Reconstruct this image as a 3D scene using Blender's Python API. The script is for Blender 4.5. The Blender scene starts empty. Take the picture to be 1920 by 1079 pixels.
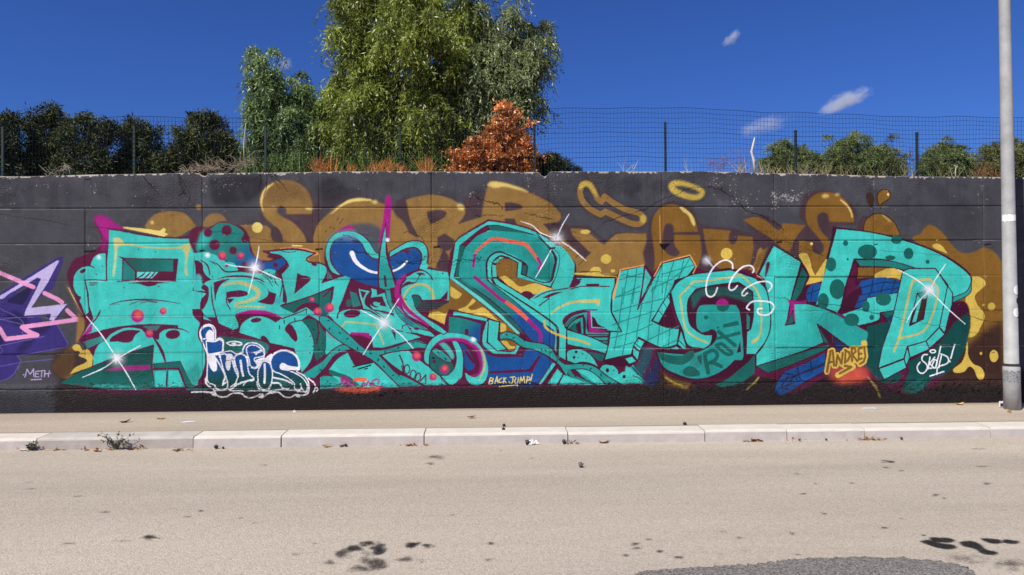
import bpy, bmesh, math, random
import numpy as np
from mathutils import Vector, Matrix
SC = bpy.context.scene; COL = SC.collection
R = math.radians
random.seed(11); RG = np.random.default_rng(11)
# ======================= camera, sky, sun, exposure =========================
FPX, IW, IH = 1387.0, 1920.0, 1079.0
CAM = Vector((0.0, -10.0, 1.715))
YAW, PITCH, ROLL = R(1.75), R(0.35), R(0.36)
fwd = Vector((math.sin(YAW)*math.cos(PITCH), math.cos(YAW)*math.cos(PITCH), math.sin(PITCH)))
right0 = Vector((math.cos(YAW), -math.sin(YAW), 0)); up0 = right0.cross(fwd)
right = right0*math.cos(ROLL)-up0*math.sin(ROLL); up = right0*math.sin(ROLL)+up0*math.cos(ROLL)
cam = bpy.data.cameras.new('camera'); camo = bpy.data.objects.new('camera', cam); COL.objects.link(camo)
M = Matrix((right, up, -fwd)).transposed().to_4x4(); M.translation = CAM; camo.matrix_world = M
cam.sensor_width = 36; cam.lens = FPX/IW*36; cam.clip_end = 3000; cam.clip_start = .05
SC.camera = camo
SUN_EL, SUN_AZ = R(48), R(224)          # sun behind the camera and to its left
w = bpy.data.worlds.new('World'); SC.world = w; w.use_nodes = True
nt = w.node_tree; nt.nodes.clear()
sky = nt.nodes.new('ShaderNodeTexSky'); sky.sky_type = 'NISHITA'; sky.sun_disc = False
sky.sun_elevation = SUN_EL; sky.sun_rotation = SUN_AZ
sky.air_density = 1.0; sky.dust_density = 0.1; sky.ozone_density = 3.8; sky.altitude = 300
tn = nt.nodes.new('ShaderNodeMix'); tn.data_type = 'RGBA'; tn.blend_type = 'MULTIPLY'; tn.inputs['Factor'].default_value = 1; tn.inputs['B'].default_value = (.27, .465, .97, 1)    # the deep blue of a dry southern sky
bg = nt.nodes.new('ShaderNodeBackground'); bg.inputs['Strength'].default_value = 0.067
wo = nt.nodes.new('ShaderNodeOutputWorld')
nt.links.new(sky.outputs[0], tn.inputs['A']); nt.links.new(tn.outputs['Result'], bg.inputs[0])
nt.links.new(bg.outputs[0], wo.inputs[0])
sl = bpy.data.lights.new('sun', 'SUN'); sl.energy = 4.2; sl.angle = R(.53); sl.color = (1, .955, .88)
so = bpy.data.objects.new('sun', sl); COL.objects.link(so)
sd = Vector((math.sin(SUN_AZ)*math.cos(SUN_EL), math.cos(SUN_AZ)*math.cos(SUN_EL), math.sin(SUN_EL)))
so.rotation_euler = sd.to_track_quat('Z', 'Y').to_euler(); so.location = sd*60
vs = SC.view_settings; vs.view_transform = 'Standard'; vs.look = 'None'; vs.gamma = 1; vs.use_curve_mapping = False; vs.exposure = .55
SC.render.engine = 'CYCLES'; SC.cycles.use_denoising = True
SC.cycles.max_bounces = 6; SC.cycles.transparent_max_bounces = 12; SC.cycles.volume_bounces = 0
# ------------------- from a pixel of the photograph to a place --------------
def ray(x, y):
    return (fwd+right*((x-IW/2)/FPX)-up*((y-IH/2)/FPX))
def atY(x, y, Y=0.0):
    d = ray(x, y); return CAM+d*((Y-CAM.y)/d.y)
def atZ(x, y, Z=0.0):
    d = ray(x, y); return CAM+d*((Z-CAM.z)/d.z)
# ============================== helpers =====================================
def node(nt, t, **k):
    n = nt.nodes.new(t)
    for a, v in k.items():
        if a in n.inputs: n.inputs[a].default_value = v
        else: setattr(n, a, v)
    return n
def mat(name, base, rough=.85, spec=.3, var=.25, scale=8, bump=.0, bscale=60, col2=None, metal=0, tint=None, trans=0):
    m = bpy.data.materials.new(name); m.use_nodes = True; t = m.node_tree; b = t.nodes['Principled BSDF']; L = t.links.new
    b.inputs['Roughness'].default_value = rough; b.inputs['Specular IOR Level'].default_value = spec; b.inputs['Metallic'].default_value = metal
    tc = node(t, 'ShaderNodeTexCoord'); nz = node(t, 'ShaderNodeTexNoise', Scale=scale, Detail=8.0, Roughness=.65)
    L(tc.outputs['Object'], nz.inputs['Vector'])
    r = node(t, 'ShaderNodeMapRange'); r.inputs['From Min'].default_value = .3; r.inputs['From Max'].default_value = .7
    L(nz.outputs['Fac'], r.inputs['Value'])
    mx = node(t, 'ShaderNodeMix', data_type='RGBA'); L(r.outputs['Result'], mx.inputs['Factor'])
    c2 = col2 or tuple(c*(1-var) for c in base); c1 = base if col2 else tuple(min(1, c*(1+var)) for c in base)
    mx.inputs['A'].default_value = (*c1, 1); mx.inputs['B'].default_value = (*c2, 1)
    out = mx.outputs['Result']
    if tint:
        at = node(t, 'ShaderNodeAttribute', attribute_name='tint'); mm = node(t, 'ShaderNodeMix', data_type='RGBA', blend_type='MULTIPLY'); mm.inputs['Factor'].default_value = 1
        L(out, mm.inputs['A']); L(at.outputs['Color'], mm.inputs['B']); out = mm.outputs['Result']
    L(out, b.inputs['Base Color'])
    if bump:
        n2 = node(t, 'ShaderNodeTexNoise', Scale=bscale, Detail=6.0, Roughness=.7); L(tc.outputs['Object'], n2.inputs['Vector'])
        bp = node(t, 'ShaderNodeBump', Strength=1.0, Distance=bump); L(n2.outputs['Fac'], bp.inputs['Height']); L(bp.outputs[0], b.inputs['Normal'])
    if trans:
        tr = node(t, 'ShaderNodeBsdfTranslucent'); L(out, tr.inputs['Color']); ms = node(t, 'ShaderNodeMixShader'); ms.inputs[0].default_value = trans
        L(b.outputs[0], ms.inputs[1]); L(tr.outputs[0], ms.inputs[2]); L(ms.outputs[0], t.nodes['Material Output'].inputs['Surface'])
    return m
def tag(o, label=None, cat=None, group=None, kind=None):
    if label: o['label'] = label
    if cat: o['category'] = cat
    if group: o['group'] = group
    if kind: o['kind'] = kind
    return o
def empty(name, loc, label=None, cat=None, group=None, kind=None):
    o = bpy.data.objects.new(name, None); COL.objects.link(o); o.location = loc; o.empty_display_size = .2
    return tag(o, label, cat, group, kind)
def link(name, me, m=None, parent=None, smooth=False):
    o = bpy.data.objects.new(name, me); COL.objects.link(o)
    if m and not me.materials: me.materials.append(m)
    if parent:
        o.parent = parent; o.matrix_parent_inverse = Matrix.Translation(-Vector(parent.location))
    if smooth: me.shade_smooth()
    return o
def pmesh(name, V, F, m=None, parent=None, smooth=False):
    me = bpy.data.meshes.new(name); me.from_pydata([tuple(v) for v in V], [], [tuple(f) for f in F]); me.update()
    return link(name, me, m, parent, smooth)
def nmesh(name, V, Q, m=None, parent=None, tint=None, smooth=False, uv=None):
    """numpy quads; tint: one rgb per quad; uv: per vertex"""
    V = np.asarray(V, np.float32); Q = np.asarray(Q, np.int32); n, k = Q.shape
    me = bpy.data.meshes.new(name); me.vertices.add(len(V)); me.vertices.foreach_set('co', V.ravel())
    me.loops.add(n*k); me.loops.foreach_set('vertex_index', Q.ravel()); me.polygons.add(n)
    me.polygons.foreach_set('loop_start', np.arange(0, n*k, k, dtype=np.int32))
    if uv is not None:
        l = me.uv_layers.new(name='wall'); l.data.foreach_set('uv', np.asarray(uv, np.float32)[Q.ravel()].ravel())
    if tint is not None:
        a = me.color_attributes.new('tint', 'FLOAT_COLOR', 'CORNER')
        c = np.ones((n, k, 4), np.float32); c[..., :3] = np.asarray(tint)[:, None, :]; a.data.foreach_set('color', c.ravel())
    me.update(calc_edges=True); me.validate()
    return link(name, me, m, parent, smooth)
def tube(V, F, P, rad, k=6, cap=True):
    """append a tapered tube along points P (list of Vector) with radii rad"""
    n = len(P); base = len(V); prev = None
    for i in range(n):
        t = (P[min(i+1, n-1)]-P[max(i-1, 0)]).normalized()
        a = t.orthogonal().normalized() if prev is None else (prev-t*prev.dot(t)).normalized()
        prev = a; b = t.cross(a); r = rad[i] if hasattr(rad, '__len__') else rad
        for j in range(k):
            q = 2*math.pi*j/k; V.append(P[i]+a*(r*math.cos(q))+b*(r*math.sin(q)))
    for i in range(n-1):
        for j in range(k):
            F.append((base+i*k+j, base+i*k+(j+1) % k, base+(i+1)*k+(j+1) % k, base+(i+1)*k+j))
    if cap:
        F.append(tuple(base+j for j in reversed(range(k)))); F.append(tuple(base+(n-1)*k+j for j in range(k)))
def boxm(bm, c, s, rot=0):
    r = bmesh.ops.create_cube(bm, size=1); bmesh.ops.scale(bm, vec=s, verts=r['verts'])
    if rot: bmesh.ops.rotate(bm, cent=(0, 0, 0), matrix=Matrix.Rotation(rot, 3, 'Z'), verts=r['verts'])
    bmesh.ops.translate(bm, vec=c, verts=r['verts']); return r['verts']
def bmo(name, bm, m, parent=None, smooth=False):
    me = bpy.data.meshes.new(name); bm.to_mesh(me); bm.free(); return link(name, me, m, parent, smooth)
def vnoise(x, y, seed=0):
    """smooth value noise on numpy arrays"""
    xi, yi = np.floor(x).astype(np.int64), np.floor(y).astype(np.int64); fx, fy = x-xi, y-yi
    fx = fx*fx*(3-2*fx); fy = fy*fy*(3-2*fy)
    def h(a, b):
        n = (a*374761393+b*668265263+seed*982451653) & 0x7fffffff; n = ((n ^ (n >> 13))*1274126177) & 0x7fffffff
        return ((n ^ (n >> 16)) & 0xffff)/65535.0
    return (h(xi, yi)*(1-fx)+h(xi+1, yi)*fx)*(1-fy)+(h(xi, yi+1)*(1-fx)+h(xi+1, yi+1)*fx)*fy
# ---- paint rasteriser: spray paint on the wall, drawn in wall metres -------
def lin(c):
    c = np.asarray(c, float)/255.0
    return np.where(c <= 0.04045, c/12.92, ((c+0.055)/1.055)**2.4)
FR = {'A':(0,300,4),'B':(0,540,4),'C':(440,300,4),'D':(440,540,4),'E':(820,300,4),'F':(820,540,4),'G':(1140,300,4),
      'H':(1140,540,4),'I':(1440,300,4),'J':(1440,540,4),'K':(360,400,6),'L':(360,570,6),'m':(580,420,6),'N':(600,560,6),
      'O':(840,400,6),'P':(860,560,6),'Q':(1080,540,6),'0':(0,0,1)}
class Painter:
    def __init__(s, W, H, to_px, unit, seed=3):
        s.W, s.H, s.to_px, s.unit = W, H, to_px, unit
        s.img = np.zeros((H, W, 3), np.float32)
        s.ids = np.zeros((H, W), np.int16)
        s.names = [None]; s.cur = (0, 0, 1)
        s.rng = np.random.default_rng(seed)
    def fr(s, k): s.cur = FR[k]
    def pts(s, t):
        out = []; ox, oy, k = s.cur
        for w in t.split():
            c = w.endswith('!'); x, y = w.rstrip('!').split(',')
            out.append((ox+float(x)/k, oy+float(y)/k, c))
        return out
    def spline(s, P, closed):
        n = len(P)
        if n < 3: return np.array([(p[0], p[1]) for p in P])
        A = np.array([(p[0], p[1]) for p in P]); C = [p[2] for p in P]
        if not closed: C[0] = C[-1] = True
        res = []
        for i in range(n if closed else n-1):
            j = (i+1) % n
            p0, p1 = A[i], A[j]
            L = np.hypot(*(p1-p0))
            def tan(k):
                if C[k]: return None
                a, b, d = A[(k-1) % n], A[k], A[(k+1) % n]
                t = d-a; q = np.hypot(*t)
                return t/q if q > 1e-6 else None
            t0, t1 = tan(i), tan(j)
            if t0 is None and t1 is None:
                res.append(p0[None]); continue
            m0 = t0*L if t0 is not None else (p1-p0)
            m1 = t1*L if t1 is not None else (p1-p0)
            u = np.linspace(0, 1, max(3, min(12, int(L/3)+2)), endpoint=False)[:, None]
            h00 = 2*u**3-3*u**2+1; h10 = u**3-2*u**2+u; h01 = -2*u**3+3*u**2; h11 = u**3-u**2
            res.append(h00*p0+h10*m0+h01*p1+h11*m1)
        if not closed: res.append(A[-1:])
        return np.concatenate(res)
    def poly_mask(s, V):
        """coverage mask of polygon V (raster px); returns x0,y0,mask"""
        x0 = int(max(0, math.floor(V[:, 0].min())-1)); x1 = int(min(s.W, math.ceil(V[:, 0].max())+2))
        y0 = int(max(0, math.floor(V[:, 1].min())-1)); y1 = int(min(s.H, math.ceil(V[:, 1].max())+2))
        if x1 <= x0 or y1 <= y0: return None
        w, h = x1-x0, y1-y0; SS = 3
        acc = np.zeros((h, w+2))
        a = V; b = np.roll(V, -1, 0)
        for k in range(h*SS):
            yy = y0+(k+.5)/SS
            hit = (a[:, 1] <= yy) != (b[:, 1] <= yy)
            if not hit.any(): continue
            A, B = a[hit], b[hit]
            xs = np.sort(A[:, 0]+(yy-A[:, 1])*(B[:, 0]-A[:, 0])/(B[:, 1]-A[:, 1]))-x0
            xs = np.clip(xs, 0, w)
            row = acc[k//SS]
            for e in range(0, len(xs)-1, 2):
                for x, sg in ((xs[e], 1), (xs[e+1], -1)):
                    i = int(x); f = x-i
                    row[i] += sg*(1-f); row[i+1] += sg*f
        m = np.clip(np.cumsum(acc, 1)[:, :w]/SS, 0, 1)
        return x0, y0, m
    @staticmethod
    def blur(m, r):
        r = int(round(r))
        if r < 1: return m
        for _ in range(3):
            for ax in (0, 1):
                k = np.pad(m, [(r+1, r) if i == ax else (0, 0) for i in (0, 1)])
                c = np.cumsum(k, ax)
                m = (c[2*r+1:] - c[:-2*r-1])/(2*r+1) if ax == 0 else (c[:, 2*r+1:]-c[:, :-2*r-1])/(2*r+1)
        return m
    def put(s, x0, y0, m, col, soft=0, op=1, part=None, grad=None):
        if soft:
            r = soft*s.unit/1.8; pd = int(r*3+2)
            m = np.pad(m, pd); x0 -= pd; y0 -= pd
            m = s.blur(m, max(1, r))
        cx0, cy0 = max(0, x0), max(0, y0); cx1, cy1 = min(s.W, x0+m.shape[1]), min(s.H, y0+m.shape[0])
        if cx1 <= cx0 or cy1 <= cy0: return
        m = m[cy0-y0:cy1-y0, cx0-x0:cx1-x0]
        reg = s.img[cy0:cy1, cx0:cx1]
        c = PAL[col] if isinstance(col, str) else lin(col)
        if grad is not None:
            c2, ax, ay, bx, by = grad
            c2 = PAL[c2] if isinstance(c2, str) else lin(c2)
            ox, oy, k = s.cur
            g0 = s.to_px(np.array([[ox+ax/k, oy+ay/k]]))[0]; g1 = s.to_px(np.array([[ox+bx/k, oy+by/k]]))[0]
            d = g1-g0; X, Y = np.meshgrid(np.arange(cx0, cx1), np.arange(cy0, cy1))
            t = np.clip(((X-g0[0])*d[0]+(Y-g0[1])*d[1])/(d@d), 0, 1)[..., None]
            t = t*t*(3-2*t)
            cc = np.sqrt(np.maximum(c, 0))*(1-t)+np.sqrt(np.maximum(c2, 0))*t
            c = cc*cc
        a = (m*op)[..., None]
        reg[:] = reg*(1-a)+c*a
        if part is not None:
            if part not in s.names: s.names.append(part)
            s.ids[cy0:cy1, cx0:cx1][m > .5] = s.names.index(part)
    def f(s, col, t, part=None, ol=None, ow=1.3, soft=0, op=1, grad=None):
        P = s.spline(s.pts(t), True); V = s.to_px(P)
        r = s.poly_mask(V)
        if r is not None: s.put(*r, col, soft, op, part, grad)
        if ol: s.stroke(ol, ow, np.concatenate([P, P[:1]]))
    def s(s, col, w, t, soft=0, op=1, part=None):
        s.stroke(col, w, s.spline(s.pts(t), False), soft, op, part)
    def stroke(s, col, w, P, soft=0, op=1, part=None):
        V = s.to_px(P); n = len(V)
        ws = np.atleast_1d(w).astype(float)
        L = np.concatenate([[0], np.cumsum(np.hypot(*(V[1:]-V[:-1]).T))]); L /= max(L[-1], 1e-6)
        R = np.interp(L, np.linspace(0, 1, len(ws)), ws)*s.unit/2
        mg = R.max()+2
        x0 = int(max(0, V[:, 0].min()-mg)); x1 = int(min(s.W, V[:, 0].max()+mg+1))
        y0 = int(max(0, V[:, 1].min()-mg)); y1 = int(min(s.H, V[:, 1].max()+mg+1))
        if x1 <= x0 or y1 <= y0: return
        m = np.zeros((y1-y0, x1-x0))
        for i in range(n-1):
            a, b = V[i], V[i+1]; rr = max(R[i], R[i+1])+1.5
            ax0 = max(x0, int(min(a[0], b[0])-rr)); ax1 = min(x1, int(max(a[0], b[0])+rr+2))
            ay0 = max(y0, int(min(a[1], b[1])-rr)); ay1 = min(y1, int(max(a[1], b[1])+rr+2))
            if ax1 <= ax0 or ay1 <= ay0: continue
            X = np.arange(ax0, ax1)[None]+.5; Y = np.arange(ay0, ay1)[:, None]+.5
            d = b-a; q = d@d+1e-9
            u = np.clip(((X-a[0])*d[0]+(Y-a[1])*d[1])/q, 0, 1)
            D = np.hypot(X-a[0]-u*d[0], Y-a[1]-u*d[1])
            rad = R[i]*(1-u)+R[i+1]*u
            c = np.clip(rad+.5-D, 0, 1)*np.minimum(1, rad*2)
            sub = m[ay0-y0:ay1-y0, ax0-x0:ax1-x0]
            np.maximum(sub, c, out=sub)
        s.put(x0, y0, m, col, soft, op, part)
    def d(s, col, x, y, r, ry=None, rot=0, soft=0, op=1, part=None, ol=None, ow=1.2, grad=None):
        ox, oy, k = s.cur; ry = ry or r
        a = np.linspace(0, 2*np.pi, 24, endpoint=False); th = math.radians(rot)
        px, py = r*np.cos(a), ry*np.sin(a)
        P = np.stack([ox+(x+px*math.cos(th)-py*math.sin(th))/k, oy+(y+px*math.sin(th)+py*math.cos(th))/k], 1)
        m = s.poly_mask(s.to_px(P))
        if m is not None: s.put(*m, col, soft, op, part, grad)
        if ol: s.stroke(ol, ow, np.concatenate([P, P[:1]]))
    def ball(s, x, y, r, soft=1):
        s.d('MG', x, y, r, soft=soft); k = r*.25
        s.d('OR', x+k*.5, y-k, r*.62, soft=max(1., r/s.cur[2]*.3), op=.95)
    def flare(s, x, y, rays, r=6.5):
        ox, oy, k = s.cur
        for t in rays: s.s('W', (1.4, 2.2, 1.4), t)
        s.d('W', x, y, r*k*2.2, soft=r*1.2, op=.3)
        s.d('W', x, y, r*k*1.15, soft=r*.6, op=.75)
        s.d('W', x, y, r*k*.6, soft=r*.25, op=1)
        for a in range(8):
            th = a*math.pi/4+.3; q = r*k*1.7
            s.s('W', (1.6, .4), '%f,%f %f,%f' % (x, y, x+q*math.cos(th), y+q*math.sin(th)), soft=.7)
PAL = {k: lin(v) for k, v in dict(
    T=(64,201,188), T2=(36,158,150), T3=(30,130,122), DG=(22,100,92), DD=(10,74,70), M=(92,20,58), M2=(66,16,44), MG=(168,26,128),
    BL=(22,80,148), NB=(16,52,98), GO=(150,114,60), GO2=(133,95,38), SH=(76,56,62), SB=(62,40,32), YE=(216,186,84), PY=(238,212,120),
    OR=(238,100,72), W=(248,246,250), GR=(74,73,78), GD=(52,50,58), BR=(38,26,27), LB=(104,94,172), PU=(60,47,120), PD=(34,28,72),
    LV=(200,186,228), PK=(236,158,202), K=(18,14,20), PO=(240,160,90), LT=(96,216,206)).items()}
def draw_mural(p):
    f, s, d, fr = p.f, p.s, p.d, p.fr
    rng = p.rng
    TQ = 'turquoise_lettering|turquoise_letter|'; GL = 'gold_lettering|gold_letter|'
    # ---------------------------------------------------------------- ground coat
    fr('0')
    f('GR', '-900,200! 2800,200! 2800,900! -900,900!')
    f('BR', '95,735! 130,700 200,690 600,700 1000,700 1500,700 1800,690 1900,690! 2400,690! 2400,900! 60,900! 75,765!', soft=9)
    f('BR', '108,740! 2400,730! 2400,800! 100,800!', soft=5)
    f((58,60,66), '-700,738! 60,738 105,745! 95,800! -700,800!', soft=4)
    for x, w, o in ((52, 26, .5), (100, 18, .6), (127, 10, .8), (255, 30, .4), (290, 26, .3)):
        f('GD', '%d,342! %d,342! %d,388! %d,388!' % (x-w/2, x+w/2, x+w/2, x-w/2), soft=7, op=o)
    f('GD', '390,335! 490,330 495,360 470,380 400,385!', soft=6, op=.8)
    f('GD', '600,340 640,340 660,365 655,385 610,390', soft=8, op=.7)
    f('GD', '880,350! 905,350! 905,400! 880,400!', soft=5, op=.6)
    f('GD', '1165,340 1195,335 1205,355 1180,372', soft=6, op=.7)
    for _ in range(70):
        x = rng.uniform(-150, 2050); y = rng.uniform(336, 384); w = rng.uniform(4, 22); hh = rng.uniform(8, 26)
        f('GD' if rng.random() < .75 else (92, 90, 96), '%f,%f %f,%f %f,%f %f,%f' % (x-w, y-hh*.4, x+w*.6, y-hh*.5, x+w, y+hh*.7, x-w*.5, y+hh*.5), soft=rng.uniform(2, 7), op=rng.uniform(.15, .55))
    for _ in range(90):
        x = rng.uniform(-150, 2050); y = rng.uniform(328, 345); s((34, 33, 36), (2.4, 1.6, .8), '%f,%f! %f,%f %f,%f!' % (x, y, x+rng.normal(0, 1), y+14, x+rng.normal(0, 1.5), y+rng.uniform(20, 56)), soft=1, op=rng.uniform(.1, .4))
    f((30, 29, 33), '396,338! 440,330 488,334 492,352 470,372 440,378 405,384 396,370!', soft=4, op=.55); f((34, 33, 37), '604,346 625,332 640,345 655,362 640,376 612,380', soft=5, op=.5)
    f('GD', '1780,392! 1800,378 1830,395!', soft=3, op=.5)
    f('GD', '1760,380! 1800,366! 1838,388! 1838,450! 1770,440!', soft=9, op=.35)
    # ---------------------------------------------------------------- purple piece at the left end
    fr('B'); PP = 'purple_lettering|purple_shard|purple lettering at the left end of the wall'
    f('PU', '-120,80! 0,80! 80,40 180,60 320,250! 420,260! 515,420! 500,450! 130,515! 140,545! 100,670! -120,720!', PP, soft=1.5)
    f('PD', '60,200 130,170 220,270 170,300 90,270', soft=4, op=.85)
    f('PD', '230,320 310,270 400,250 360,320 270,380 200,470 130,480 160,420', soft=4, op=.8)
    f('PD', '-100,340 0,330 30,420 0,470 -100,470', soft=4, op=.7)
    for t in ('0,155 165,250 170,345', '0,235! 235,290!', '0,240! 100,225 320,215! 420,262!', '0,435! 330,365!', '420,262! 512,420! 500,445! 125,512! 155,545! 130,615!',
              '0,590! 150,560! 400,535', '0,700! 60,680 110,640! 130,590!', '0,500! 20,470 0,440'):
        s('LB', 1.6, t, op=.9)
    fr('A')
    f('PU', '-20,1010! 430,735 475,725! 470,770! 400,960! 330,1010! 215,1090! 180,1175! 505,1080! 500,1090! 420,1215! 370,1200! 330,1140! 170,1170! 200,1050 260,910! 60,1030! 40,1079! -20,1060!', PP, soft=.8)
    f('PD', '60,1050! 250,930! 290,920! 200,1050! 170,1090! 60,1070!', soft=1)
    f('LV', '0,1020! 60,985 430,755! 445,758! 355,930! 255,1080! 235,1110! 505,1080! 400,1210! 370,1200! 385,1155! 185,1170! 190,1140 310,890! 280,885! 60,1010! 30,1040! 0,1045!', 'purple_lettering|lilac_arrow|lilac arrow shape on purple')
    f('PU', '270,920! 300,905! 240,1030 220,1020', soft=.5)
    PKL = 'purple_lettering|pink_line|pink angular line over purple'
    s('PK', 8, '-40,828! 0,848! 250,955!', part=PKL); s('PK', 8, '335,1000! 440,1050! 465,1070!', part=PKL)
    fr('B'); s('PK', 8, '505,170! 580,238! 165,295! 215,330! 280,355! 45,385! 0,310! -60,250!', part=PKL)
    # signature METH
    for t in ('185,670! 200,612! 225,650! 250,608! 250,665!', '290,625! 265,628! 260,668! 290,668!', '262,646! 285,645!', '292,626! 330,620!', '312,624! 308,668!', '335,622! 330,668!', '368,622! 360,668!', '332,646! 365,644!', '232,690! 308,687!', '172,652! 176,654!', '376,640! 378,642!'):
        s('LV', 1.8, t, part='name_tag|tag_lettering|small lilac signature METH', op=.9)
    # ---------------------------------------------------------------- gold haze and gold letters
    fr('A')
    f('GO', '495,930 520,990 560,1060 600,1160 650,1200! 600,1350 480,1440 400,1560 520,1640 560,1500! 590,1100!', soft=2, part='gold_lettering|gold_fill|gold strip left of the turquoise letters')
    fr('B')
    f('SB', '400,520 520,440 640,520 650,560 560,640 470,690 400,660', soft=6, op=.8)
    f('YE', '545,440 590,425 620,470! 735,440! 700,520 688,590! 520,650! 560,600 640,560 650,540 590,510 600,480 560,470', part='gold_lettering|yellow_splash|yellow splash left of the turquoise letters')
    s('PY', 2, '515,0! 545,60 590,140 620,200', op=.7)
    fr('A')
    f('GO', '1090,510 1105,465 1160,412 1240,388 1330,388 1395,408 1445,455 1470,500 1420,530 1330,580 1230,578', GL+'rounded gold letter end above the left turquoise letter', soft=.8)
    s('SH', (1, 3, 1), '1395,405 1445,455 1472,505', soft=1, op=.8)
    f('GO', '1525,500 1535,450 1570,412 1620,402 1675,420 1705,460 1918,560 1918,700! 1918,800! 1640,700', soft=1.2, op=.85)
    d('GO', 1490, 355, 20, soft=1.5)
    f('PY', '922,500! 945,503 1100,518 1200,530 1225,508! 1245,520! 1235,545! 1262,558! 1230,578! 1150,560 1000,530! 925,515!', 'gold_lettering|yellow_splash|pale yellow streak above the left turquoise letter')
    d('PY', 1140, 470, 14, soft=1.5, op=.7)
    fr('C')
    f('GR', '-20,60! 1900,60! 1900,300! -20,300!', op=.01)
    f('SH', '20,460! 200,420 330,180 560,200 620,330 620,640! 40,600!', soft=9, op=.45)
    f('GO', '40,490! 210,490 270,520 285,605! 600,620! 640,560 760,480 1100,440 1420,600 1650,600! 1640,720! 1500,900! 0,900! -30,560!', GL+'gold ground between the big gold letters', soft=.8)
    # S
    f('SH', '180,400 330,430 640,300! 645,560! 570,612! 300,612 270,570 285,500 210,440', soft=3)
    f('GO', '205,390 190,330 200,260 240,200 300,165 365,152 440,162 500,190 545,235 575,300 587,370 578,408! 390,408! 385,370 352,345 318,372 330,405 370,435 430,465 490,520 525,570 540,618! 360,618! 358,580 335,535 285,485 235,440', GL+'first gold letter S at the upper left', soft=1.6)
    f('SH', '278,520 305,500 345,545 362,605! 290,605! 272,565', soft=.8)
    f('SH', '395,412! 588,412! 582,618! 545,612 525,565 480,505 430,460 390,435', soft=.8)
    f('SB', '215,300 260,190 420,170 540,240 560,330 450,300 300,330', soft=8, op=.35)
    s('PY', (1, 4, 5, 2), '215,385 200,330 210,270 240,215 290,180', soft=1.2, op=.85); s('PY', 3, '540,365! 575,368!', soft=2)
    s('SB', 1.2, '582,380! 582,618!')
    d('PY', 170, 508, 40, part='gold_lettering|yellow_dot|yellow dot beside the first gold S')
    # O
    f('SH', '640,330 760,270 960,260 1130,300 1170,420 900,440 650,540 600,600 600,420', soft=8, op=.35)
    f('GO', '590,580! 620,490 690,415 770,345 860,308 960,300 1060,312 1150,350 1230,420 1280,480 1310,560 1280,660! 1150,640! 600,760!', GL+'big gold arch letter O', soft=1.2)
    s('PY', (1, 3, 5.5, 6, 3), '722,408! 790,350 870,308 950,298 1020,303', soft=.6)
    d('PY', 1050, 316, 22, 14, 10, soft=2.4, op=.75)
    # R
    f('SH', '1215,300! 1290,290 1330,430 1380,570 1310,545 1270,470 1200,400', soft=1.6)
    f('SH', '1700,280! 1860,240! 1850,420! 1690,470! 1730,380!', soft=3)
    f('GO', '1285,300! 1390,272 1490,262 1600,285 1690,335 1730,385 1715,430 1680,475! 1760,510! 1650,600! 1640,660! 1400,640! 1370,560 1320,460', GL+'gold letter R left of the wall centre', soft=1)
    f('SH', '1440,388! 1520,376 1570,382 1588,405 1560,440 1470,485! 1450,440', soft=.8)
    f('SH', '1520,590! 1570,555! 1650,600! 1640,660! 1580,690! 1605,720! 1500,830! 1560,680!', soft=1)
    d('PY', 1695, 355, 30, 22, 40, soft=2, op=.8)
    s('SB', 1.2, '1265,550 1300,540 1340,560 1400,580 1420,612', op=.9); s('SB', 1.2, '1680,475! 1820,440!'); s('SB', 1.2, '1680,475! 1760,505!')
    # R2
    fr('E')
    f('GO', '330,430! 340,340 360,250 378,190! 420,162 520,178 620,212 740,262 850,322 905,375 932,425 912,465 860,480 780,485! 1000,490! 1100,520! 1250,640! 1350,540! 1560,545! 1600,700! 1600,800! 1380,860! 1040,850! 900,700! 150,640! 110,560! 160,480!', GL+'gold letter R right of the wall centre', soft=1)
    s('SH', (2, 5, 5, 2), '330,420! 345,300 372,190! 420,160 520,176 740,258 850,318 910,372 935,425 912,470 860,484!', soft=1.6, op=.75)
    f('PY', '372,190! 400,165 470,168 560,190 680,240 600,222 500,200 430,210', soft=1.8, op=.85)
    f('SH', '505,322! 560,320 640,353 590,376 508,386!', soft=.8)
    f('SH', '500,440! 580,440! 600,490! 510,470!', soft=.8)
    f('SH', '0,580! 60,555! 110,590! 90,680! 0,660!', soft=1); f('SH', '0,780! 85,720! 95,830! 0,830!', soft=1)
    f('SH', '790,480! 900,470 990,488 1130,490! 1255,598! 1350,535! 1565,545! 1560,556! 1360,556 1255,622! 1140,520! 1000,515! 1010,560! 1150,700! 1110,740! 950,600! 870,560', soft=.9)
    f('GR', '950,440! 1130,440 1250,520 1400,500 1580,540! 1350,545! 1255,595! 1130,492! 1000,492!', soft=2, op=.6)
    for t in ('1150,690! 1060,790!', '1430,775! 1540,590!', '1040,730! 1100,680!'): s('SH', 1.6, t)
    d('YE', 1110, 540, 38, 17, part='gold_lettering|yellow_dot|flat yellow dot right of the sparkling star')
    s('PY', (3, 2), '1555,565! 1510,630!', soft=.6)
    # pretzel E top
    s('SH', 20, '1065,230 1095,190 1140,185 1180,240 1220,300! 1250,270! 1330,335 1420,380 1510,405 1545,440 1530,480 1480,485 1400,460 1260,400! 1230,415! 1150,380 1090,310!', soft=3, op=.6)
    s('GO', 11, '1070,230 1090,190 1130,180 1165,220 1200,290! 1230,315! 1255,275! 1330,330 1420,375 1510,400 1545,440 1525,478 1470,480 1390,450 1260,388! 1225,412! 1150,370 1090,310 1068,250', part=GL+'hollow gold ribbon letter near the wall top')
    s('YE', (7, 10, 9, 3), '1072,210 1095,180 1135,185 1165,220 1195,270', soft=2, op=.9); d('YE', 1545, 445, 24, 32, soft=2.4, op=.8)
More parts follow.
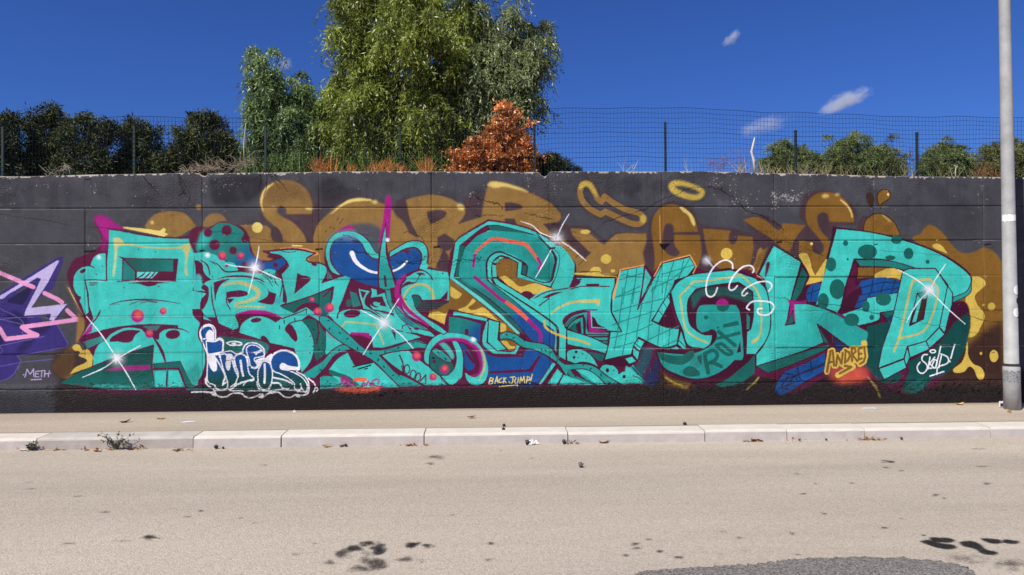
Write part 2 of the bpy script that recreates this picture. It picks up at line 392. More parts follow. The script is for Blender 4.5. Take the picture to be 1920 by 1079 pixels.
    # halo
    fr('G')
    s('YE', (8, 12, 8), '650,205 590,185 520,175 478,190 490,225 560,262 640,282 690,272 708,240 670,212', soft=1.8, part='gold_lettering|yellow_halo|yellow halo ring sprayed near the wall top', op=.95)
    # E bottom/G/U/Y/S
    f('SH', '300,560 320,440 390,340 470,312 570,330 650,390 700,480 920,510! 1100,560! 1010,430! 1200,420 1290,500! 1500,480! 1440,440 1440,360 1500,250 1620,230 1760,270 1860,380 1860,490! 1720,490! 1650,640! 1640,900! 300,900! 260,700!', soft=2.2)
    f('GO', '0,620! 60,560! 285,555! 280,590 150,775! 330,850! 640,870! 1120,860! 1180,700! 1140,660 1080,800 900,860! -60,900!', soft=1, part=GL+'gold ground under the gold letters on the right')
    f('GO2', '335,600 325,520 345,420 395,360 460,335 540,345 610,390 655,460 675,540! 492,545! 490,500 460,478 430,490 412,550 412,640 440,700 500,725 540,700 520,670 500,640 495,560! 690,565! 702,680 690,760 650,850! 340,860! 350,740', GL+'gold letter G with pale highlight', soft=.7)
    f('PY', '540,352 600,385 640,430 650,495 625,470 605,420 560,385', soft=1.2, op=.9)
    f('GO2', '712,515! 920,532! 905,590 930,635 965,612 972,570! 1085,577! 1090,680 1060,790 1000,835 850,820 790,780 745,690', GL+'gold letter U with yellow dot', soft=.7)
    d('YE', 890, 705, 44, part='gold_lettering|yellow_dot|yellow dot inside the gold U')
    d('YE', -15, 745, 40, 36, part='gold_lettering|yellow_dot|yellow dot under the gold E')
    f('GO2', '1015,450! 1060,435 1130,432 1210,475 1280,527 1312,475! 1482,490! 1400,600 1360,700! 1280,640 1210,580 1120,525', GL+'gold letter Y above the tall turquoise letter', soft=.7)
    f('GO2', '1140,700 1200,655! 1100,860! 1080,860!', soft=.7)
    s('PO', 1.6, '388,420! 392,620!', op=.8)
    fr('I')
    f('GO2', '285,440 285,370 300,310 345,265 420,243 500,253 570,295 615,350 642,420 645,470! 460,465! 445,410 410,395 375,415 370,460 390,520 430,570 465,610! 440,720 400,860! 340,880! 330,800 300,760! 228,700! 230,600! 330,622! 335,680 375,710 410,690 415,650 390,600 340,540 300,490', GL+'last gold letter S at the upper right', soft=.7)
    s('PY', (1.5, 3, 3, 2), '545,300! 600,350 625,400 630,430!', soft=.5); d('PY', 430, 272, 28, 14, soft=2, op=.8); d('PY', 520, 262, 20, 8, soft=2, op=.6); d('PY', 325, 630, 11)
    f('SB', '740,300 738,260 770,248 798,275 790,330 805,368! 765,350', soft=.6)
    f('GO2', '825,320 820,265 845,230 880,222 915,245 915,285 880,312 850,335 845,365!', GL+'gold drop shape above the gold ball', soft=.3, ol='SB', ow=2.2); d('PY', 900, 260, 9, 12)
    f('SH', '670,530 690,440 740,425 715,500! 710,560!', soft=1)
    f('GO2', '715,510 735,450 785,412 840,402 905,428 955,480 995,570! 720,560!', GL+'gold ball after the last gold S', soft=.4, ol='SB', ow=2)
    s('PY', (1, 2.4, 1), '860,415! 920,465!', soft=.5)
    f('GO2', '1085,595 1150,548 1185,500 1220,488 1275,515 1330,570 1380,635 1430,685 1490,702 1550,690 1620,660 1680,680 1735,740 1765,810 1778,1000 1785,1250 1770,1600! 1300,1500! 1300,700!', GL+'melting gold shape at the right end', soft=.8)
    f('SB', '1760,1200! 1770,1300! 1770,1700! 1000,1700! 1200,1500 1500,1380 1620,1280', soft=9)
    # yellow splashes right
    f('YE', '1235,642 1270,628 1312,650 1348,705! 1250,665!', 'gold_lettering|yellow_splash|small yellow splash on the right turquoise letter'); d('YE', 1270, 602, 7)
    fr('J')
    f('YE', '1500,-80! 1590,-80 1632,-35 1600,10 1565,40 1550,70 1572,130 1620,190 1626,230 1600,280 1570,340 1530,370 1490,372! 1480,100!', 'gold_lettering|yellow_splash|large yellow splash at the right end')
    f('YE', '1492,400 1500,440 1502,510 1540,570 1600,600 1622,650 1605,692 1570,675 1545,615 1510,592 1470,630 1400,637 1388,612 1450,560 1480,490', 'gold_lettering|yellow_splash|running yellow splash low at the right end')
    for x, y, a, b in ((1675, 140, 28, 31), (1695, 512, 33, 46), (1597, 492, 10, 12), (1615, 130, 8, 9)): d('YE', x, y, a, b, part='gold_lettering|yellow_dot|yellow dot at the right end')
    s('SB', 1.2, '1680,488! 1700,485!'); s('SB', 1.2, '1665,575! 1665,700!', op=.5)

    # ---------------------------------------------------------------- body of the turquoise piece (maroon ground)
    fr('0')
    MB = '133,505 138,488 160,478 180,468 200,450! 200,432! 260,440 340,445 375,430 398,424 425,417 452,430 468,455 480,485 505,495! 545,490! 590,497! 612,512! 608,480 618,455 640,442 665,440 700,452! 718,478! 735,476! 770,456 790,456 803,470 803,500! 838,512! 845,470! 860,450 910,418! 1000,435 1050,460! 1078,495! 1075,520! 1150,522! 1165,508! 1210,498! 1222,512! 1245,490! 1295,480! 1305,500! 1330,510 1400,505 1420,515! 1450,462! 1500,490! 1515,515! 1545,530! 1565,432! 1620,435 1700,450 1770,480 1815,520 1820,540 1810,555! 1785,565! 1806,566! 1818,592 1818,620 1790,680 1740,730 1690,738 1650,715! 1560,700! 1500,735! 1462,742! 1470,715! 1420,705! 1360,710 1310,720 1250,705! 1210,722! 1100,725! 880,728! 800,732! 600,732! 560,715! 380,722! 300,738 180,738 150,728! 178,700! 176,672! 162,650 148,638! 160,612 154,590 143,565'
    f('M', MB, TQ+'dark maroon ground behind the turquoise letters', soft=.6)
    # ---- letter 1
    fr('A')
    L1 = TQ+'first turquoise letter with a rectangular eye'
    f('M', '505,860 530,790 590,745 650,715 705,690 762,640 750,560 705,450 740,418 800,428 870,480 950,530 1100,560 1230,578 1480,580! 1470,700! 820,900 640,1150! 600,1060 560,1000 520,930', L1, soft=.8)
    f('MG', '706,448 735,416 800,428 870,478 945,528! 825,520! 812,600 770,560 740,510', soft=1.6)
    f('MG', '770,560! 815,520! 815,600 780,690 760,650', soft=4, op=.6)
    fr('B')
    f('T', '650,-60! 640,-110! 790,-55! 1440,-70! 1450,60 1446,200 1500,262! 1485,360 1530,440 1540,540 1515,650 1480,728 1300,745! 700,745! 530,690! 690,590 700,520 730,440 790,382! 618,357! 660,290 700,235! 690,190 668,120', L1)
    fr('A')
    f('T', '818,520! 870,527 950,540 1050,562 1200,582 1330,590 1478,588! 1465,640 1460,700! 1455,760! 1442,960! 650,960! 640,905! 800,905! 805,760 815,640', L1)
    f('T', '680,790! 688,765 710,728 750,705 797,702! 800,902! 640,905! 652,960 662,1040 668,1140! 640,1165! 615,1090 600,1060 610,1030 585,1015 555,960 552,915 560,870 585,830 625,805 680,800 708,810', L1)
    s('M', 2.4, '797,702! 800,905!'); s('M', (1, 2), '1478,588! 1330,590 1200,582 1050,562 950,540 818,520!')
    s('M', (2, 1), '670,790! 690,800 708,808'); s('M', (2, 3.5, 1), '640,905! 645,940 658,1000 668,1140'); s('M', 1.6, '640,903! 705,900 800,908')
    for y, x0, x1 in ((922, 668, 735), (932, 672, 725), (942, 678, 708)): s('M', 1.1, '%d,%d! %d,%d!' % (x0, y, x1, y))
    d('M', 622, 835, 24, 14, -30); d('LT', 742, 735, 22, 16, 0, soft=2.5); d('W', 742, 730, 14, soft=2, op=.8)
    for q in ((770, 798), (724, 858), (1040, 672), (1165, 690), (1190, 950), (930, 958)): d('M', q[0], q[1], 5)
    f('M', '888,722! 940,735 1338,742! 1318,908! 912,908! 918,745!')
    f('DG', '932,742! 1300,750! 1298,838! 1020,832!', grad=('T3', 1100, 750, 1300, 838)); f('T3', '928,752! 1012,838! 1008,903! 918,903!')
    f('LT', '1028,840! 1190,840! 1140,888! 1026,888!')
    for q in ((1090, 1030), (1130, 1080), (1165, 1120)): s('M', (1.2, 3, 1.2), '%d,840! %d,860 %d,888!' % (q[0], q[0]-15, q[1]))
    s('M', 1.2, '1305,750! 1300,900!'); s('M', (2, 1.6), '880,912! 1060,905 1320,910')
    f('M', '955,926! 1060,915 1150,912 1280,926! 1190,928 1150,945 1110,950 1070,940 1040,930')
    f('PY', '848,588! 895,585 930,628 910,640 885,650! 858,870 845,872 862,700', soft=.5, op=.75); s('YE', (3.5, 2.6, 3.5), '900,636! 1000,640 1100,656 1250,662 1350,658', op=.85)
    f('YE', '1345,650! 1440,622! 1418,690 1398,800 1408,870 1388,850 1388,700', soft=.5, op=.85)
    fr('B')
    s('M', (1, 2.6, 2, 1), '825,125! 920,100 1050,88 1200,95 1350,118!'); s('M', 1.2, '975,125! 1050,100 1120,98 1180,108'); s('M', 1, '1050,115! 1120,105 1170,112'); s('M', 1.1, '820,160 830,130 900,122', op=.6)
    s('K', 1, '660,218! 1440,222!', op=.55)
    f('M', '690,255! 712,235 755,160! 752,190 720,240 690,270'); f('MG', '618,357! 668,290! 700,255! 690,330! 590,395!', soft=1)
    f('MG', '590,390! 618,355! 640,352! 600,410!', soft=1)
    f('M', '592,395! 620,358! 840,300 1000,278 1150,272 1335,280! 1338,306! 1250,312 1200,340 1188,388 1150,372 1090,340 1060,312 950,300 880,322 820,365 780,402! 665,466!')
    f('T', '790,402! 830,350 900,315 970,305 1055,318! 990,322 920,335 860,380', op=1)
    f('M', '822,398 880,345 960,316 1058,322! 1012,360 990,400 940,412 880,402')
    for i in range(5): s('T2', 1.8, '%d,%d! %d,%d!' % (628+i*7, 410+i*10, 765+i*3, 366+i*8))
    for i in range(4): s('T2', 1.2, '%d,%d! %d,%d!' % (1080+i*15, 292+i*8, 1200-i*8, 288+i*9), soft=.4)
    s('M', (2, 5, 6, 3), '1150,372! 1190,430 1220,490 1240,552!'); s('M', (3, 1), '1300,300! 1380,315 1418,336!')
    d('M', 1297, 350, 54, 34, -8); p.ball(1032, 212, 50); p.ball(1224, 175, 27); p.ball(1120, 345, 32)
    f('DD', '450,715! 560,650! 690,592! 860,530 1000,482 1150,430! 1140,600 1168,750! 700,755!', grad=('DG', 800, 520, 800, 700)); s('M', 2.4, '690,592! 860,525 1000,478 1152,430! 1142,600 1168,750!')
    s('MG', (2, 7, 9, 8), '800,618! 900,606 1112,598!', soft=1.2, op=.9)
    f('T2', '1150,570! 1350,550! 1440,745! 1160,750!'); f('T', '1160,625! 1245,625! 1245,740! 1170,740!', op=.9); f('T', '1265,625! 1340,620! 1390,740! 1262,740!', op=.9)
    f('DG', '1150,570! 1350,550! 1395,640 1450,745! 1560,742! 1560,770! 1400,775! 1342,615! 1155,600!', ol='M', ow=1.4); s('M', 4, '1155,610! 1340,605! 1395,745!'); s('M', 3, '1255,625! 1250,735!')
    f('T3', '1390,640! 1480,560! 1510,640! 1480,725! 1450,745!', soft=3, op=.6)
    f('T2', '690,735! 800,722 1000,740 1150,755! 950,762 760,752', soft=1)
    f('M', '1480,362! 1530,425 1558,520 1552,620 1540,722! 1485,722 1515,650 1538,550 1525,450')
    f('M2', '540,722! 700,750! 900,770! 1450,772! 1440,800! 700,800! 560,760!', soft=2.5, op=.9)
    d('MG', 700, 420, 0.1)
    # ---- letter 2 (B with dotted cap)
    L2 = TQ+'second turquoise letter under a dotted cap'
    fr('K')
    f('M', '-40,300! -10,190 90,150 200,165 280,110 370,92 470,125 560,150 620,215 650,290 655,400 690,460 760,520 880,530 1000,480 1080,560 1060,620 960,660 860,640 800,660! 500,660! 400,560 200,470 20,450!', L2, soft=.4)
    f('T3', '48,400 75,290 110,210 200,180 300,115 400,112 500,150 575,205 590,280 640,330 655,430 720,500 800,545 900,545 1020,505 1055,560 990,620 940,650 830,635 700,630 620,600 520,590 400,540 280,490 160,440 70,440', L2, grad=('BL', 480, 330, 720, 580))
    f('T', '60,400 90,280 115,215 180,190 220,260 180,330 110,400', soft=5, op=.6)
    for x, y, r in ((180, 222, 50), (390, 195, 60), (255, 358, 62), (463, 420, 46), (595, 290, 42), (590, 575, 30), (940, 585, 30), (800, 555, 20), (650, 630, 28)): d('M', x, y, r, soft=.3)
    f('SB', '840,480! 960,440 1020,480 960,520 860,500', soft=.4); f('M', '850,480 960,455 1000,490 900,500')
    f('T', '30,450! 150,440 260,470 360,530 440,590 510,620 520,655! 380,655 300,610 240,560 130,530 30,525!', L2)
    f('T', '370,560 430,550 490,580 520,660! 440,660 380,620', L2); d('MG', 388, 595, 20, soft=.6)
    p.ball(340, 485, 50); p.ball(548, 483, 40); d('W', 175, 472, 26, soft=2)
    f('T', '30,520! 90,530 190,540 290,600 380,655 520,660 680,670 780,680 800,650 870,630 940,650 930,700 1000,740 1100,560! 1100,1079! -60,1079! 0,880!', L2)
    # stem and body down
    fr('L')
    f('T', '-20,-60! 1000,-60! 1150,110 1290,40 1500,160 1500,640! 1400,760 1240,790! 1150,500! 700,400! 300,220! 130,170! 100,0!', L2)
    fr('K')
    f('M', '30,530! 80,540 120,580 130,650 160,700 220,750! 150,780 140,800 180,830 190,900 180,980 130,1079! 90,1079! 100,980 160,905! 20,875! 5,870! 40,700')
    f('LT', '20,720 60,690 95,700 110,750 100,830 60,870 20,850', soft=2, op=.7); f('T', '40,700! 110,740! 100,770 130,800! 105,840 150,880! 20,868!', L2); d('BL', 40, 730, 30, 40, soft=4, op=.4)
    s('M', (1, 2.6, 2.6, 2), '100,535! 160,570 190,630 200,695'); s('M', (1, 2.6, 2.6, 1.6), '195,540! 280,570 330,620 380,658 560,655 700,680'); d('M', 228, 715, 7)
    s('M', (1, 3.2, 3.5, 2.4), '285,742! 400,715 600,712 740,740 810,770'); s('M', (1, 2, 1), '800,700! 860,750 905,820'); s('M', (1.4, 2.4, 1), '930,740! 940,780 975,818'); s('M', 2, '680,635! 760,640 820,690 900,740')
    d('T2', 890, 690, 70, 55, 20, op=.25, soft=3)
    for q in ((800, 685), (865, 668), (885, 720), (910, 770), (850, 710), (920, 690)): d('M', q[0], q[1], 7)
    f('M', '245,780! 330,752 430,742! 330,800 280,900 262,1000! 250,900')
    f('M', '385,890! 450,875 560,870 630,905 560,940 450,945 390,960!'); f('M', '390,960! 480,965! 420,1020!'); s('M', 2, '385,960! 400,1030 430,1079')
    s('M', (1, 2.4, 2), '215,820! 225,960 245,1079'); s('YE', (3, 7, 8, 5, 3, 3), '355,815! 430,790 560,785 680,830 750,890 720,950 600,1000 490,1035 600,1050 820,1058', op=.75, soft=.4)
    f('M', '700,745! 790,790 850,850 870,880 950,905! 930,1000! 900,1030 730,1000! 830,950 860,900 830,830')
    f('M', '1000,670! 1085,595! 1060,660'); s('M', 2, '1045,670! 1010,850 990,940'); f('M', '1020,1005! 1025,860 1035,825! 1060,960 1060,1000'); f('BL', '950,950! 1000,920! 1010,1020! 930,1030!', soft=3, op=.35)
    # lower half of letter 2
    fr('L')
    f('M', '90,0! 130,0! 105,60 160,150! 280,150! 300,220! 430,290! 440,300! 300,240 180,170 110,110'); s('M', (2, 2.6, 1), '250,60! 270,140 290,215 430,285')
    f('M', '480,130! 600,90 760,85 900,110 1020,160! 940,212! 860,165 740,140 640,165 560,230 530,325! 455,295! 520,260'); s('MG', (3, 8, 8, 3), '490,125! 600,98 760,92 900,115 990,145', soft=1)
    f('T', '1020,155! 1150,105 1290,40 1380,110 1310,130 1240,185 1150,205 1080,240 1050,290 960,280!'); s('M', 2, '1020,165! 1150,118 1290,60'); s('M', 2, '1240,185! 1140,205 1080,235 1045,290')
    f('M', '1045,285 1100,230 1150,280 1185,370 1180,420 1150,420 1090,350'); d('M', 718, 185, 62, 26, -8)
    for q in ((1035, 205), (983, 265), (1155, 180), (1285, 90)): s('K', 1.6, '%d,%d! %d,%d!' % (q[0], q[1]-18, q[0]+2, q[1]+18))
    f('M', '1235,180! 1310,120! 1400,175 1520,270 1730,455! 1500,520! 1500,600 1420,700 1300,760 1228,785! 1330,650 1365,520 1360,400 1310,280', L2)
    f('DG', '1235,195! 1310,170 1400,190 1430,230 1500,330! 1500,560! 1400,640! 1370,560 1375,420 1330,300', L2); s('M', 3, '1410,200! 1420,330 1405,450')
    for i in range(9): d('K', 1300+(i*67) % 170, 250+i*38, 10, 6)
    f('T', '1510,300! 1600,370 1720,455! 1600,500 1505,580!', L2); f('MG', '1510,310! 1640,420! 1580,400! 1510,345!', soft=3, op=.45)
    # swoosh lines between letter 2 and the throw up
    f('M', '265,290! 430,340 640,360 760,405 800,360 840,385 900,470 1000,500 1100,520! 900,470 740,415 560,380 420,370 330,372! 270,370!'); f('M', '770,385 800,362 840,385 890,460! 820,430')
    s('M', 2.2, '560,340! 700,385 860,440 960,500'); s('M', 1.8, '740,440! 800,460 850,495'); s('M', 2, '905,460! 1000,470 1060,495 1125,525')
    s('T', 3.4, '300,350! 500,360 700,400 870,460', op=.0)
    f('DG', '270,372! 420,372 600,400 760,420 860,470 840,560! 560,560! 300,520!', soft=1, grad=('T3', 420, 440, 760, 500))
    # ---- letter 3 (R)
    L3 = TQ+'third turquoise letter with a pointed arm'
    fr('K')
    f('PO', '1295,520! 1320,490 1400,455! 1440,460! 1440,540! 1320,545!')
    f('GO', '1310,520 1340,490 1430,465! 1430,545! 1330,545!')
    s('PO', 2.4, '1000,400! 1150,395 1300,410 1420,455!'); s('PY', 2.4, '1130,366! 1235,370!')
    f('T', '800,430! 900,425 1050,410 1200,412 1390,450! 1320,490 1290,520 1320,550 1420,560 1500,590 1525,640 1510,700 1465,780! 1820,665! 1740,860 1680,1040! 1660,1079! 1560,1079! 1590,830! 1350,930 1000,1045! 1060,1000 1030,830 1000,690! 1085,595! 1060,540 990,480 900,460', L3, ol='M', ow=2.8)
    f('M', '800,440! 900,425 1020,400 1200,398 1400,446! 1200,415 1050,412 880,435 1000,480 960,500 880,470')
    f('M', '1185,675! 1240,700 1300,710 1335,742 1260,820 1150,910! 1170,780'); d('M', 1375, 577, 32, 18, 15)
    s('M', 1.4, '1005,425! 1080,440 1170,432')
    f('M', '1820,665! 1858,630! 1840,670! 1780,790!')
    f('M', '1465,780! 1520,700 1525,640! 1560,690 1610,735!')
    for i in range(4): s('T2', 1, '%d,%d! %d,%d!' % (1530+i*10, 655+i*14, 1520+i*18, 745-i*2))
    f('DG', '1010,1045! 1350,930 1575,845! 1555,1079! 1440,1079! 1400,1010 1250,1010 1080,1075!', L3, ol='M', ow=1.6); s('M', 3, '1575,845! 1420,1000!')
    fr('L'); f('DG', '1000,40! 1150,-20! 1300,-60! 1530,-80! 1535,130! 1440,130! 1300,20! 1150,110!', L3); f('M', '1130,105! 1250,0 1400,-10 1440,20! 1360,90! 1290,40!')
    f('T', '1580,-60! 1680,-60! 1640,170! 1560,150! 1530,120!', L3); s('M', 2, '1640,170! 1680,20!')
    p.ball(1410, 92, 46); p.ball(1548, 46, 52); fr('K'); p.ball(1350, 975, 28)
    # ---- heart (blue) letter
    L4 = TQ+'blue heart shaped turquoise letter'
    fr('m')
    f((70,78,92), '330,70! 480,10 620,-10 760,20 820,80! 790,330! 720,340 640,210 540,130', soft=4, op=.9); f('T3', '560,130 660,180 760,320 720,330 640,230', soft=6, op=.7)
    f('MG', '300,90 400,30 450,15 510,60 480,90 380,80 290,120', soft=1.4)
    f('T', '370,590! 250,540 190,400 180,300 215,190 290,110 400,80 500,85 600,130 680,210 740,310 790,345! 790,420! 700,380 640,320 590,230 540,180 440,150 330,160 260,220 235,330 250,430 310,520', L4, ol='M', ow=2)
    f('LT', '200,330! 215,200 290,115 400,85 520,95 480,150 350,150 260,230', soft=5, op=.5)
    f('BL', '240,330 250,250 300,180 400,160 520,200 580,220 630,310 690,370 790,400! 790,700! 640,670 480,620! 350,560 270,460', L4, soft=.5); s('M', 2, '590,225! 640,320 700,382 790,405'); s('M', 1.8, '380,590! 300,520 240,420 235,330 245,260')
    f((110,150,190), '270,200 400,120 560,150 480,200 360,180', soft=5, op=.6)
    for t in ('380,125 400,135', '420,130! 480,155', '340,180 370,175', '480,190! 560,195'): s('NB', 2, t, op=.7)
    for t in ('180,90! 195,75', '230,50! 245,30', '275,55 280,50', '600,120! 660,130', '310,-40! 330,-70', '345,0! 380,-60'): s('M', 2, t, op=.7)
    f('T', '900,320! 1000,260 1100,205 1200,188 1290,220 1330,300 1330,400 1310,500! 1240,510 1260,430 1260,340 1210,275 1120,270 1020,310 900,380!', L4, ol='M', ow=2)
    f('BL', '900,385! 1020,315 1120,278 1200,280 1255,350 1255,430 1220,510 1100,580 980,640! 920,500!', L4); d('M', 1095, 310, 36, 20, soft=.6)
    s('M', 2.2, '900,385! 1020,315 1120,276 1205,278 1258,350 1256,430 1225,512')
    f('BL', '500,540! 770,560! 770,720! 640,690 480,640!', soft=1.5); f('BL', '920,560! 1080,570! 980,650! 950,650!', soft=1)
    s('W', (9, 6, 4, 4, 4), '480,330! 520,420 600,490 700,540 820,552 930,535 1020,495 1098,425!'); d('W', 480, 335, 20, soft=2)
    # spike
    f('MG', '855,-290! 900,-320 930,-250! 900,200! 870,200! 800,250 800,100 830,-60', L4, soft=1.2)
    f('M', '800,230! 770,420 770,770! 830,800! 985,740! 980,650 920,480 890,340 870,200!')
    f('T', '860,-10! 865,130! 865,330 900,480 930,560 970,715! 920,725! 900,740! 790,755! 780,620 790,400 810,230', L4, ol='M', ow=1.6, grad=('T2', 850, 200, 850, 480))
    s('M', 4, '848,590! 860,700!'); d('W', 880, 182, 22, soft=1.2)
    # ---- letter A-ish (body right of centre left)
    L5 = TQ+'middle turquoise letter with a sparkling star'
    f('M', '480,620! 640,680 800,720! 900,760! 1000,950! 800,980! 330,1000! 330,940! 400,800!')
    f('T3', '455,760! 530,780! 580,920! 490,940!', op=.9); d('DG', 445, 890, 35, 45, op=.8)
    for i in range(4): s('DG', 1, '%d,%d! %d,%d!' % (480+i*8, 830+i*25, 530+i*6, 795+i*25))
    f('T', '550,730! 690,755! 640,820 630,900 690,950 800,980! 1000,1079! 620,1079! 600,930!', L5, ol='M', ow=1.4); f('M', '570,750! 640,770! 600,850!')
    f('T', '690,720! 760,740! 765,800! 850,770! 880,870 1010,1079! 880,1079! 700,950 680,880 700,780!', L5, ol='M', ow=1.4)
    f('M', '690,830! 820,815! 870,935! 800,920 740,900 800,885! 770,940 700,920 670,860'); f('T', '715,895 760,880 800,925! 760,930')
    f('T2', '850,740! 910,740! 930,850 1000,960 1250,1100! 1150,1150! 960,1010 880,880', L5, ol='M', ow=1.6)
    s('LT', 1.4, '560,735! 570,800 610,930')
    fr('N')
    f('T', '190,200! 220,150 300,118 430,118 560,170 720,240 850,220 920,280 930,340 1060,400 1140,435! 1050,460 860,510 720,550 600,550! 580,420! 350,380! 330,410! 200,310! 120,200!', L5)
    s('M', 2.6, '195,220! 210,160 290,120 430,118 560,140 680,210'); s('M', (1, 4, 4, 2), '560,120! 750,160 860,200 920,270 930,340'); s('M', 2, '820,355! 950,375 1080,405')
    f('T', '840,70! 900,110 1000,220 1200,340! 1290,420! 1260,445! 1100,390 940,380! 920,290 830,180', L5); s('M', 1.8, '930,310! 1000,290 1100,320 1210,358')
    f('T2', '800,20! 900,140 1050,260 1230,370! 1150,350 1000,300 880,190', L5, ol='M', ow=1.4); f('PU', '940,200 1060,290 980,295', soft=3, op=.5)
    d('M', 1087, 340, 30, 14, 5); s('M', 1.6, '985,310! 1010,340 1035,372'); s('M', 1.6, '1000,330! 1025,340')
    d('M', 360, 172, 94, 45, -5); s('YE', 3, '240,330! 290,262! 630,292! 715,510!', op=.75); f('M', '355,385! 550,390! 600,555! 530,560! 340,410!'); f('MG', '350,378! 550,388! 575,460! 480,420 340,410!', soft=1)
    f('M', '795,355! 850,385! 850,480! 830,420')
    f('M', '1060,400! 1160,410 1320,440! 1220,520! 1140,480! 1050,455! 1135,437!')
    # cross of teal tentacles
    L6 = TQ+'teal tentacles crossing between the letters'
    f('M', '310,600! 380,590 480,620 610,690! 400,760! 370,690'); f('T', '100,800! 200,680 310,610! 380,740 400,765! 600,720! 720,830 900,1000! 260,1000! 150,880', L5)
    f('T', '690,640! 830,600 1000,585! 1060,640 1160,720 1330,850 1450,980! 1190,985! 960,850 800,740', L5, ol='M', ow=1.8)
    f('DG', '100,795! 250,850 330,880 450,975! 380,975 230,890 110,850'); f('M', '60,860! 100,810! 110,855!'); f('T2', '0,890! 60,870 180,900 260,1000! 0,1020!', L6)
    f('MG', '220,890 270,880 330,920 420,980! 300,1005! 250,960', soft=2, op=.8)
    f('T2', '-10,195! 60,195 130,240 330,410 500,560 620,600 720,690 860,840 950,870 1180,990! 900,1000! 740,840 620,720 480,630 350,560 280,520 150,430 60,340 0,270', L6, ol='M', ow=2.2)
    f('T2', '-60,900! 0,840 60,780 130,680 200,620 350,570! 280,520 200,540 100,620 30,700 -60,760 -200,850! -200,900!', L6, ol='M', ow=2)
    f('T2', '500,580! 620,580 800,555 1050,470 1200,510 1210,560 1100,555 960,580 820,600 690,630 600,640!', L6); s('M', 2, '560,580! 700,575 850,540 1040,478 1200,512'); s('M', 2, '690,635! 800,605 960,585 1100,558 1190,565')
    f('T', '-200,860! -120,840 -60,900! 0,850! -10,1000! -200,1000!', op=0)
    f('DG', '320,470! 420,540! 480,620! 340,560!', op=0)
    for i, q in enumerate(((85, 250), (110, 330), (230, 395), (300, 460), (420, 550), (580, 620), (650, 700), (710, 760), (830, 860), (890, 870), (140, 660), (220, 575), (20, 815), (870, 560), (730, 590), (1060, 500), (80, 945))):
        a = i*1.9; s('K', 1.7, '%f,%f! %f,%f!' % (q[0], q[1], q[0]+22*math.cos(a), q[1]+22*math.sin(a)))
    s('K', 2, '370,770! 480,745 590,722'); s('K', 2.4, '430,795! 570,750'); s('K', 1.8, '500,795! 535,788')
    # tag 2001 and orange smear, small maroon tag
    for t in ('895,640! 930,720 945,830 960,860! 940,850 920,760', '950,820! 955,760 990,750 1010,800 980,850 960,830', '1010,880! 1030,820 1060,810 1080,850 1050,900 1025,900', '1070,920! 1085,860 1115,840 1130,890 1105,930 1075,920', '1130,930! 1190,860! 1190,960!'):
        s('M', (2.6, 1.8), t, part='name_tag|tag_lettering|maroon number 2001 below the centre')
    TG = 'name_tag|tag_lettering|magenta signature under the sparkling star'
    for t in ('470,985! 490,940! 500,975!', '520,975! 545,925! 565,975! 600,950', '650,960! 665,920 630,910 590,930 580,960 640,985 700,995'): s('MG', 3, t, part=TG, op=.9)
    for t in ('240,960! 270,890 320,910 290,950 330,985', ): s('MG', 4, t, part=TG, op=.8)
    s('OR', 3.4, '380,915! 400,902 500,902 520,914 480,925 390,922'); f('OR', '150,1010! 300,1000 560,1000 680,1010 560,1050 300,1060', soft=3, op=.75)
    # ---- ring letter
    L7 = TQ+'turquoise ring letter left of BACK JUMP'
    f('DG', '1230,620! 1280,560 1500,700 1530,760 1480,840 1360,870! 1240,780!'); f('M', '1280,540 1400,460 1600,470 1800,560 1820,780 1760,880 1640,840 1610,640 1530,800 1480,720 1260,580')
    f('BL', '1570,500! 1620,520 1730,700 1720,800 1640,790 1620,620'); f('M', '1630,560 1740,720 1730,740 1640,620'); f('T2', '1255,590! 1300,560 1400,610 1480,700 1460,720 1380,690 1280,620', L7, ol='M', ow=1.6)
    f('T', '1340,510! 1400,500 1480,580 1500,680 1440,620', soft=1.5, op=.8); s('K', 2, '1325,600 1335,610'); s('K', 2, '1405,670! 1420,690'); d('K', 1275, 670, 18, 12)
    d('M', 1285, 710, 20)
    f('T', '1480,480! 1530,478 1580,540 1610,640 1610,800 1590,900 1500,970! 1440,980! 1360,880 1440,860 1500,800 1530,720 1530,620 1500,530', L7, ol='M', ow=1.6)
    f('T', '1170,700! 1170,620 1220,500 1300,420 1400,385 1520,385 1650,410 1760,480 1840,580 1890,700 1895,830 1860,930 1790,980 1700,970 1640,900 1630,820! 1680,860 1740,880 1790,850 1820,780 1815,680 1780,580 1700,500 1600,460 1480,455 1370,470 1280,540 1235,630 1230,750! 1190,730', L7, ol='M', ow=1.8)
    s('MG', (2, 6, 8, 8, 6, 3), '1290,530! 1380,475 1480,460 1600,468 1700,510 1780,590 1810,690 1815,780 1780,850 1700,872', soft=1.2, op=.9)
    s('YE', (3, 3.4, 2), '1810,560! 1850,660 1850,780 1790,920!', op=.8); s('M2', 2, '1230,750! 1250,790 1360,880 1450,975')
    for i in range(5): s('M', 1.6, '%d,%d! %d,%d!' % (1520+i*10, 970-i*16, 1650-i*6, 970-i*16))
    p.ball(1085, 655, 54); p.ball(1400, 795, 48, 2.2); p.ball(1272, 885, 42); d('LT', 1726, 460, 40, soft=3); d('W', 1726, 460, 26, soft=1.4)
    # ---- letter C
    L8 = TQ+'turquoise letter C left of the big S'
    fr('m')
    f('M', '980,760! 1000,640 1080,570 1200,520 1320,500! 1560,540! 1590,870! 1590,890! 1420,990! 1220,995! 1300,1100! 1200,1120! 1060,1000', L8)
    s('MG', (6, 9, 9, 6), '1075,590! 1010,660 985,760 1000,860 1050,960 1130,1040', soft=1)
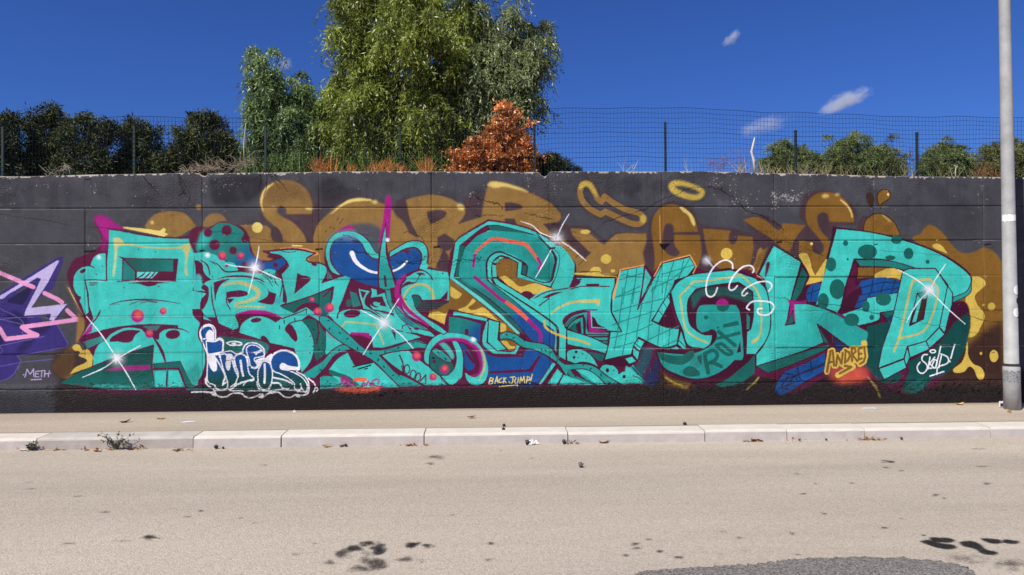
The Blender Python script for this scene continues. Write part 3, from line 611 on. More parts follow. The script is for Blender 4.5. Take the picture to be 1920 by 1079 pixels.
    f('T', '1030,740! 1040,690 1110,600 1180,545 1230,530 1310,500! 1560,545! 1580,640 1575,870! 1470,850! 1380,860! 1265,860! 1240,815 1180,800 1130,830 1120,900 1180,990 1300,1060! 1260,1110! 1110,1030 1040,930', L8, ol='M', ow=1.6)
    f('T', '1240,500! 1310,400! 1340,480! 1320,510! 1560,545! 1480,600 1380,560', L8)
    s('M', 2.2, '1210,520! 1290,530 1350,570 1388,632'); f('M', '1030,745! 1050,690 1110,650 1190,655 1215,620 1230,580 1200,555! 1270,550 1310,580! 1260,575 1235,600 1200,660 1120,685 1060,710')
    f('T', '1090,610 1140,580 1190,560 1205,600 1180,650 1130,650', L8); f('M', '1470,850! 1555,755! 1550,855!'); d('M', 1502, 558, 9)
    s('YE', (2.6, 3.4, 5, 6), '1130,1000! 1060,910 1060,830 1120,730 1210,685 1300,690 1370,740 1395,835!', op=.8)
    f('DG', '1125,870 1180,805 1240,820 1255,870 1240,900! 1200,985! 1150,940', L8, ol='M', ow=2); f('DG', '1250,880! 1585,885! 1430,985! 1210,985!')
    for i in range(5): s('M2', 2, '%d,%d! %d,%d!' % (1255-i*9, 893+i*20, 1570-i*26, 893+i*20))
    fr('N')
    f('T', '930,-10! 965,80 1040,160 1150,240 1290,350 1390,405! 1435,382! 1330,300 1200,222 1100,140 1050,60!', L8, ol='M', ow=1.6); f('T', '960,-60! 1020,-60! 1060,70! 1000,100!'); s('MG', (7, 8, 5), '905,-20! 950,80 1030,165 1140,245 1220,300', soft=.8); s('YE', (2.4, 2.4, 1.4), '935,-10! 960,40 1010,110 1070,160', op=.75)
    # ---- big S
    L9 = TQ+'big double outlined turquoise letter S'
    fr('E')
    f('M', '85,900! 100,780 130,620! 160,580 380,445! 560,475 740,530 900,625! 990,730 1038,780 1035,870 1000,970! 900,985! 700,1060! 740,1079! 960,1200! 985,1260! 985,1520! 940,1600! 720,1180! 500,1079! 320,1090! 100,940!', L9)
    f('T', '92,895! 110,790 135,625! 165,590 385,460! 560,487 730,540 890,640 985,745! 1027,785! 1025,860 985,965! 880,970! 850,955! 590,880! 600,760! 520,710 460,700 400,745 395,860 420,890! 760,1110! 740,1140! 420,1079! 330,1079! 105,925!', L9)
    f('M2', '122,880! 140,800 170,640! 370,490! 460,490 600,525 740,568 830,640 890,720 915,770! 880,900! 860,950! 790,930! 700,910! 840,915! 880,760! 860,700 770,600 740,570! 560,535! 380,530! 220,650! 165,790 165,880!')
    f('T2', '168,870! 170,790 215,650 300,570 400,535 560,540 740,580 830,660 880,760! 840,915! 680,870! 635,860! 640,790 670,770 640,760 560,710 450,690 380,740 375,870! 380,900! 500,985! 720,1130! 900,1250 960,1350 970,1450! 900,1500! 640,1230! 450,1079! 165,890!', L9)
    f('T3', '640,700 740,600 830,680 875,760! 840,910! 690,870! 740,800', soft=6, op=.55); f('DG', '700,880! 780,780! 870,770! 838,912!', soft=6, op=.5)
    f('DG', '165,640! 205,650 170,780 165,870! 135,880! 150,760'); f('M', '175,635! 370,490 380,530! 300,570 215,655!'); f('DG', '380,495! 460,495 600,528 740,570! 600,545 400,530!')
    s('OR', (4, 6, 7, 7, 5), '280,720! 300,680 400,600 440,592 560,615 660,635 710,690 760,760', op=.95); s('MG', 5, '280,715! 270,800!'); s('MG', 5, '755,740! 775,790 760,815!')
    # inner loop
    f('M2', '365,880! 370,750 450,685 540,710 660,770! 680,800 672,870! 860,930! 850,960! 590,890! 600,770! 500,730 440,750! 440,850 460,895! 800,1090! 740,1110! 395,910!')
    f('T', '378,870! 385,750 455,698 540,722 635,770! 625,860! 850,925! 842,948! 600,882! 608,770! 520,725 460,720 410,780 408,880 440,910! 760,1110! 720,1120! 390,900!', L9)
    f('DG', '640,790! 672,795! 662,868! 635,855!'); f('T', '412,785! 440,790! 445,880! 415,880!'); f('T', '415,770! 470,728! 500,732! 440,775!'); s('M2', 1.8, '410,782! 440,788!')
    f('GO2', '445,860! 440,790 480,745 560,750 600,780! 592,880! 760,930! 890,980! 700,1010 460,880', GL+'gold ground inside the big turquoise S')
    f('YE', '465,880! 510,872 560,905 620,950 700,930 740,925! 890,975! 780,1000 700,1010 620,1010! 560,970', 'gold_lettering|yellow_splash|yellow splash inside the big turquoise S')
    f('M', '620,1005 660,985 710,1000 720,1040! 690,1065! 610,1005!')
    fr('O'); s('M2', 2.2, '1165,395! 1250,470 1250,560 1210,720 1160,830'); s('T', 4, '1170,400! 1235,480 1235,570 1195,720 1145,810'); s('M2', 2, '1150,390! 1205,480 1200,580 1140,775 830,690')
    s('M2', 2, '1000,230! 1090,320 1175,395'); s('LT', 3, '1040,250! 1110,330 1180,390')
    f('T', '1190,380! 1260,370 1330,430 1425,570! 1415,680 1355,830! 1220,870! 1165,830! 1215,720 1258,560 1250,470', L9)
    # S diagonal bands
    fr('P')
    f('GO2', '-102,-220! 0,-140! 200,-10! 450,190! 690,400! 640,570 560,570 450,480! 460,260! 0,140! -110,120! -160,300! -340,200! -330,140! -240,120! -110,40!', GL+'gold ground left of the big S stroke')
    f('YE', '-345,205! -320,165 -230,145! -150,170 -130,140! -160,290!', 'gold_lettering|yellow_splash|yellow splash left of the big S stroke'); f('YE', '-90,-140! 40,-50! 0,-5 -50,0 -90,-30 -95,-90', 'gold_lettering|yellow_splash|yellow splash left of the big S stroke')
    f('YE', '0,140! 0,120 80,90 160,0! 190,30 150,70 110,110 170,130 260,100! 300,110! 470,270 530,300 520,380 460,370! 460,270! 300,200!', 'gold_lettering|yellow_splash|yellow splash left of the big S stroke'); f('YE', '470,480! 540,480 580,530 640,540! 620,570 560,575!')
    f('M', '-105,-225! 430,-225! 470,-195! 790,-10! 1000,180! 1220,340! 1220,720! 1100,640! 960,520! 760,480! 680,400! 455,225! 185,0!', L9)
    f('LT', '-98,-228! -55,-228! 265,0! 480,185! 690,390! 660,400! 455,205! 195,0!'); f('DG', '-46,-228! 10,-228! 335,0! 640,260! 760,420! 700,380! 485,185! 274,0!')
    f('T3', '18,-228! 310,-228! 330,-195! 600,0! 960,260 1075,370 1080,560! 960,510! 850,490 640,260 345,0!', L9, grad=('BL', 480, 80, 760, 300)); s('M2', 2, '14,-226! 335,-2! 640,265 760,420')
    f('T2', '18,-235! 310,-235! 330,-200 420,-120! 130,-130! 18,-222!', soft=4); s('M', 1.6, '312,-225! 330,-195! 604,0! 800,150')
    f('BL', '600,200! 850,200! 960,260 1075,370 1080,560! 940,500! 760,380!', soft=5)
    f('T', '378,-228! 425,-228! 470,-190! 780,0! 900,80 1180,300 1215,345! 1205,700! 1120,650! 1120,380 1050,310 900,210 640,0! 420,-150!', L9, ol='M2', ow=1.8); s('M2', 2.4, '420,-150! 660,0! 920,170 1100,310 1125,380 1115,640')
    f('T', '318,-228! 358,-228! 390,-170! 650,0! 920,180 1085,310 1105,370 1100,630! 1075,570! 1080,390 1040,340 900,250 590,0! 345,-190!', L9, ol='M2', ow=1.4)
    s('MG', (6, 5, 7), '180,-240! 460,0! 560,60!'); s('OR', (7, 8, 7), '540,45! 680,150 800,260'); s('MG', (7, 6), '790,250! 870,330 920,400 915,500')
    s('YE', 4.4, '965,255! 970,310 1020,360 1100,400 1230,445 1380,480 1470,515', op=.9)
    # lower left hook of S
    f('M', '-40,140! 330,220! 470,260! 460,480! 560,575! 650,570! 690,520! 760,500! 760,580 720,655 380,655! 240,500! 250,280! -40,210!', L9)
    f('T', '-60,150! 0,155 320,225! 270,500 390,620! 640,625! 690,530! 655,525! 620,595 450,595! 310,500! 330,260! 0,190! -60,190!', L9); f('T', '335,235! 460,265! 440,460! 545,575! 430,590! 325,490!', L9, ol='M2', ow=1.8)
    f('T3', '-110,205! 0,215 250,285! 235,500! 180,440 0,390! -110,390!', L9, grad=('BL', 40, 260, 230, 420)); f('M', '70,345! 110,345! 110,410! 70,410!')
    f('BL', '260,500! 350,640 720,660! 760,580 840,560! 1050,720 1000,800 870,975! 330,975! 340,800!', L9, soft=.4); f('M', '345,820! 790,795! 900,640! 920,650! 830,825! 345,845!')
    f('T', '900,965! 1060,720! 1090,740! 930,965!', L9); f('T', '1000,965! 1110,790! 1170,850! 1100,970!', L9); s('M2', 2.4, '1100,750! 950,965!'); s('M2', 2.2, '1185,850! 1105,975!')
    f('NB', '320,960! 400,930 880,940 880,990 500,1000', soft=3, op=.7)
    # S tentacle
    f('T2', '460,400! 540,375 640,400 760,475 960,510 1040,560 1130,690 1200,740! 1400,735 1530,765 1640,850 1830,970! 1540,970! 1400,900! 1290,800 1230,860 1500,965! 1350,965! 1220,880 1120,740 1000,650 850,580 720,550 600,470 520,455 460,465!', L6, ol='M2', ow=2)
    f('T3', '1230,800 1300,860 1540,970! 1420,970! 1260,880', L6)
    for i, q in enumerate(((530, 400), (630, 440), (735, 480), (930, 565), (990, 590), (1030, 610), (1110, 690), (1320, 880), (1390, 895), (1495, 785), (1600, 870), (1690, 940), (1430, 955), (1400, 755))):
        a = i*2.3+.6; s('K', 1.7, '%f,%f! %f,%f!' % (q[0], q[1], q[0]+22*math.cos(a), q[1]+22*math.sin(a)))
    # ---- C (second)
    L10 = TQ+'turquoise letter C right of the big S'
    fr('O')
    f('M', '1355,850! 1440,690! 1470,760 1460,840! 1880,720! 1920,1079! 1300,1079! 920,975!', L10)
    f('T', '920,975! 1010,905 1200,850 1370,835! 1460,810 1490,760 1430,730! 1875,735! 1870,830 1840,1079! 1050,1079! 1000,1030', L10); f('M', '1045,960! 1170,900 1300,882! 1200,920 1120,960 1030,1040! 1100,960'); s('M', 2, '1380,855! 1500,825 1815,825'); f('M', '1555,795! 1700,795! 1700,825! 1550,825!'); s('M', 2.2, '960,965! 1100,890 1350,845'); d('M', 1490, 745, 18, 8)
    f('M', '1360,840! 1430,720! 1455,745 1470,790 1430,830')
    f('YE', '1425,670! 1580,665 1620,615 1700,610 1730,670! 1900,710! 1900,730! 1420,690!', 'gold_lettering|yellow_splash|yellow splash above the turquoise letter K'); d('YE', 1855, 650, 26, 18)
    s('K', 1.8, '1420,665! 1700,660 1760,690 1910,705', op=.7); s('M2', 3, '1440,720! 1885,725!')
    fr('P')
    f('T', '800,0! 1720,-20! 1720,150 1760,230 1840,380! 1690,360 1640,325! 1490,330! 1480,140! 1330,140 1220,200 1175,260 1200,330! 900,90!', L10); s('M2', 2.2, '1720,0! 1715,140 1760,240 1838,382! 1480,345!'); s('M2', 2, '905,80! 1020,0'); s('M', 2, '1175,290! 1180,230 1260,170 1400,132 1555,130')
    s('YE', (3, 4, 5, 7), '1045,165! 1150,90 1300,40 1560,28', op=.85); f('YE', '1540,10! 1590,10! 1580,80! 1560,80!', soft=.4)
    f('M2', '1190,330! 1200,280 1280,200 1440,140! 1480,140! 1490,325! 1700,375! 1660,560! 1420,440!', L10)
    f('T2', '1195,290! 1280,200 1445,150! 1440,330 1460,385! 1690,385! 1680,420! 1430,425! 1410,200 1300,230 1210,320!'); f('T2', '1230,320! 1300,250 1395,210! 1405,425! 1500,440! 1680,440! 1670,470! 1480,470! 1385,415! 1370,250! 1240,340'); s('M2', 1.6, '1205,300! 1290,220 1405,185! 1425,405! 1690,410!')
    f('DG', '1240,330! 1310,270! 1340,390! 1300,370!'); f('MG', '1445,140! 1485,140! 1495,330! 1700,370! 1470,385!', soft=.4); f('M2', '1495,200! 1530,220 1570,290 1650,330! 1500,325!'); s('LT', 1.6, '1490,150! 1500,325! 1650,335!'); s('T2', 2, '1500,490! 1670,490'); s('T2', 2, '1570,512! 1665,512')
    # big feather of letter C to the right
    f('T', '1215,350! 1500,440 1700,540 1840,620 2060,850 2090,900! 1900,780 1700,650 1550,590 1220,520!', L10, ol='M2', ow=2); s('YE', 4.4, '1230,445! 1380,480 1470,515', op=.9)
    f('M', '1225,530! 1640,620! 1640,700! 1560,720! 1420,600 1225,580!'); f('DG', '1440,600! 1640,630! 1630,700! 1580,700!')
    f('T', '1220,700! 1220,600 1300,570 1400,580 1500,650 1580,780! 1480,730 1380,715 1310,735!', L10, ol='M2', ow=1.6)
    for q in ((1322, 600, 16), (1298, 662, 15), (1395, 625, 7), (1342, 665, 6), (1430, 675, 6), (1445, 640, 4)): d('M2', *q)
    f('T', '1580,800! 1620,750 1720,745 1790,800 1800,850! 1850,820 1930,830 2100,960! 1840,968! 1700,890', L10, ol='M2', ow=1.6); d('M2', 1672, 808, 20, 24); d('M2', 1860, 878, 18, 22)
    for q in ((1745, 812, 7), (1725, 855, 6), (1905, 880, 7), (1890, 930, 6), (1960, 930, 6)): d('M2', *q)
    f('T', '1310,800! 1420,800 1530,850 1640,970! 1560,970! 1440,880!'); s('M2', 1.8, '1280,800! 1420,795 1540,855 1660,970'); f('T', '1180,860! 1300,900 1500,970! 1130,970!', L10)
    # ---- K (checked)
    L11 = TQ+'turquoise letter K with a grid pattern'
    fr('G')
    f('M2', '28,1010! 84,824! 280,785! 345,875! 400,768! 620,718! 668,800! 480,1010! 470,1100! 520,1260! 600,1310! 590,1440! 500,1490! 400,1430 300,1370! 230,1500! 160,1560! 0,1540! -40,1510! 5,1375! 15,1292! 98,1290! 24,1140!', L11)
    f('T', '92,832! 272,795! 268,850 245,1040 222,1125! 345,885! 410,775! 615,728! 655,800! 600,870 470,1000 327,1207! 427,1253 537,1267! 517,1387! 447,1407 387,1405 227,1330! 187,1413! 173,1460! 100,1473! -27,1503! 7,1373! 17,1287! 103,1290! 27,1140! 30,1000!', L11, ol='M2', ow=2)
    s('PO', 3.6, '18,1040! 40,960 72,895!', op=0); s('PO', 3.6, '75,890! 40,1040!'); s('PO', 2.4, '75,895! 92,825! 270,790!'); s('PO', 2.4, '345,875! 400,770! 615,715! 662,800! 640,850!')
    s('M2', 2, '275,790! 330,880 355,880!'); f('M', '275,795! 345,885! 245,1075! 220,1120! 262,900!'); f('T', '280,815! 325,885! 250,1040! 270,900!', op=.9)
    fr('Q')
    f('T', '1180,480! 1250,545! 1235,715! 1140,635!', L11, ol='M2', ow=1.8); f('T', '1130,655! 1225,735! 1150,765 1060,750 950,690! 1040,680!', L11, ol='M2', ow=1.8); f('T', '700,570! 775,605! 715,715! 645,650!', L11, ol='M2', ow=1.8); f('T', '640,670! 715,720! 695,820! 640,755!', L11, ol='M2', ow=1.8); f('T', '545,795! 630,770! 680,825! 600,860!', L11, ol='M2', ow=1.6)
    f('T', '1050,60! 1060,170! 930,400! 860,370! 960,190!', L11, ol='M2', ow=2)
    for t in ('930,260! 980,310', '985,170! 1020,220', '1020,90! 1050,130', '660,620! 730,680', '1140,570! 1240,680', '1060,680! 1140,765', '980,690! 1060,760'): s('DD', 1.5, t)
    for t in ('530,0! 510,180 470,480 430,700', '650,0! 600,300 560,560 520,765', '860,0! 850,40', '740,180! 700,420 680,560', '860,0! 860,150 820,430 810,590', '980,-40! 970,60', '940,430! 920,640', '1055,450! 1040,660', '440,110! 720,40', '420,270! 700,190 980,125', '410,420! 480,390 700,320 880,265', '380,570! 700,480 860,410', '420,680! 560,640 700,600', '800,590! 1060,470 1160,430', '980,660! 1140,585', '860,20! 900,0'):
        s('T3', 1.7, t)
    fr('G')
    for t in ('150,830! 130,950 110,1079', '215,815! 200,950 185,1079', '85,900! 265,850', '60,1030! 240,950', '495,760! 450,900 420,1050', '570,745! 545,850 500,1000', '400,860! 640,790', '330,960! 470,900 560,830', '410,780! 340,1000', '270,1000! 330,930', '620,730! 430,1040'):
        s('T3', 1.7, t)
    # feather shading blue under K
    fr('Q')
    f((20,84,96), '600,900! 700,850 760,680 880,690! 840,860 760,1000 820,1079! 700,1050', soft=4, op=.85); f('NB', '800,900 900,800 940,940 900,1079 790,1079', soft=4, op=.8); f('M', '820,880! 870,690! 900,700! 850,920 750,980!', soft=1.5, op=.8)
    f('T', '560,880! 600,900 720,1000 770,1070! 640,1060 560,960', soft=.6); s('M2', 1.6, '540,820! 640,900 700,980'); s('M2', 1.4, '640,990! 700,1010 765,1070')
    # ---- ring O with ROXI
    L12 = TQ+'turquoise ring letter O with a smaller letter inside'
    fr('H')
    f('SB', '380,600! 480,660 640,710 640,790 400,740!', soft=2); f('GO2', '395,620! 480,680 620,715! 600,760 460,730!', soft=2.5, op=.5); s('YE', 2.4, '432,672! 500,715 560,735', soft=.5, op=.7); d('YE', 570, 745, 30, 8, soft=1, op=.6); s('YE', 2.4, '1040,765! 1100,710 1130,672', soft=.5, op=.6)
    f('M2', '465,60! 500,-60! 640,-100 900,-150! 1000,-130! 1210,-30! 1220,330 1160,500! 1050,560! 1100,620! 1000,700 800,740 640,715 480,650 390,580 350,460! 590,460! 540,300!', L12)
    f('DG', '1050,560! 1100,500! 1100,640! 980,720 820,735 900,680', L12)
    f('DG', '620,60! 700,10 760,0 1000,0! 1080,40! 1090,120! 900,60! 700,60! 640,160!', soft=3, op=.8)
    f('T2', '660,200 680,140 720,125 960,125! 990,180 1020,500 1010,545! 950,545! 880,610 760,670 640,685 520,650 410,590 365,480! 600,500! 720,460 800,400 812,340 780,315 745,330 700,340! 665,300', L12, ol='M2', ow=1.8)
    f('DG', '365,480! 480,510! 560,510! 635,470 640,520 560,575 480,570 400,540'); f('DG', '560,640 570,610 610,585 650,600 690,640 680,660 600,665'); d('DG', 735, 222, 17); f('DG', '812,130! 915,128! 900,160 865,178 825,165'); d('DG', 825, 298, 9)
    RX = 'name_tag|tag_lettering|dark teal word ROXI inside the ring letter'
    f('DG', '865,275! 975,248! 985,280! 862,300!', RX); s('DG', 7, '830,330! 950,430!', part=RX); s('DG', (7, 5), '980,340! 820,380!', part=RX)
    s('DG', 6.5, '815,430 850,420 900,460 930,490 900,500 850,470 812,435', part=RX); s('DG', 8, '725,500! 750,635!', part=RX); s('DG', 7, '725,495! 790,470 820,500 800,545 745,570! 780,560 850,590!', part=RX); f('DG', '670,510! 705,500! 700,580! 672,540!', RX)
    f('M2', '965,490! 990,400! 998,480!'); f('MG', '812,122 830,92 860,80 900,105 905,128!', soft=.6)
    f('T', '470,30! 520,-40 620,-95 780,-120 920,-135! 1010,-105 1110,-70! 1190,20 1215,130 1215,330 1160,440 1110,500! 1035,500! 1040,330! 1070,310! 1090,200 1085,30! 980,-40! 800,-20 660,10! 600,100 610,260 650,310 720,350 785,352! 770,420 720,460! 600,430 560,320 510,200', L12, ol='M2', ow=2.2)
    s('YE', 3.6, '1110,400! 1145,330 1145,100 1110,10! 1000,-95! 800,-60 640,-45! 540,60! 560,200 585,310 650,370 745,412!', op=.8); s('YE', 6, '1085,405! 1120,385!', op=.8)
    f('T3', '1040,190! 1065,220! 1060,310! 1040,310!')
    s('M2', 2.4, '1190,-30! 1215,100 1218,330 1110,500')
    # ---- L / D big right letters
    fr('G')
    f('DG', '460,980! 500,960! 440,1240! 390,1240!', op=0)
    L13 = TQ+'tall turquoise letter L right of the ring letter'
    f('M2', '1115,860! 1235,630! 1460,760! 1500,860! 1450,960! 1250,1040! 1200,960!', L13); s('PO', 2, '1118,868! 1170,900!')
    f('T', '1130,860! 1240,640! 1448,765! 1365,1079! 1345,1200! 1330,1240! 1400,1230! 1390,1079! 1530,1079! 1700,1150 1860,1240! 2050,1290! 2000,1420! 1800,1400! 1570,1230! 1620,1370! 1480,1430 1110,1550! 1110,1460! 1160,1400 1215,1270 1210,1079 1170,900!', L13, ol='M2', ow=2.2, grad=('T2', 1280, 1000, 1800, 1330))
    f('M', '1190,770 1215,768 1200,840 1175,900! 1180,830', soft=.6); f('DG', '1455,800! 1500,870! 1430,1060! 1370,1060!', L13, ol='M2', ow=1.6)
    fr('H')
    s('MG', 4, '1370,105! 1560,105 1700,175 1920,310'); f('MG', '1370,105! 1400,108! 1400,250! 1330,285! 1360,200', soft=.8); f('DG', '1335,280! 1385,170! 1390,265!', ol='M2', ow=1.4); s('MG', 6, '1360,105! 1560,104!', soft=.6)
    f('DG', '1110,590! 1300,530 1500,470 1660,420! 1660,450 1400,570 1200,640!', L13, ol='M2', ow=1.8); f('DG', '1570,275! 1660,420! 1620,410!', ol='M2', ow=1.6); f('M2', '1575,272! 1800,440! 1680,440!'); f('NB', '1690,380! 1790,450! 1720,480!', soft=1.5)
    f('M2', '1280,660! 1640,500! 1620,640! 1480,720! 1300,800! 1260,780!', soft=1.5)
    f('BL', '1290,680! 1330,630! 1480,570! 1630,490! 1630,620! 1480,700! 1320,800 1265,790 1260,740', TQ+'blue checked block under the turquoise letter L', soft=.6)
    for t in ('1320,640! 1400,660 1420,700', '1420,590! 1440,680 1480,700', '1520,550! 1530,640', '1290,700! 1400,660 1640,560', '1300,750! 1450,690', '1580,600! 1640,560'): s('NB', 2.6, t); 
    for t in ('1340,740! 1400,665 1550,610! 1640,570', '1360,650! 1300,740'): s('M2', 2.2, t)
    f('OR', '1660,600 1800,560 1900,620 1880,690 1700,700', soft=9, op=.4)
    # ---- D dotted
    L14 = TQ+'large dotted turquoise letter D at the right'
    fr('I')
    f('M2', '375,930! 470,620! 485,500! 520,505 720,530 900,565 1100,620 1280,690 1420,770 1520,860 1530,920 1500,1000 1380,1060! 1380,1120! 700,1180! 520,1150! 290,1080! 270,960!', L14)
    f('T', '360,1090! 410,900 515,520! 720,540 900,575 1100,632 1280,705 1420,790 1510,870 1520,920 1490,985 1390,1030! 1380,1000! 1255,815! 1100,830 900,750 640,740! 560,1079! 520,1145! 370,1085!', L14)
    f('T2', '1390,1030! 1490,985 1525,915! 1515,1000 1380,1075!', L14, ol='M2', ow=1.6)
    for x, y, a, b in ((580, 625, 20, 22), (745, 690, 74, 55), (965, 600, 42, 32), (1055, 703, 37, 43), (918, 735, 38, 18), (1198, 765, 15, 15), (470, 785, 40, 53), (595, 747, 8, 10), (520, 970, 58, 75), (415, 1060, 42, 60)): d('DG', x, y, a, b)
    f('T', '520,1000! 600,900! 700,740! 900,735! 560,1079! 545,1079!', op=0); f('M2', '640,745! 680,800! 660,900! 700,900 700,1000! 690,1100! 545,1100! 575,960!', L14); f('M', '600,900! 650,770! 670,810! 650,930! 690,960! 660,1050! 570,1080!', soft=1.5)
    f('T3', '650,750! 900,755 1150,825! 1060,832 900,805 690,800!', L14, ol='M2', ow=1.6)
    f('GO2', '675,808! 900,812 1030,835! 1005,910! 880,880 670,890!', GL+'gold ground inside the dotted letter D'); f('YE', '800,880 880,820 940,812! 1030,838! 1008,910! 950,885', 'gold_lettering|yellow_splash|yellow splash inside the dotted letter D')
    f('BL', '700,910! 850,880 1005,915! 985,990! 730,1050! 690,1079! 660,1000', TQ+'blue checked block inside the dotted letter D', soft=.4)
    for t in ('790,895! 770,1000 740,1040', '880,885! 860,950 840,1020', '955,900! 920,1010', '700,960! 860,920 1000,925', '690,1020! 850,980 985,960'): s('NB', 2.4, t)
    f('BL', '290,980! 330,940 395,925! 370,1060! 300,1060!', soft=.8); f('YE', '285,940! 310,870 230,720 245,700 295,710 330,820 350,870! 430,745! 440,745! 410,910!', 'gold_lettering|yellow_splash|yellow splash between the last two big letters'); f('BL', '280,1000! 395,925! 370,1065! 300,1065!')
    for t in ('340,950! 320,1060', '290,1010! 390,970'): s('NB', 2.2, t)
    f('M2', '200,1060! 285,945! 300,940! 280,1060!', soft=.5)
    fr('J')
    f('M2', '530,190! 560,100 700,-20! 720,140! 860,240! 750,330! 690,300!', soft=.6)
    f('BL', '650,150! 690,60! 740,50! 720,140!', soft=.6); s('NB', 2, '670,110! 735,90')
    f('T', '550,200! 720,140! 745,75! 980,35! 945,170! 840,185! 830,240 680,285! 620,250', L14, ol='M2', ow=1.6)
    for x, y, a, b in ((628, 240, 56, 48), (865, 85, 58, 50), (735, 140, 28, 42), (778, 222, 18, 20)): d('DG', x, y, a, b)
    f('DG', '840,190! 945,170! 920,290! 880,220!', L14, ol='M2', ow=1.6); f('M2', '840,195! 880,215! 920,280! 900,300!'); f('NB', '885,225! 930,210! 920,260!')
    # ---- last letter (slab)
    L15 = TQ+'last turquoise slab letter with a sparkling star'
    f('DD', '740,290! 910,255! 930,300! 870,600! 840,620! 860,690! 960,640 1000,640! 990,690 930,720 850,710! 760,620! 700,560! 750,350!', L15, soft=.6)
    f('M2', '1380,120! 1460,100 1500,130 1520,230! 1360,520! 1200,680! 1000,760! 1040,620! 1060,520! 1340,330!', L15, soft=1)
    f('DD', '1500,190! 1515,260 1490,420 1430,540 1340,640 1230,680! 1180,750 1080,790 1000,770! 1060,620! 1050,560! 1250,460! 1400,260!', L15, soft=2.4); f('T3', '1000,760! 1100,700 1190,690! 1150,770 1080,790', soft=4, op=.45)
    f('T', '1010,-125! 1060,-145! 1255,-145! 1350,-20! 1290,290! 1185,400! 1045,440! 1020,530! 825,605! 860,440 930,230', L15, ol='M2', ow=2.2)
    f('T', '1260,-140! 1385,40! 1380,120! 1325,340! 1285,295! 1345,-10!', L15, ol='M2', ow=2); f('T', '1285,300! 1325,350! 1210,455! 1185,400!', L15, ol='M2', ow=2); f('T', '1050,440! 1185,400! 1212,460! 1065,525!', L15, ol='M2', ow=2); f('T', '1045,445! 1065,520! 1035,590! 1022,530!', L15, ol='M2', ow=2); f('T', '830,608! 1022,535! 1038,600! 870,690!', L15, ol='M2', ow=2.2)
    s('YE', 4.4, '945,475! 985,370 1070,0 1090,-55! 1215,-65!', op=.85); s('YE', 4, '1215,-65! 1270,0 1265,90 1210,260 1150,335 985,380', op=.8)
    f('T2', '1120,45! 1195,20! 1155,90!', ol='M2', ow=1.6); f('M2', '1150,90! 1195,75! 1165,230! 1060,285! 1080,200 1120,130!'); f('T', '1080,260! 1130,100! 1150,95! 1110,255!'); f('SB', '1150,100! 1185,85! 1155,220! 1115,260!'); s('M2', 2, '1120,40! 1060,285! 1165,235! 1195,60')
    f('M2', '600,720! 760,700 860,715 960,700 960,760 700,760', soft=5, op=.5)
    s('YE', (2, 4, 2), '750,670! 810,750 840,820', soft=1.4, op=.5)
    f('OR', '520,690 700,590 760,640 740,690 600,715', soft=6, op=.5)
    # ---------------------------------------------------------------- throw up (white outlined blue letters)
    fr('L'); TU = 'white_outlined_lettering|bubble_letter|'
    f('W', '85,370! 85,310 120,250 180,225 240,245 270,300 268,400! 310,380 350,400 360,440 355,540! 440,525 500,560 560,540! 570,500 600,450 680,432 760,455 815,510 820,580 800,630! 870,650 900,590 930,545 1010,515 1100,525 1170,570 1210,640 1215,740! 1180,760! 1260,800 1310,860 1320,930 1295,1000! 1180,985! 1000,970! 880,985 760,985! 560,985! 420,985! 260,985! 230,960! 150,900 145,860 170,780! 165,570! 145,520!', TU+'throw up of blue bubble letters outlined in white')
    G = ('DD', 600, 640, 600, 900)
    f('BL', '100,365! 100,310 130,262 180,242 230,258 255,300 255,412! 312,395 340,412 346,440 345,550! 440,540 500,572 575,555! 585,505 612,464 680,446 750,468 800,520 806,578 790,640! 870,662 908,600 938,558 1012,529 1096,539 1160,582 1196,645 1200,735! 1165,765! 1255,815 1296,868 1305,925 1288,985! 1180,970 1000,958 880,972 640,972 400,972 255,966 190,925 160,880! 184,780! 180,570! 160,515!', grad=G)
    f('W', '165,415! 165,340 200,302 238,310 250,350 248,420!'); f('W', '383,562! 442,562! 427,690 410,748 388,700'); f('W', '660,722! 700,640! 800,605 872,645! 800,640 765,680 745,725! 700,735'); f('W', '818,612! 905,565 882,640 890,710! 868,655 830,640'); f('W', '600,585! 622,590! 645,700! 630,690 615,640'); f('W', '345,430! 360,545! 300,566 180,580! 175,565 300,552!')
    f('DD', '165,860! 250,915 420,905 560,900 740,930 900,915 1000,900 1150,920 1290,900! 1300,975 1180,970 1000,958 880,972 640,972 400,972 255,966 190,925!')
    f('BL', '100,360! 100,300 150,255 210,255 245,310 245,330 200,300 165,340 160,390! 120,400!', TU+'first blue bubble letter', ol='W', ow=2.2, grad=None)
    f('BL', '160,420! 250,425 310,405 345,430 340,540! 240,560 175,570! 165,500', TU+'first blue bubble letter', ol='W', ow=2.2); f('BL', '180,600! 240,580 300,570! 330,640 360,740 370,820 350,900 400,880 390,950 330,975 270,950 250,910! 180,880 170,780', TU+'first blue bubble letter', ol='W', ow=2.2, grad=G)
    f('W', '172,575! 240,570 280,690 275,750 235,760 190,680'); s('W', 2.6, '250,590! 330,720 370,820 345,915'); s('W', 2.6, '150,850! 170,910 210,940'); s('W', 2.6, '255,915! 270,950 330,975 390,950 415,880')
    f('BL', '310,575! 380,570 385,700 410,745 425,690 440,575! 460,600 480,720 520,850 480,930 410,960 400,880 340,700', TU+'second blue bubble letter', ol='W', ow=2.2, grad=G)
    s('W', 2.6, '440,600! 480,740 525,850 430,940'); d('W', 405, 720, 12, 24)
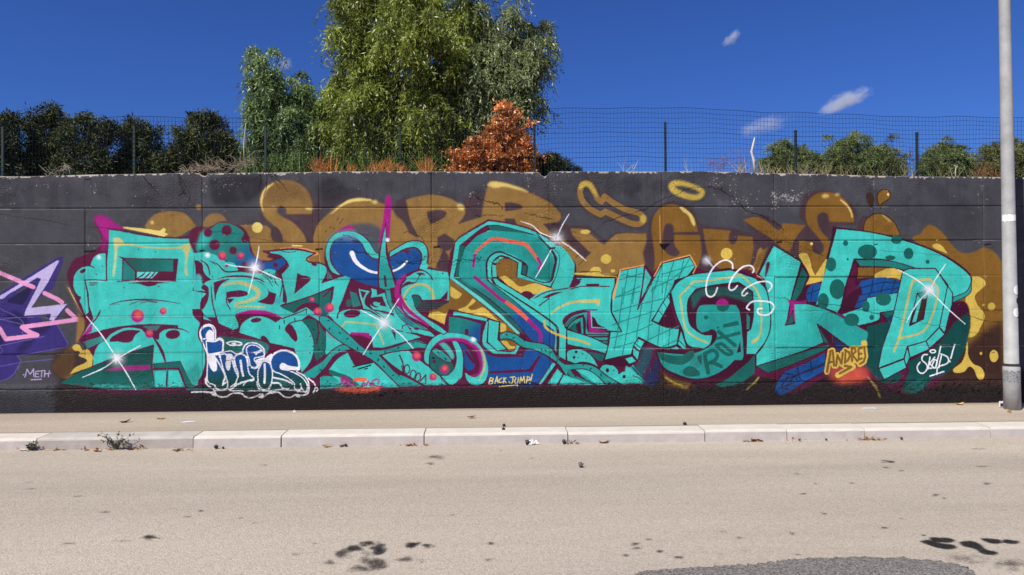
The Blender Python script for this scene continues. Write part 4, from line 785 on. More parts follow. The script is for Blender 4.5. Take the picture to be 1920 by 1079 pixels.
    f('BL', '480,600 540,565 600,590 620,650 640,780 690,850 560,880 500,900 520,800 490,690', TU+'third blue bubble letter', ol='W', ow=2.2, grad=G); s('W', 4, '545,640! 560,750 575,810'); s('W', 3, '480,925! 560,890 690,855 600,890 580,920')
    f('BL', '620,570! 615,500 660,465 740,480 800,540 810,580 760,600 700,620 740,690! 700,720 660,700 640,620', TU+'fourth blue bubble letter', ol='W', ow=2.2); f('W', '660,555! 720,535 790,525 740,560 720,580 700,555')
    f('BL', '740,760! 770,690 800,650 860,660 895,720 905,800 890,900 850,960 790,960 750,900 740,820', TU+'fifth blue bubble letter', ol='W', ow=2.2, grad=G); s('W', 4, '815,680! 820,780 815,890')
    f('BL', '885,660 900,600 950,550 1040,530 1130,560 1190,630 1200,720! 1080,700 1040,680 1000,690 1000,730 1080,750 1180,790 1260,850 1300,930 1280,1000! 1240,960! 1160,960 1150,900 1100,850 1000,790 910,750', TU+'sixth blue bubble letter', ol='W', ow=2.2, grad=G)
    f('W', '985,700 1020,665 1090,700 1215,710! 1215,745! 1080,750 1010,735'); f('DG', '910,840! 1000,850 1080,860 1120,920 1080,960 1020,940 990,890 910,890!')
    s('W', 3, '910,830! 1050,860 1130,900'); s('W', 3, '905,890! 990,900 1020,950 1090,960'); s('W', 2.6, '1220,900! 1230,950 1190,990')
    f('DD', '580,920! 620,880 690,880 700,930 680,960 600,990! 540,960!', grad=None); s('W', 2.8, '245,960! 270,1020 330,1048 400,1040 430,1018 500,1005 560,1012 600,1045 660,1058 740,1035 790,1055 850,1015 930,992 980,1000 1040,1045 1110,1052 1165,1022 1230,1030 1300,1010 1320,940'); d('W', 775, 1035, 38, 26); d('W', 1195, 1035, 30, 18); f('W', '860,985! 940,985! 950,1000 860,1012'); f('BR', '260,985! 340,975 420,980 400,1020 330,1035', soft=.4); f('BR', '600,1000! 700,990 740,1010 690,1045', soft=.4); f('BR', '990,980! 1080,985 1170,980 1140,1030 1060,1045', soft=.4)
    s('W', 2.6, '730,880! 740,930 770,970 840,975 890,930'); s('W', 3, '0,995! 100,990 240,1000'); f('W', '200,1000! 250,985 280,1030 240,1035'); s('W', 2.6, '1310,840! 1380,900 1385,960 1365,1000'); s('W', 2.2, '1405,945! 1415,965 1400,985')
    s('W', 2.6, '390,440! 450,425 520,430 560,455 500,465 430,465 390,442'); d('W', 470, 448, 26, 12); s('M2', 2, '375,640! 470,630', op=.6); s('M2', 1.6, '1080,760! 1130,750 1170,770'); s('M2', 1.4, '1120,780! 1080,860', op=.6)
    # ---------------------------------------------------------------- written names
    fr('F'); BJ = 'name_tag|tag_lettering|yellow words BACK JUMP below the big S'
    for t in ('385,720! 398,675! 418,680 415,692 396,698! 415,704 410,718 385,722!', '430,718! 448,665! 455,715!', '436,700! 455,698!', '485,675! 465,690 466,710 488,706!', '500,672! 496,715!', '515,675! 498,692! 518,712!',
              '545,672! 580,668!', '566,670! 565,705 550,718 538,705', '590,675! 580,705 592,718 604,700 608,674!', '618,715! 625,668! 636,700! 650,664! 655,712!', '668,715! 675,665! 692,672 690,690 670,694!', '712,648! 700,695!', '693,715! 695,720!', '465,740! 600,728!', '603,725! 600,736!'):
        s('PY', 2, t, part=BJ)
    fr('J'); AN = 'name_tag|tag_lettering|gold name ANDREJ outlined in yellow'
    AL = ('443,630! 470,475! 486,470! 497,585!', '512,585! 522,505! 552,570! 562,490!', '578,562! 584,470!', '580,468! 610,485! 616,515! 598,548! 578,560!', '632,552! 630,455!', '630,455! 656,458! 660,480! 634,502! 672,552!', '704,452! 680,458! 682,540! 706,530!', '682,498! 702,494!', '724,450! 732,515! 720,555! 690,572!', '718,415! 724,420!', '525,655! 640,592! 570,582!')
    for t in AL: s('YE', 11, t, part=AN)
    for t in AL[:-2]: s('GO2', 4.2, t)
    s('GO2', 4.5, '540,642! 628,594! 578,586!'); s('GO2', 4, '456,560! 495,555!'); s('SB', 1.4, '450,640! 476,500!', op=.5)
    SK = 'name_tag|tag_lettering|white name SKOLD beside the last letter'
    for t in ('1195,500 1165,505 1155,540 1185,570 1195,600 1165,640 1130,630 1120,590 1140,560', '1215,520! 1200,610!', '1250,520! 1212,570! 1245,600!', '1245,550! 1230,590 1255,600 1265,545 1245,540', '1295,440! 1260,590!', '1300,510! 1280,600!', '1295,495! 1345,520 1350,560 1280,590!', '1400,425! 1370,530!', '1362,550! 1365,555!', '1218,470 1245,465 1255,480 1230,488 1215,475', '1270,600! 1265,650!', '1215,662! 1318,628!', '1200,600! 1225,605!'):
        s('W', 2.6, t, part=SK)
    # white scribbled curls on ring O
    fr('G')
    for t in ('820,960! 800,1010 765,1028 738,1000 740,920 770,840 820,780 880,752 930,775 935,815', '970,945! 940,975 910,970 915,920 950,860 1010,805 1070,795 1095,825 1085,845', '1045,1000! 1015,1020 1005,1000 1040,960 1120,920 1200,915 1228,945 1205,985', '1060,1125! 1040,1110 1080,1065 1160,1060 1230,1075 1245,1110 1200,1160 1130,1155 1125,1120 1155,1115'):
        s('W', 3, t, part='name_tag|white_curl|white curls sprayed over the ring letter O')
    d('W', 740, 755, 30, soft=4, op=.5); s('W', (4, 2), '735,745! 790,805!', soft=1.4, op=.6)
    # ---------------------------------------------------------------- sparkles
    fr('K'); p.flare(705, 615, ('755,370! 735,500 705,615!', '375,570! 480,595 705,615!', '705,615! 820,670 1000,745!', '705,615! 680,740 635,905!'))
    fr('B'); p.flare(878, 530, ('648,215! 760,350 878,530!', '1055,432! 970,480 878,530!', '878,530! 780,600 618,672!', '878,530! 950,640 1020,765!'))
    fr('N'); p.flare(720, 272, ('890,0! 800,140 720,272!', '460,130! 570,190 720,272!', '720,272! 600,450 485,632!', '720,272! 900,400 1048,560!'))
    fr('O'); p.flare(1220, 285, ('820,92! 950,140 1040,220 1220,285!', '1362,10! 1290,130 1220,285!', '1220,285! 1380,390 1552,535!', '1165,405! 1080,560 985,725!'))
    fr('I'); p.flare(1212, 975, ('975,825! 1100,890 1212,975!', '1332,782! 1260,890 1212,975!', '1212,975! 1110,1090 1038,1218!', '1212,975! 1330,1100 1478,1232!'))
    # ---------------------------------------------------------------- wear: cracks, pits, flaked paint, tie slots; also painted twig shadows, glints, lit lips
    fr('0')
    def crack_or_shadow(t, w=1.3, op=.8, col='K', jag=1.4):
        P = p.spline(p.pts(t), False); L = np.concatenate([[0], np.cumsum(np.hypot(*(P[1:]-P[:-1]).T))])
        u = np.arange(0, L[-1], 3.0); Q = np.stack([np.interp(u, L, P[:, 0]), np.interp(u, L, P[:, 1])], 1)
        Q += rng.normal(0, jag*.55, Q.shape)
        wv = w*(.35+rng.random(12)*1.1)
        p.stroke(col, wv, Q, 0, op)
    crack_or_shadow('0,402! 40,408 90,414 140,424 200,428 250,438 310,447', 1.2, .6)
    crack_or_shadow('265,325! 275,340 287,350', 2); crack_or_shadow('335,325! 338,345 345,358 335,368', 2); crack_or_shadow('341,355 348,368', 1.5)  # cast shadows of overhanging twigs, painted as dark jagged strokes
    crack_or_shadow('392,434! 440,438 470,445 510,452 540,452', .9, .7)
    crack_or_shadow('660,470! 700,478 730,486 760,492 790,495 840,490 900,486', 1.5, .8, jag=2.5); crack_or_shadow('740,492! 790,488 800,480', 1.6, .8, jag=3)
    crack_or_shadow('885,363! 905,374 930,382 945,390', 1.8, .85, jag=2.4); crack_or_shadow('890,405 920,404 945,406', 1.4, .7, jag=2); crack_or_shadow('985,400! 1010,406 1035,412', 1.4, .8, jag=2); crack_or_shadow('840,497! 880,490 940,488', 1.4, .7, jag=3)
    crack_or_shadow('1130,418! 1180,402 1215,390 1240,375 1275,362 1295,352 1330,352', 1.4, .8)
    crack_or_shadow('1330,350! 1360,360 1380,378 1400,395 1440,410 1470,430', 1.8, .7, jag=3)
    crack_or_shadow('1400,430! 1440,450 1470,452 1510,465 1545,480', 1.1, .7); crack_or_shadow('1165,516! 1210,522 1260,534 1320,540 1380,552 1420,556', 1.0, .65, jag=2)
    crack_or_shadow('1440,555! 1500,566 1560,572 1600,578 1650,590', 1.2, .7, jag=2); crack_or_shadow('1540,590! 1600,580 1700,600 1760,612 1860,630', 1.1, .7, jag=2); crack_or_shadow('1650,470! 1720,475 1780,480', .8, .6); crack_or_shadow('1800,585! 1840,600 1885,606', 1.2, .8)
    crack_or_shadow('1060,505! 1120,512 1150,518', 1, .5)
    crack_or_shadow('1000,620! 1006,560 1010,540', .6, .4)
    for x, y, w, h in ((158, 337, 14, 2), (158, 472, 22, 3.4), (374, 471, 10, 3), (591, 468, 15, 3), (812, 464, 14, 3), (1032, 466, 10, 3), (1243, 460, 13, 4), (1455, 455, 12, 3), (1640, 459, 7, 1.6), (1845, 459, 14, 2)):
        f('K', '%f,%f! %f,%f! %f,%f! %f,%f!' % (x, y-h/2, x+w, y-h/2-1, x+w-1, y+h/2-1, x+1, y+h/2+.6), op=.95)
    f('K', '1236,458! 1254,457! 1246,470! 1241,466!')
    # flaked white primer
    WX = (200, 196, 192)
    def flakes(cx, cy, rx, ry, n, rr=1.6):
        for _ in range(n*3):
            x, y = cx+rng.normal(0, rx), cy+rng.normal(0, ry); r = rr*.75*(.2+rng.random()**3)
            d(WX, x, y, r*(.5+rng.random()), r*(.3+.5*rng.random()), rng.random()*180, op=rng.uniform(.35, .85))
    flakes(1478, 371, 14, 6, 60, 2); flakes(1452, 372, 3, 12, 30, 2); flakes(1390, 382, 14, 10, 45); flakes(1340, 343, 6, 6, 20); flakes(1505, 363, 8, 5, 16); flakes(1376, 345, 10, 12, 26, 1.2)
    flakes(415, 345, 14, 10, 40, 1.2); flakes(385, 345, 3, 14, 18); flakes(886, 362, 4, 4, 9); flakes(1043, 352, 5, 8, 12); flakes(1637, 345, 1.5, 14, 16, 1.2); flakes(1841, 345, 2, 14, 14, 1.2); flakes(1835, 372, 1, 10, 8, 1); flakes(990, 335, 4, 8, 10); flakes(95, 352, 40, 5, 10, 1.4); flakes(179, 352, 3, 4, 6); flakes(166, 447, 2, 6, 8, 1.4)
    for _ in range(240):
        x, y = rng.uniform(-200, 2100), rng.uniform(325, 400 if rng.random() < .6 else 460); d(WX if rng.random() < .5 else 'K', x, y, rng.uniform(.3, 1.1), op=rng.uniform(.2, .7))
    for _ in range(500):
        x, y = rng.uniform(130, 1880), rng.uniform(400, 720); d('K', x, y, rng.uniform(.3, 1.0), rng.uniform(.3, .8), op=rng.uniform(.2, .7))
    for _ in range(900):
        x, y = rng.uniform(140, 1860), rng.uniform(415, 725); d(('T', 'M', 'GO', 'T2', 'W')[rng.integers(5)], x, y, rng.uniform(.3, .9), op=rng.uniform(.15, .5))
    for _ in range(70):                                  # thin second coats, roller marks and runs
        x, y = rng.uniform(150, 1850), rng.uniform(420, 700); d(('GD', 'M2', 'SB')[rng.integers(3)], x, y, rng.uniform(8, 34), rng.uniform(4, 14), rng.normal(0, 30), soft=4, op=rng.uniform(.03, .13))
    for _ in range(46):
        x, y = rng.uniform(150, 1850), rng.uniform(470, 690); s(('DD', 'M', 'T2', 'GD')[rng.integers(4)], (1.3, .9, .5), '%f,%f! %f,%f!' % (x, y, x+rng.normal(0, .6), y+rng.uniform(6, 30)), op=rng.uniform(.1, .35))
    # honeycombed concrete showing dark pits
    def pits(cx, cy, rx, ry, n, a=.7):
        for _ in range(n):
            x, y = cx+rng.normal(0, rx), cy+rng.normal(0, ry); d('K', x, y, rng.uniform(.4, 2.2), rng.uniform(.3, 1.0), op=a*rng.uniform(.3, 1))
    pits(905, 470, 40, 14, 150); pits(780, 488, 30, 6, 60); pits(1070, 445, 40, 10, 90); pits(1060, 470, 22, 10, 40); pits(1440, 440, 20, 12, 60); pits(480, 690, 30, 20, 40)
    for _ in range(1700):
        x = rng.uniform(85, 1880); c = 722 if 160 < x < 1150 else 728
        y = c+abs(rng.normal(0, 12))-4
        if y < 762: d('K', x, y, rng.uniform(.6, 3.6), rng.uniform(.4, 1.3), rng.normal(0, 12), op=rng.uniform(.25, .8))
    for _ in range(420):
        x = rng.uniform(90, 1860); y = rng.uniform(722, 752); d((98, 78, 78), x, y, rng.uniform(.6, 2.4), rng.uniform(.4, .9), rng.normal(0, 12), op=rng.uniform(.2, .6))  # glints on the bumps of the rough foot, painted as lighter flecks
    # sunlit lips of the board joints, painted as pale strokes
    for t, o in (('160,527! 360,527!', .5), ('362,456! 420,456!', .7), ('360,523! 640,522!', .5), ('160,595! 360,593!', .5), ('380,593! 600,592', .45), ('100,664! 380,663!', .45), ('440,660! 800,659!', .45), ('860,656! 1300,653!', .35), ('60,733! 130,733!', .3), ('1250,537! 1260,537', .3), ('1300,651! 1800,647', .25)):
        (x0, y0), (x1, y1) = [[float(v) for v in w.rstrip('!').split(',')] for w in t.split()]
        x = x0
        while x < x1:
            L = rng.uniform(6, 40); k = (x-x0)/(x1-x0); yy = y0+(y1-y0)*k+rng.normal(0, .4)
            s(WX, (rng.uniform(.3, 1.1), rng.uniform(.3, 1.1)), '%f,%f! %f,%f!' % (x, yy, min(x+L, x1), yy), op=o*rng.uniform(.3, 1.2) if rng.random() < .8 else .05)
            x += L+rng.uniform(0, 8)
# ============================ wall ==========================================
WX0, WX1, WZ0, WZ1 = -8.8, 9.2, 0.02, 3.42
RES = 235.0; TW, TH = int((WX1-WX0)*RES), int((WZ1-WZ0)*RES)
def wall_px(P):
    P = np.asarray(P, float); u = (P[:, 0]-IW/2)/FPX; v = (P[:, 1]-IH/2)/FPX
    f_, r_, u_ = np.array(fwd), np.array(right), np.array(up)
    d = f_[None]+u[:, None]*r_[None]-v[:, None]*u_[None]
    k = (0-CAM.y)/d[:, 1]; X = CAM.x+d[:, 0]*k; Z = CAM.z+d[:, 2]*k
    return np.stack([(X-WX0)*RES, (WZ1-Z)*RES], 1)
UNIT = RES/138.7
P_ = Painter(TW, TH, wall_px, UNIT)
draw_mural(P_)
P_.fr('0')
# unpainted chipped concrete along the top edge
TOPX = [(-400, 333), (0, 331), (55, 331), (163, 328), (300, 326), (363, 324), (374, 326), (379, 331), (386, 331), (392, 325), (430, 325), (600, 323), (640, 322), (800, 322), (1010, 323), (1014, 328), (1020, 332), (1026, 329), (1031, 322), (1240, 322), (1290, 321), (1440, 325), (1540, 327), (1640, 330), (1760, 332), (1840, 332), (1885, 333), (2300, 335)]
tw = [atY(x, y) for x, y in TOPX]; TX, TZ = np.array([q.x for q in tw]), np.array([q.z for q in tw])
def ztop(x): return np.interp(x, TX, TZ)
E_WALL = 1.25
P_.to_px = lambda P: np.asarray(P, float)
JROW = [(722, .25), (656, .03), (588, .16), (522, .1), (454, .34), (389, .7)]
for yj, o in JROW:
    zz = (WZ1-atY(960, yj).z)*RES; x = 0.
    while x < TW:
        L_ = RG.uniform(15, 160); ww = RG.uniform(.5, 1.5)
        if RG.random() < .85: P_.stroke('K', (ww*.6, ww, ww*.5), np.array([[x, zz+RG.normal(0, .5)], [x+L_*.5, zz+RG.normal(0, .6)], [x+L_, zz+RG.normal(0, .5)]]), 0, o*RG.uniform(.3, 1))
        if RG.random() < (.7 if yj == 656 else .4 if yj in (588, 522) else .15): P_.stroke((196, 190, 184), RG.uniform(.4, .9), np.array([[x, zz+2.2], [x+L_*.6, zz+2.0]]), 0, RG.uniform(.15, .5))  # pale stroke under the joint: its top-lit lip put into the paint
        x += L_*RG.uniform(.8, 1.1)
for xj in (-48, 160, 380, 599, 810, 1031, 1243, 1453, 1640, 1845):
    xx = (atY(xj, 540).x-WX0)*RES; y = (WZ1-3.35)*RES
    while y < TH-40:
        L_ = RG.uniform(10, 70); P_.stroke('K', RG.uniform(.3, 1.1), np.array([[xx+RG.normal(0, .8), y], [xx+RG.normal(0, .8), y+L_]]), 0, RG.uniform(.05, .5)); y += L_*RG.uniform(.9, 1.5)
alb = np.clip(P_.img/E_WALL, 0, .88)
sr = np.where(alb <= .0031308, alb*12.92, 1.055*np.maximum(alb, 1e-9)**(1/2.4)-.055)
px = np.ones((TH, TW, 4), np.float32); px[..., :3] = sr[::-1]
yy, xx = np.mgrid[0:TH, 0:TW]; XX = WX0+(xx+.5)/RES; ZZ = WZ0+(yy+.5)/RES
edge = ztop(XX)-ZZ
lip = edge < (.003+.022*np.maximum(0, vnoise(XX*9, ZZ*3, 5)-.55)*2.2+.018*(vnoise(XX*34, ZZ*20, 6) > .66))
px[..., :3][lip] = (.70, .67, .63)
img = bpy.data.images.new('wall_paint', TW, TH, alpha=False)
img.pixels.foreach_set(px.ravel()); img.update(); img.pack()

def wall_material():
    m = bpy.data.materials.new('painted_concrete'); m.use_nodes = True; t = m.node_tree; b = t.nodes['Principled BSDF']; L = t.links.new
    tx = node(t, 'ShaderNodeTexImage'); tx.image = img; tx.interpolation = 'Cubic'; tx.extension = 'EXTEND'
    uv = node(t, 'ShaderNodeUVMap', uv_map='wall'); tc = node(t, 'ShaderNodeTexCoord')
    wn = node(t, 'ShaderNodeTexNoise', Scale=38.0, Detail=4.0, Roughness=.7); L(tc.outputs['Object'], wn.inputs['Vector'])     # unsteady hand and rough wall: edges waver by millimetres
    ws = node(t, 'ShaderNodeVectorMath', operation='SUBTRACT'); ws.inputs[1].default_value = (.5, .5, .5); L(wn.outputs['Color'], ws.inputs[0])
    wm = node(t, 'ShaderNodeVectorMath', operation='MULTIPLY_ADD'); wm.inputs[1].default_value = (.0011, .0055, 0); L(ws.outputs[0], wm.inputs[0]); L(uv.outputs[0], wm.inputs[2]); L(wm.outputs[0], tx.inputs[0])
    n1 = node(t, 'ShaderNodeTexNoise', Scale=1.7, Detail=8.0, Roughness=.7); L(tc.outputs['Object'], n1.inputs['Vector'])
    r1 = node(t, 'ShaderNodeMapRange'); r1.inputs[1].default_value = .3; r1.inputs[2].default_value = .7; r1.inputs[3].default_value = .80; r1.inputs[4].default_value = 1.15; L(n1.outputs['Fac'], r1.inputs[0])
    n2 = node(t, 'ShaderNodeTexNoise', Scale=45.0, Detail=5.0, Roughness=.7); L(tc.outputs['Object'], n2.inputs['Vector'])
    r2 = node(t, 'ShaderNodeMapRange'); r2.inputs[1].default_value = .3; r2.inputs[2].default_value = .7; r2.inputs[3].default_value = .9; r2.inputs[4].default_value = 1.08; L(n2.outputs['Fac'], r2.inputs[0])
    # streaks of dust run down the wall
    mp = node(t, 'ShaderNodeMapping'); mp.inputs['Scale'].default_value = (5, 1, .35); L(tc.outputs['Object'], mp.inputs[0])
    n3 = node(t, 'ShaderNodeTexNoise', Scale=1.5, Detail=6.0, Roughness=.6); L(mp.outputs[0], n3.inputs['Vector'])
    r3 = node(t, 'ShaderNodeMapRange'); r3.inputs[1].default_value = .35; r3.inputs[2].default_value = .7; r3.inputs[3].default_value = 1.06; r3.inputs[4].default_value = .9; L(n3.outputs['Fac'], r3.inputs[0])
    n6 = node(t, 'ShaderNodeTexNoise', Scale=9.0, Detail=6.0, Roughness=.75); L(tc.outputs['Object'], n6.inputs['Vector'])
    r6 = node(t, 'ShaderNodeMapRange'); r6.inputs[1].default_value = .32; r6.inputs[2].default_value = .68; r6.inputs[3].default_value = .88; r6.inputs[4].default_value = 1.1; L(n6.outputs['Fac'], r6.inputs[0])
    po = node(t, 'ShaderNodeTexVoronoi', Scale=26.0); L(tc.outputs['Object'], po.inputs['Vector'])
    ps = node(t, 'ShaderNodeSeparateColor'); L(po.outputs['Color'], ps.inputs[0])
    pr = node(t, 'ShaderNodeMath', operation='MULTIPLY'); pr.inputs[1].default_value = .16; pw = node(t, 'ShaderNodeMath', operation='POWER'); pw.inputs[1].default_value = 2.2; L(ps.outputs[0], pw.inputs[0]); L(pw.outputs[0], pr.inputs[0])
    pl = node(t, 'ShaderNodeMath', operation='GREATER_THAN'); L(po.outputs['Distance'], pl.inputs[0]); L(pr.outputs[0], pl.inputs[1])
    pq = node(t, 'ShaderNodeMapRange'); pq.inputs[3].default_value = .45; pq.inputs[4].default_value = 1; L(pl.outputs[0], pq.inputs[0])
    a0 = node(t, 'ShaderNodeMath', operation='MULTIPLY'); L(r1.outputs[0], a0.inputs[0]); L(r6.outputs[0], a0.inputs[1])
    a01 = node(t, 'ShaderNodeMath', operation='MULTIPLY'); L(a0.outputs[0], a01.inputs[0]); L(pq.outputs[0], a01.inputs[1])
    a = node(t, 'ShaderNodeMath', operation='MULTIPLY'); L(a01.outputs[0], a.inputs[0]); L(r2.outputs[0], a.inputs[1])
    a2 = node(t, 'ShaderNodeMath', operation='MULTIPLY'); L(a.outputs[0], a2.inputs[0]); L(r3.outputs[0], a2.inputs[1])
    vm = node(t, 'ShaderNodeVectorMath', operation='SCALE'); L(tx.outputs['Color'], vm.inputs[0]); L(a2.outputs[0], vm.inputs['Scale'])
    L(vm.outputs[0], b.inputs['Base Color'])
    b.inputs['Roughness'].default_value = .62; b.inputs['Specular IOR Level'].default_value = .15
    # relief: rough cast surface, honeycombed foot and patches
    sx = node(t, 'ShaderNodeSeparateXYZ'); L(tc.outputs['Object'], sx.inputs[0])
    foot = node(t, 'ShaderNodeMapRange'); foot.inputs[1].default_value = .54; foot.inputs[2].default_value = .36; foot.inputs[3].default_value = 0; foot.inputs[4].default_value = 1; L(sx.outputs['Z'], foot.inputs[0])
    fs = node(t, 'ShaderNodeMapRange'); fs.inputs[3].default_value = .15; fs.inputs[4].default_value = .28; L(foot.outputs[0], fs.inputs[0]); L(fs.outputs[0], b.inputs['Specular IOR Level'])
    fr_ = node(t, 'ShaderNodeMapRange'); fr_.inputs[3].default_value = .62; fr_.inputs[4].default_value = .45; L(foot.outputs[0], fr_.inputs[0]); L(fr_.outputs[0], b.inputs['Roughness'])
    n4 = node(t, 'ShaderNodeTexNoise', Scale=.8, Detail=4.0); L(tc.outputs['Object'], n4.inputs['Vector'])
    pa = node(t, 'ShaderNodeMapRange'); pa.inputs[1].default_value = .56; pa.inputs[2].default_value = .66; L(n4.outputs['Fac'], pa.inputs[0])
    pm = node(t, 'ShaderNodeMath', operation='MULTIPLY', use_clamp=True); pm.inputs[1].default_value = .5; L(pa.outputs[0], pm.inputs[0])
    mxx = node(t, 'ShaderNodeMath', operation='MAXIMUM'); L(foot.outputs[0], mxx.inputs[0]); L(pm.outputs[0], mxx.inputs[1])
    mp2 = node(t, 'ShaderNodeMapping'); mp2.inputs['Scale'].default_value = (1, 1, 1.9); L(tc.outputs['Object'], mp2.inputs[0])
    vo = node(t, 'ShaderNodeTexNoise', Scale=34.0, Detail=4.0, Roughness=.65); L(mp2.outputs[0], vo.inputs['Vector'])
    h1 = node(t, 'ShaderNodeMath', operation='MULTIPLY'); L(vo.outputs['Fac'], h1.inputs[0]); L(mxx.outputs[0], h1.inputs[1])
    h2 = node(t, 'ShaderNodeMath', operation='MULTIPLY'); h2.inputs[1].default_value = .05; L(n2.outputs['Fac'], h2.inputs[0])
    h3 = node(t, 'ShaderNodeMath', operation='ADD'); L(h1.outputs[0], h3.inputs[0]); L(h2.outputs[0], h3.inputs[1])
    bp = node(t, 'ShaderNodeBump', Strength=1.0, Distance=.06); L(h3.outputs[0], bp.inputs['Height']); L(bp.outputs[0], b.inputs['Normal'])
    return m
M_WALL = wall_material()
M_CONC = mat('bare_concrete', (.36, .34, .31), .9, .2, .2, 6, .004, 50)
# lattice of the wall face, with lines at the shuttering joints
JX = [atY(x, 540).x for x in (-262, -48, 160, 380, 599, 810, 1031, 1243, 1453, 1640, 1845)]
JX = [WX0]+[j for j in JX if j > WX0+.2]+[JX[-1]+1.5]; JX[-1] = WX1
JZ = [WZ0]+[atY(960, y).z for y in (722, 656, 588, 522, 454, 389)]+[3.38]
def lat(J, step, e=.007):
    v = []
    for a, b in zip(J[:-1], J[1:]):
        n = max(2, int((b-a)/step)); q = np.linspace(a+e, b-e, n); v += [a]+list(q)
    return np.array(v+[J[-1]])
XS, ZS = lat(JX, .0165), lat(JZ, .0165)
XL, ZL = np.meshgrid(XS, ZS, indexing='ij')
jx, jz = np.array(JX), np.array(JZ)
ci = np.clip(np.searchsorted(jx, XL, 'right')-1, 0, len(JX)-2); ri = np.clip(np.searchsorted(jz, ZL, 'right')-1, 0, len(JZ)-2)
OFF = RG.normal(0, .0022, (len(JX)-1, len(JZ)-1)); TIL = RG.normal(0, .0035, (len(JX)-1, len(JZ)-1))
Hh = OFF[ci, ri]+TIL[ci, ri]*(ZL-jz[ri])/.5
Hh += .006*(vnoise(XL*.9, ZL*.9, 1)-.5)+.003*(vnoise(XL*6, ZL*6, 2)-.5)
rough = np.clip((.52-ZL)/.12, 0, 1)*np.clip((vnoise(XL*.7, ZL*0+7, 12)-.15)*2.2, .25, 1)*np.clip((ZL-.24)/.08, .35, 1)
Hh += rough*(.030*(vnoise(XL*20, ZL*30, 3)-.5)+.020*(vnoise(XL*48, ZL*60, 4)-.5))
onx = np.isin(XL, jx[1:-1]); onz = np.isin(ZL, jz[1:-1])
deep = np.where(vnoise(XL*.8, ZL*2+3, 9) > .35, .011, .005)
Hh = np.where(onx, Hh-.006, Hh); shallow = (np.abs(ZL-atY(960, 588).z) < .01) | (np.abs(ZL-atY(960, 656).z) < .01) | (np.abs(ZL-atY(960, 522).z) < .01); Hh = np.where(onz, Hh-np.where(shallow, .003, deep), Hh)
Zr = np.where(ZL > 3.0, 3.0+(ZL-3.0)*(ztop(XL)-3.0)/(3.38-3.0), ZL)
UV = np.stack([(XL-WX0)/(WX1-WX0), (Zr-WZ0)/(WZ1-WZ0)], -1)
NX, NZ = XL.shape
def patch(mask, name, parent, d, label=None):
    """mesh of the lattice cells in mask (NX-1,NZ-1)"""
    ii, kk = np.nonzero(mask)
    g = lambda a, b: a*NZ+b
    Q = np.stack([g(ii, kk), g(ii+1, kk), g(ii+1, kk+1), g(ii, kk+1)], 1)
    u, inv = np.unique(Q.ravel(), return_inverse=True)
    V = np.stack([XL.ravel()[u], -(Hh.ravel()[u]+d), Zr.ravel()[u]], 1)
    o = nmesh(name, V, inv.reshape(-1, 4), M_WALL, parent, smooth=True, uv=UV.reshape(-1, 2)[u])
    if label: o['label'] = label
    return o
wall = empty('graffiti_wall', (0, 0, 0.1), 'long dark grey concrete retaining wall covered in turquoise and gold graffiti', 'wall', kind='thing')
for a in range(len(JX)-1):
    for b in range(len(JZ)-1):
        mk = np.zeros((NX-1, NZ-1), bool)
        i0, i1 = np.searchsorted(XS, JX[a]), np.searchsorted(XS, JX[a+1]); k0, k1 = np.searchsorted(ZS, JZ[b]), np.searchsorted(ZS, JZ[b+1])
        mk[i0:i1, k0:k1] = True
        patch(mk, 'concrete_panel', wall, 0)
# painted figures: films of paint lying on the panels, one object each
xc, zc = (XS[1:]+XS[:-1])/2, (Zr[:, 1:]+Zr[:, :-1])[:-1]/2
ix = np.clip(((xc-WX0)*RES).astype(int), 0, TW-1)[:, None]; iz = np.clip(((WZ1-zc)*RES).astype(int), 0, TH-1)
cell = P_.ids[iz, np.broadcast_to(ix, iz.shape)]
groups = {}
GLAB = {'turquoise_lettering': 'turquoise letters outlined in dark maroon', 'gold_lettering': 'gold letters and yellow splashes behind the turquoise letters', 'purple_lettering': 'purple and pink lettering at the left end', 'white_outlined_lettering': 'blue throw up letters outlined in white', 'name_tag': 'handwritten names sprayed over the lettering'}
for n, nm in enumerate(P_.names):
    if not nm: continue
    mk = cell == n
    if mk.sum() < 40: continue
    g, part, lab = nm.split('|')
    if g not in groups: groups[g] = tag(empty(g, (0, 0, .1)), GLAB[g]); groups[g].parent = wall; groups[g].matrix_parent_inverse = Matrix.Translation((0, 0, -.1))
    left = set(np.flatnonzero(mk.ravel())); wd = mk.shape[1]
    while left:                                       # connected patches of paint
        st = [left.pop()]; comp = []
        while st:
            c0 = st.pop(); comp.append(c0)
            for d0 in (c0-1, c0+1, c0-wd, c0+wd):
                if d0 in left: left.remove(d0); st.append(d0)
        if len(comp) >= 45:
            sub = np.zeros(mk.size, bool); sub[comp] = True; patch(sub.reshape(mk.shape), part, groups[g], .0012, lab)
# wall core behind the face
V, F = [], []
xs = np.linspace(WX0, WX1, 400)
for x in xs:
    z = float(ztop(x)); V += [(x, .060, 0), (x, .060, z-.02), (x, .004, z-.003), (x, .27, z+.004), (x, .30, z-.02), (x, .30, 0)]
for i in range(len(xs)-1):
    for j in range(5): F.append((i*6+j, i*6+6+j, i*6+7+j, i*6+1+j))
F += [tuple(range(5, -1, -1)), tuple((len(xs)-1)*6+j for j in range(6))]
pmesh('wall_core', V, F, M_CONC, wall)
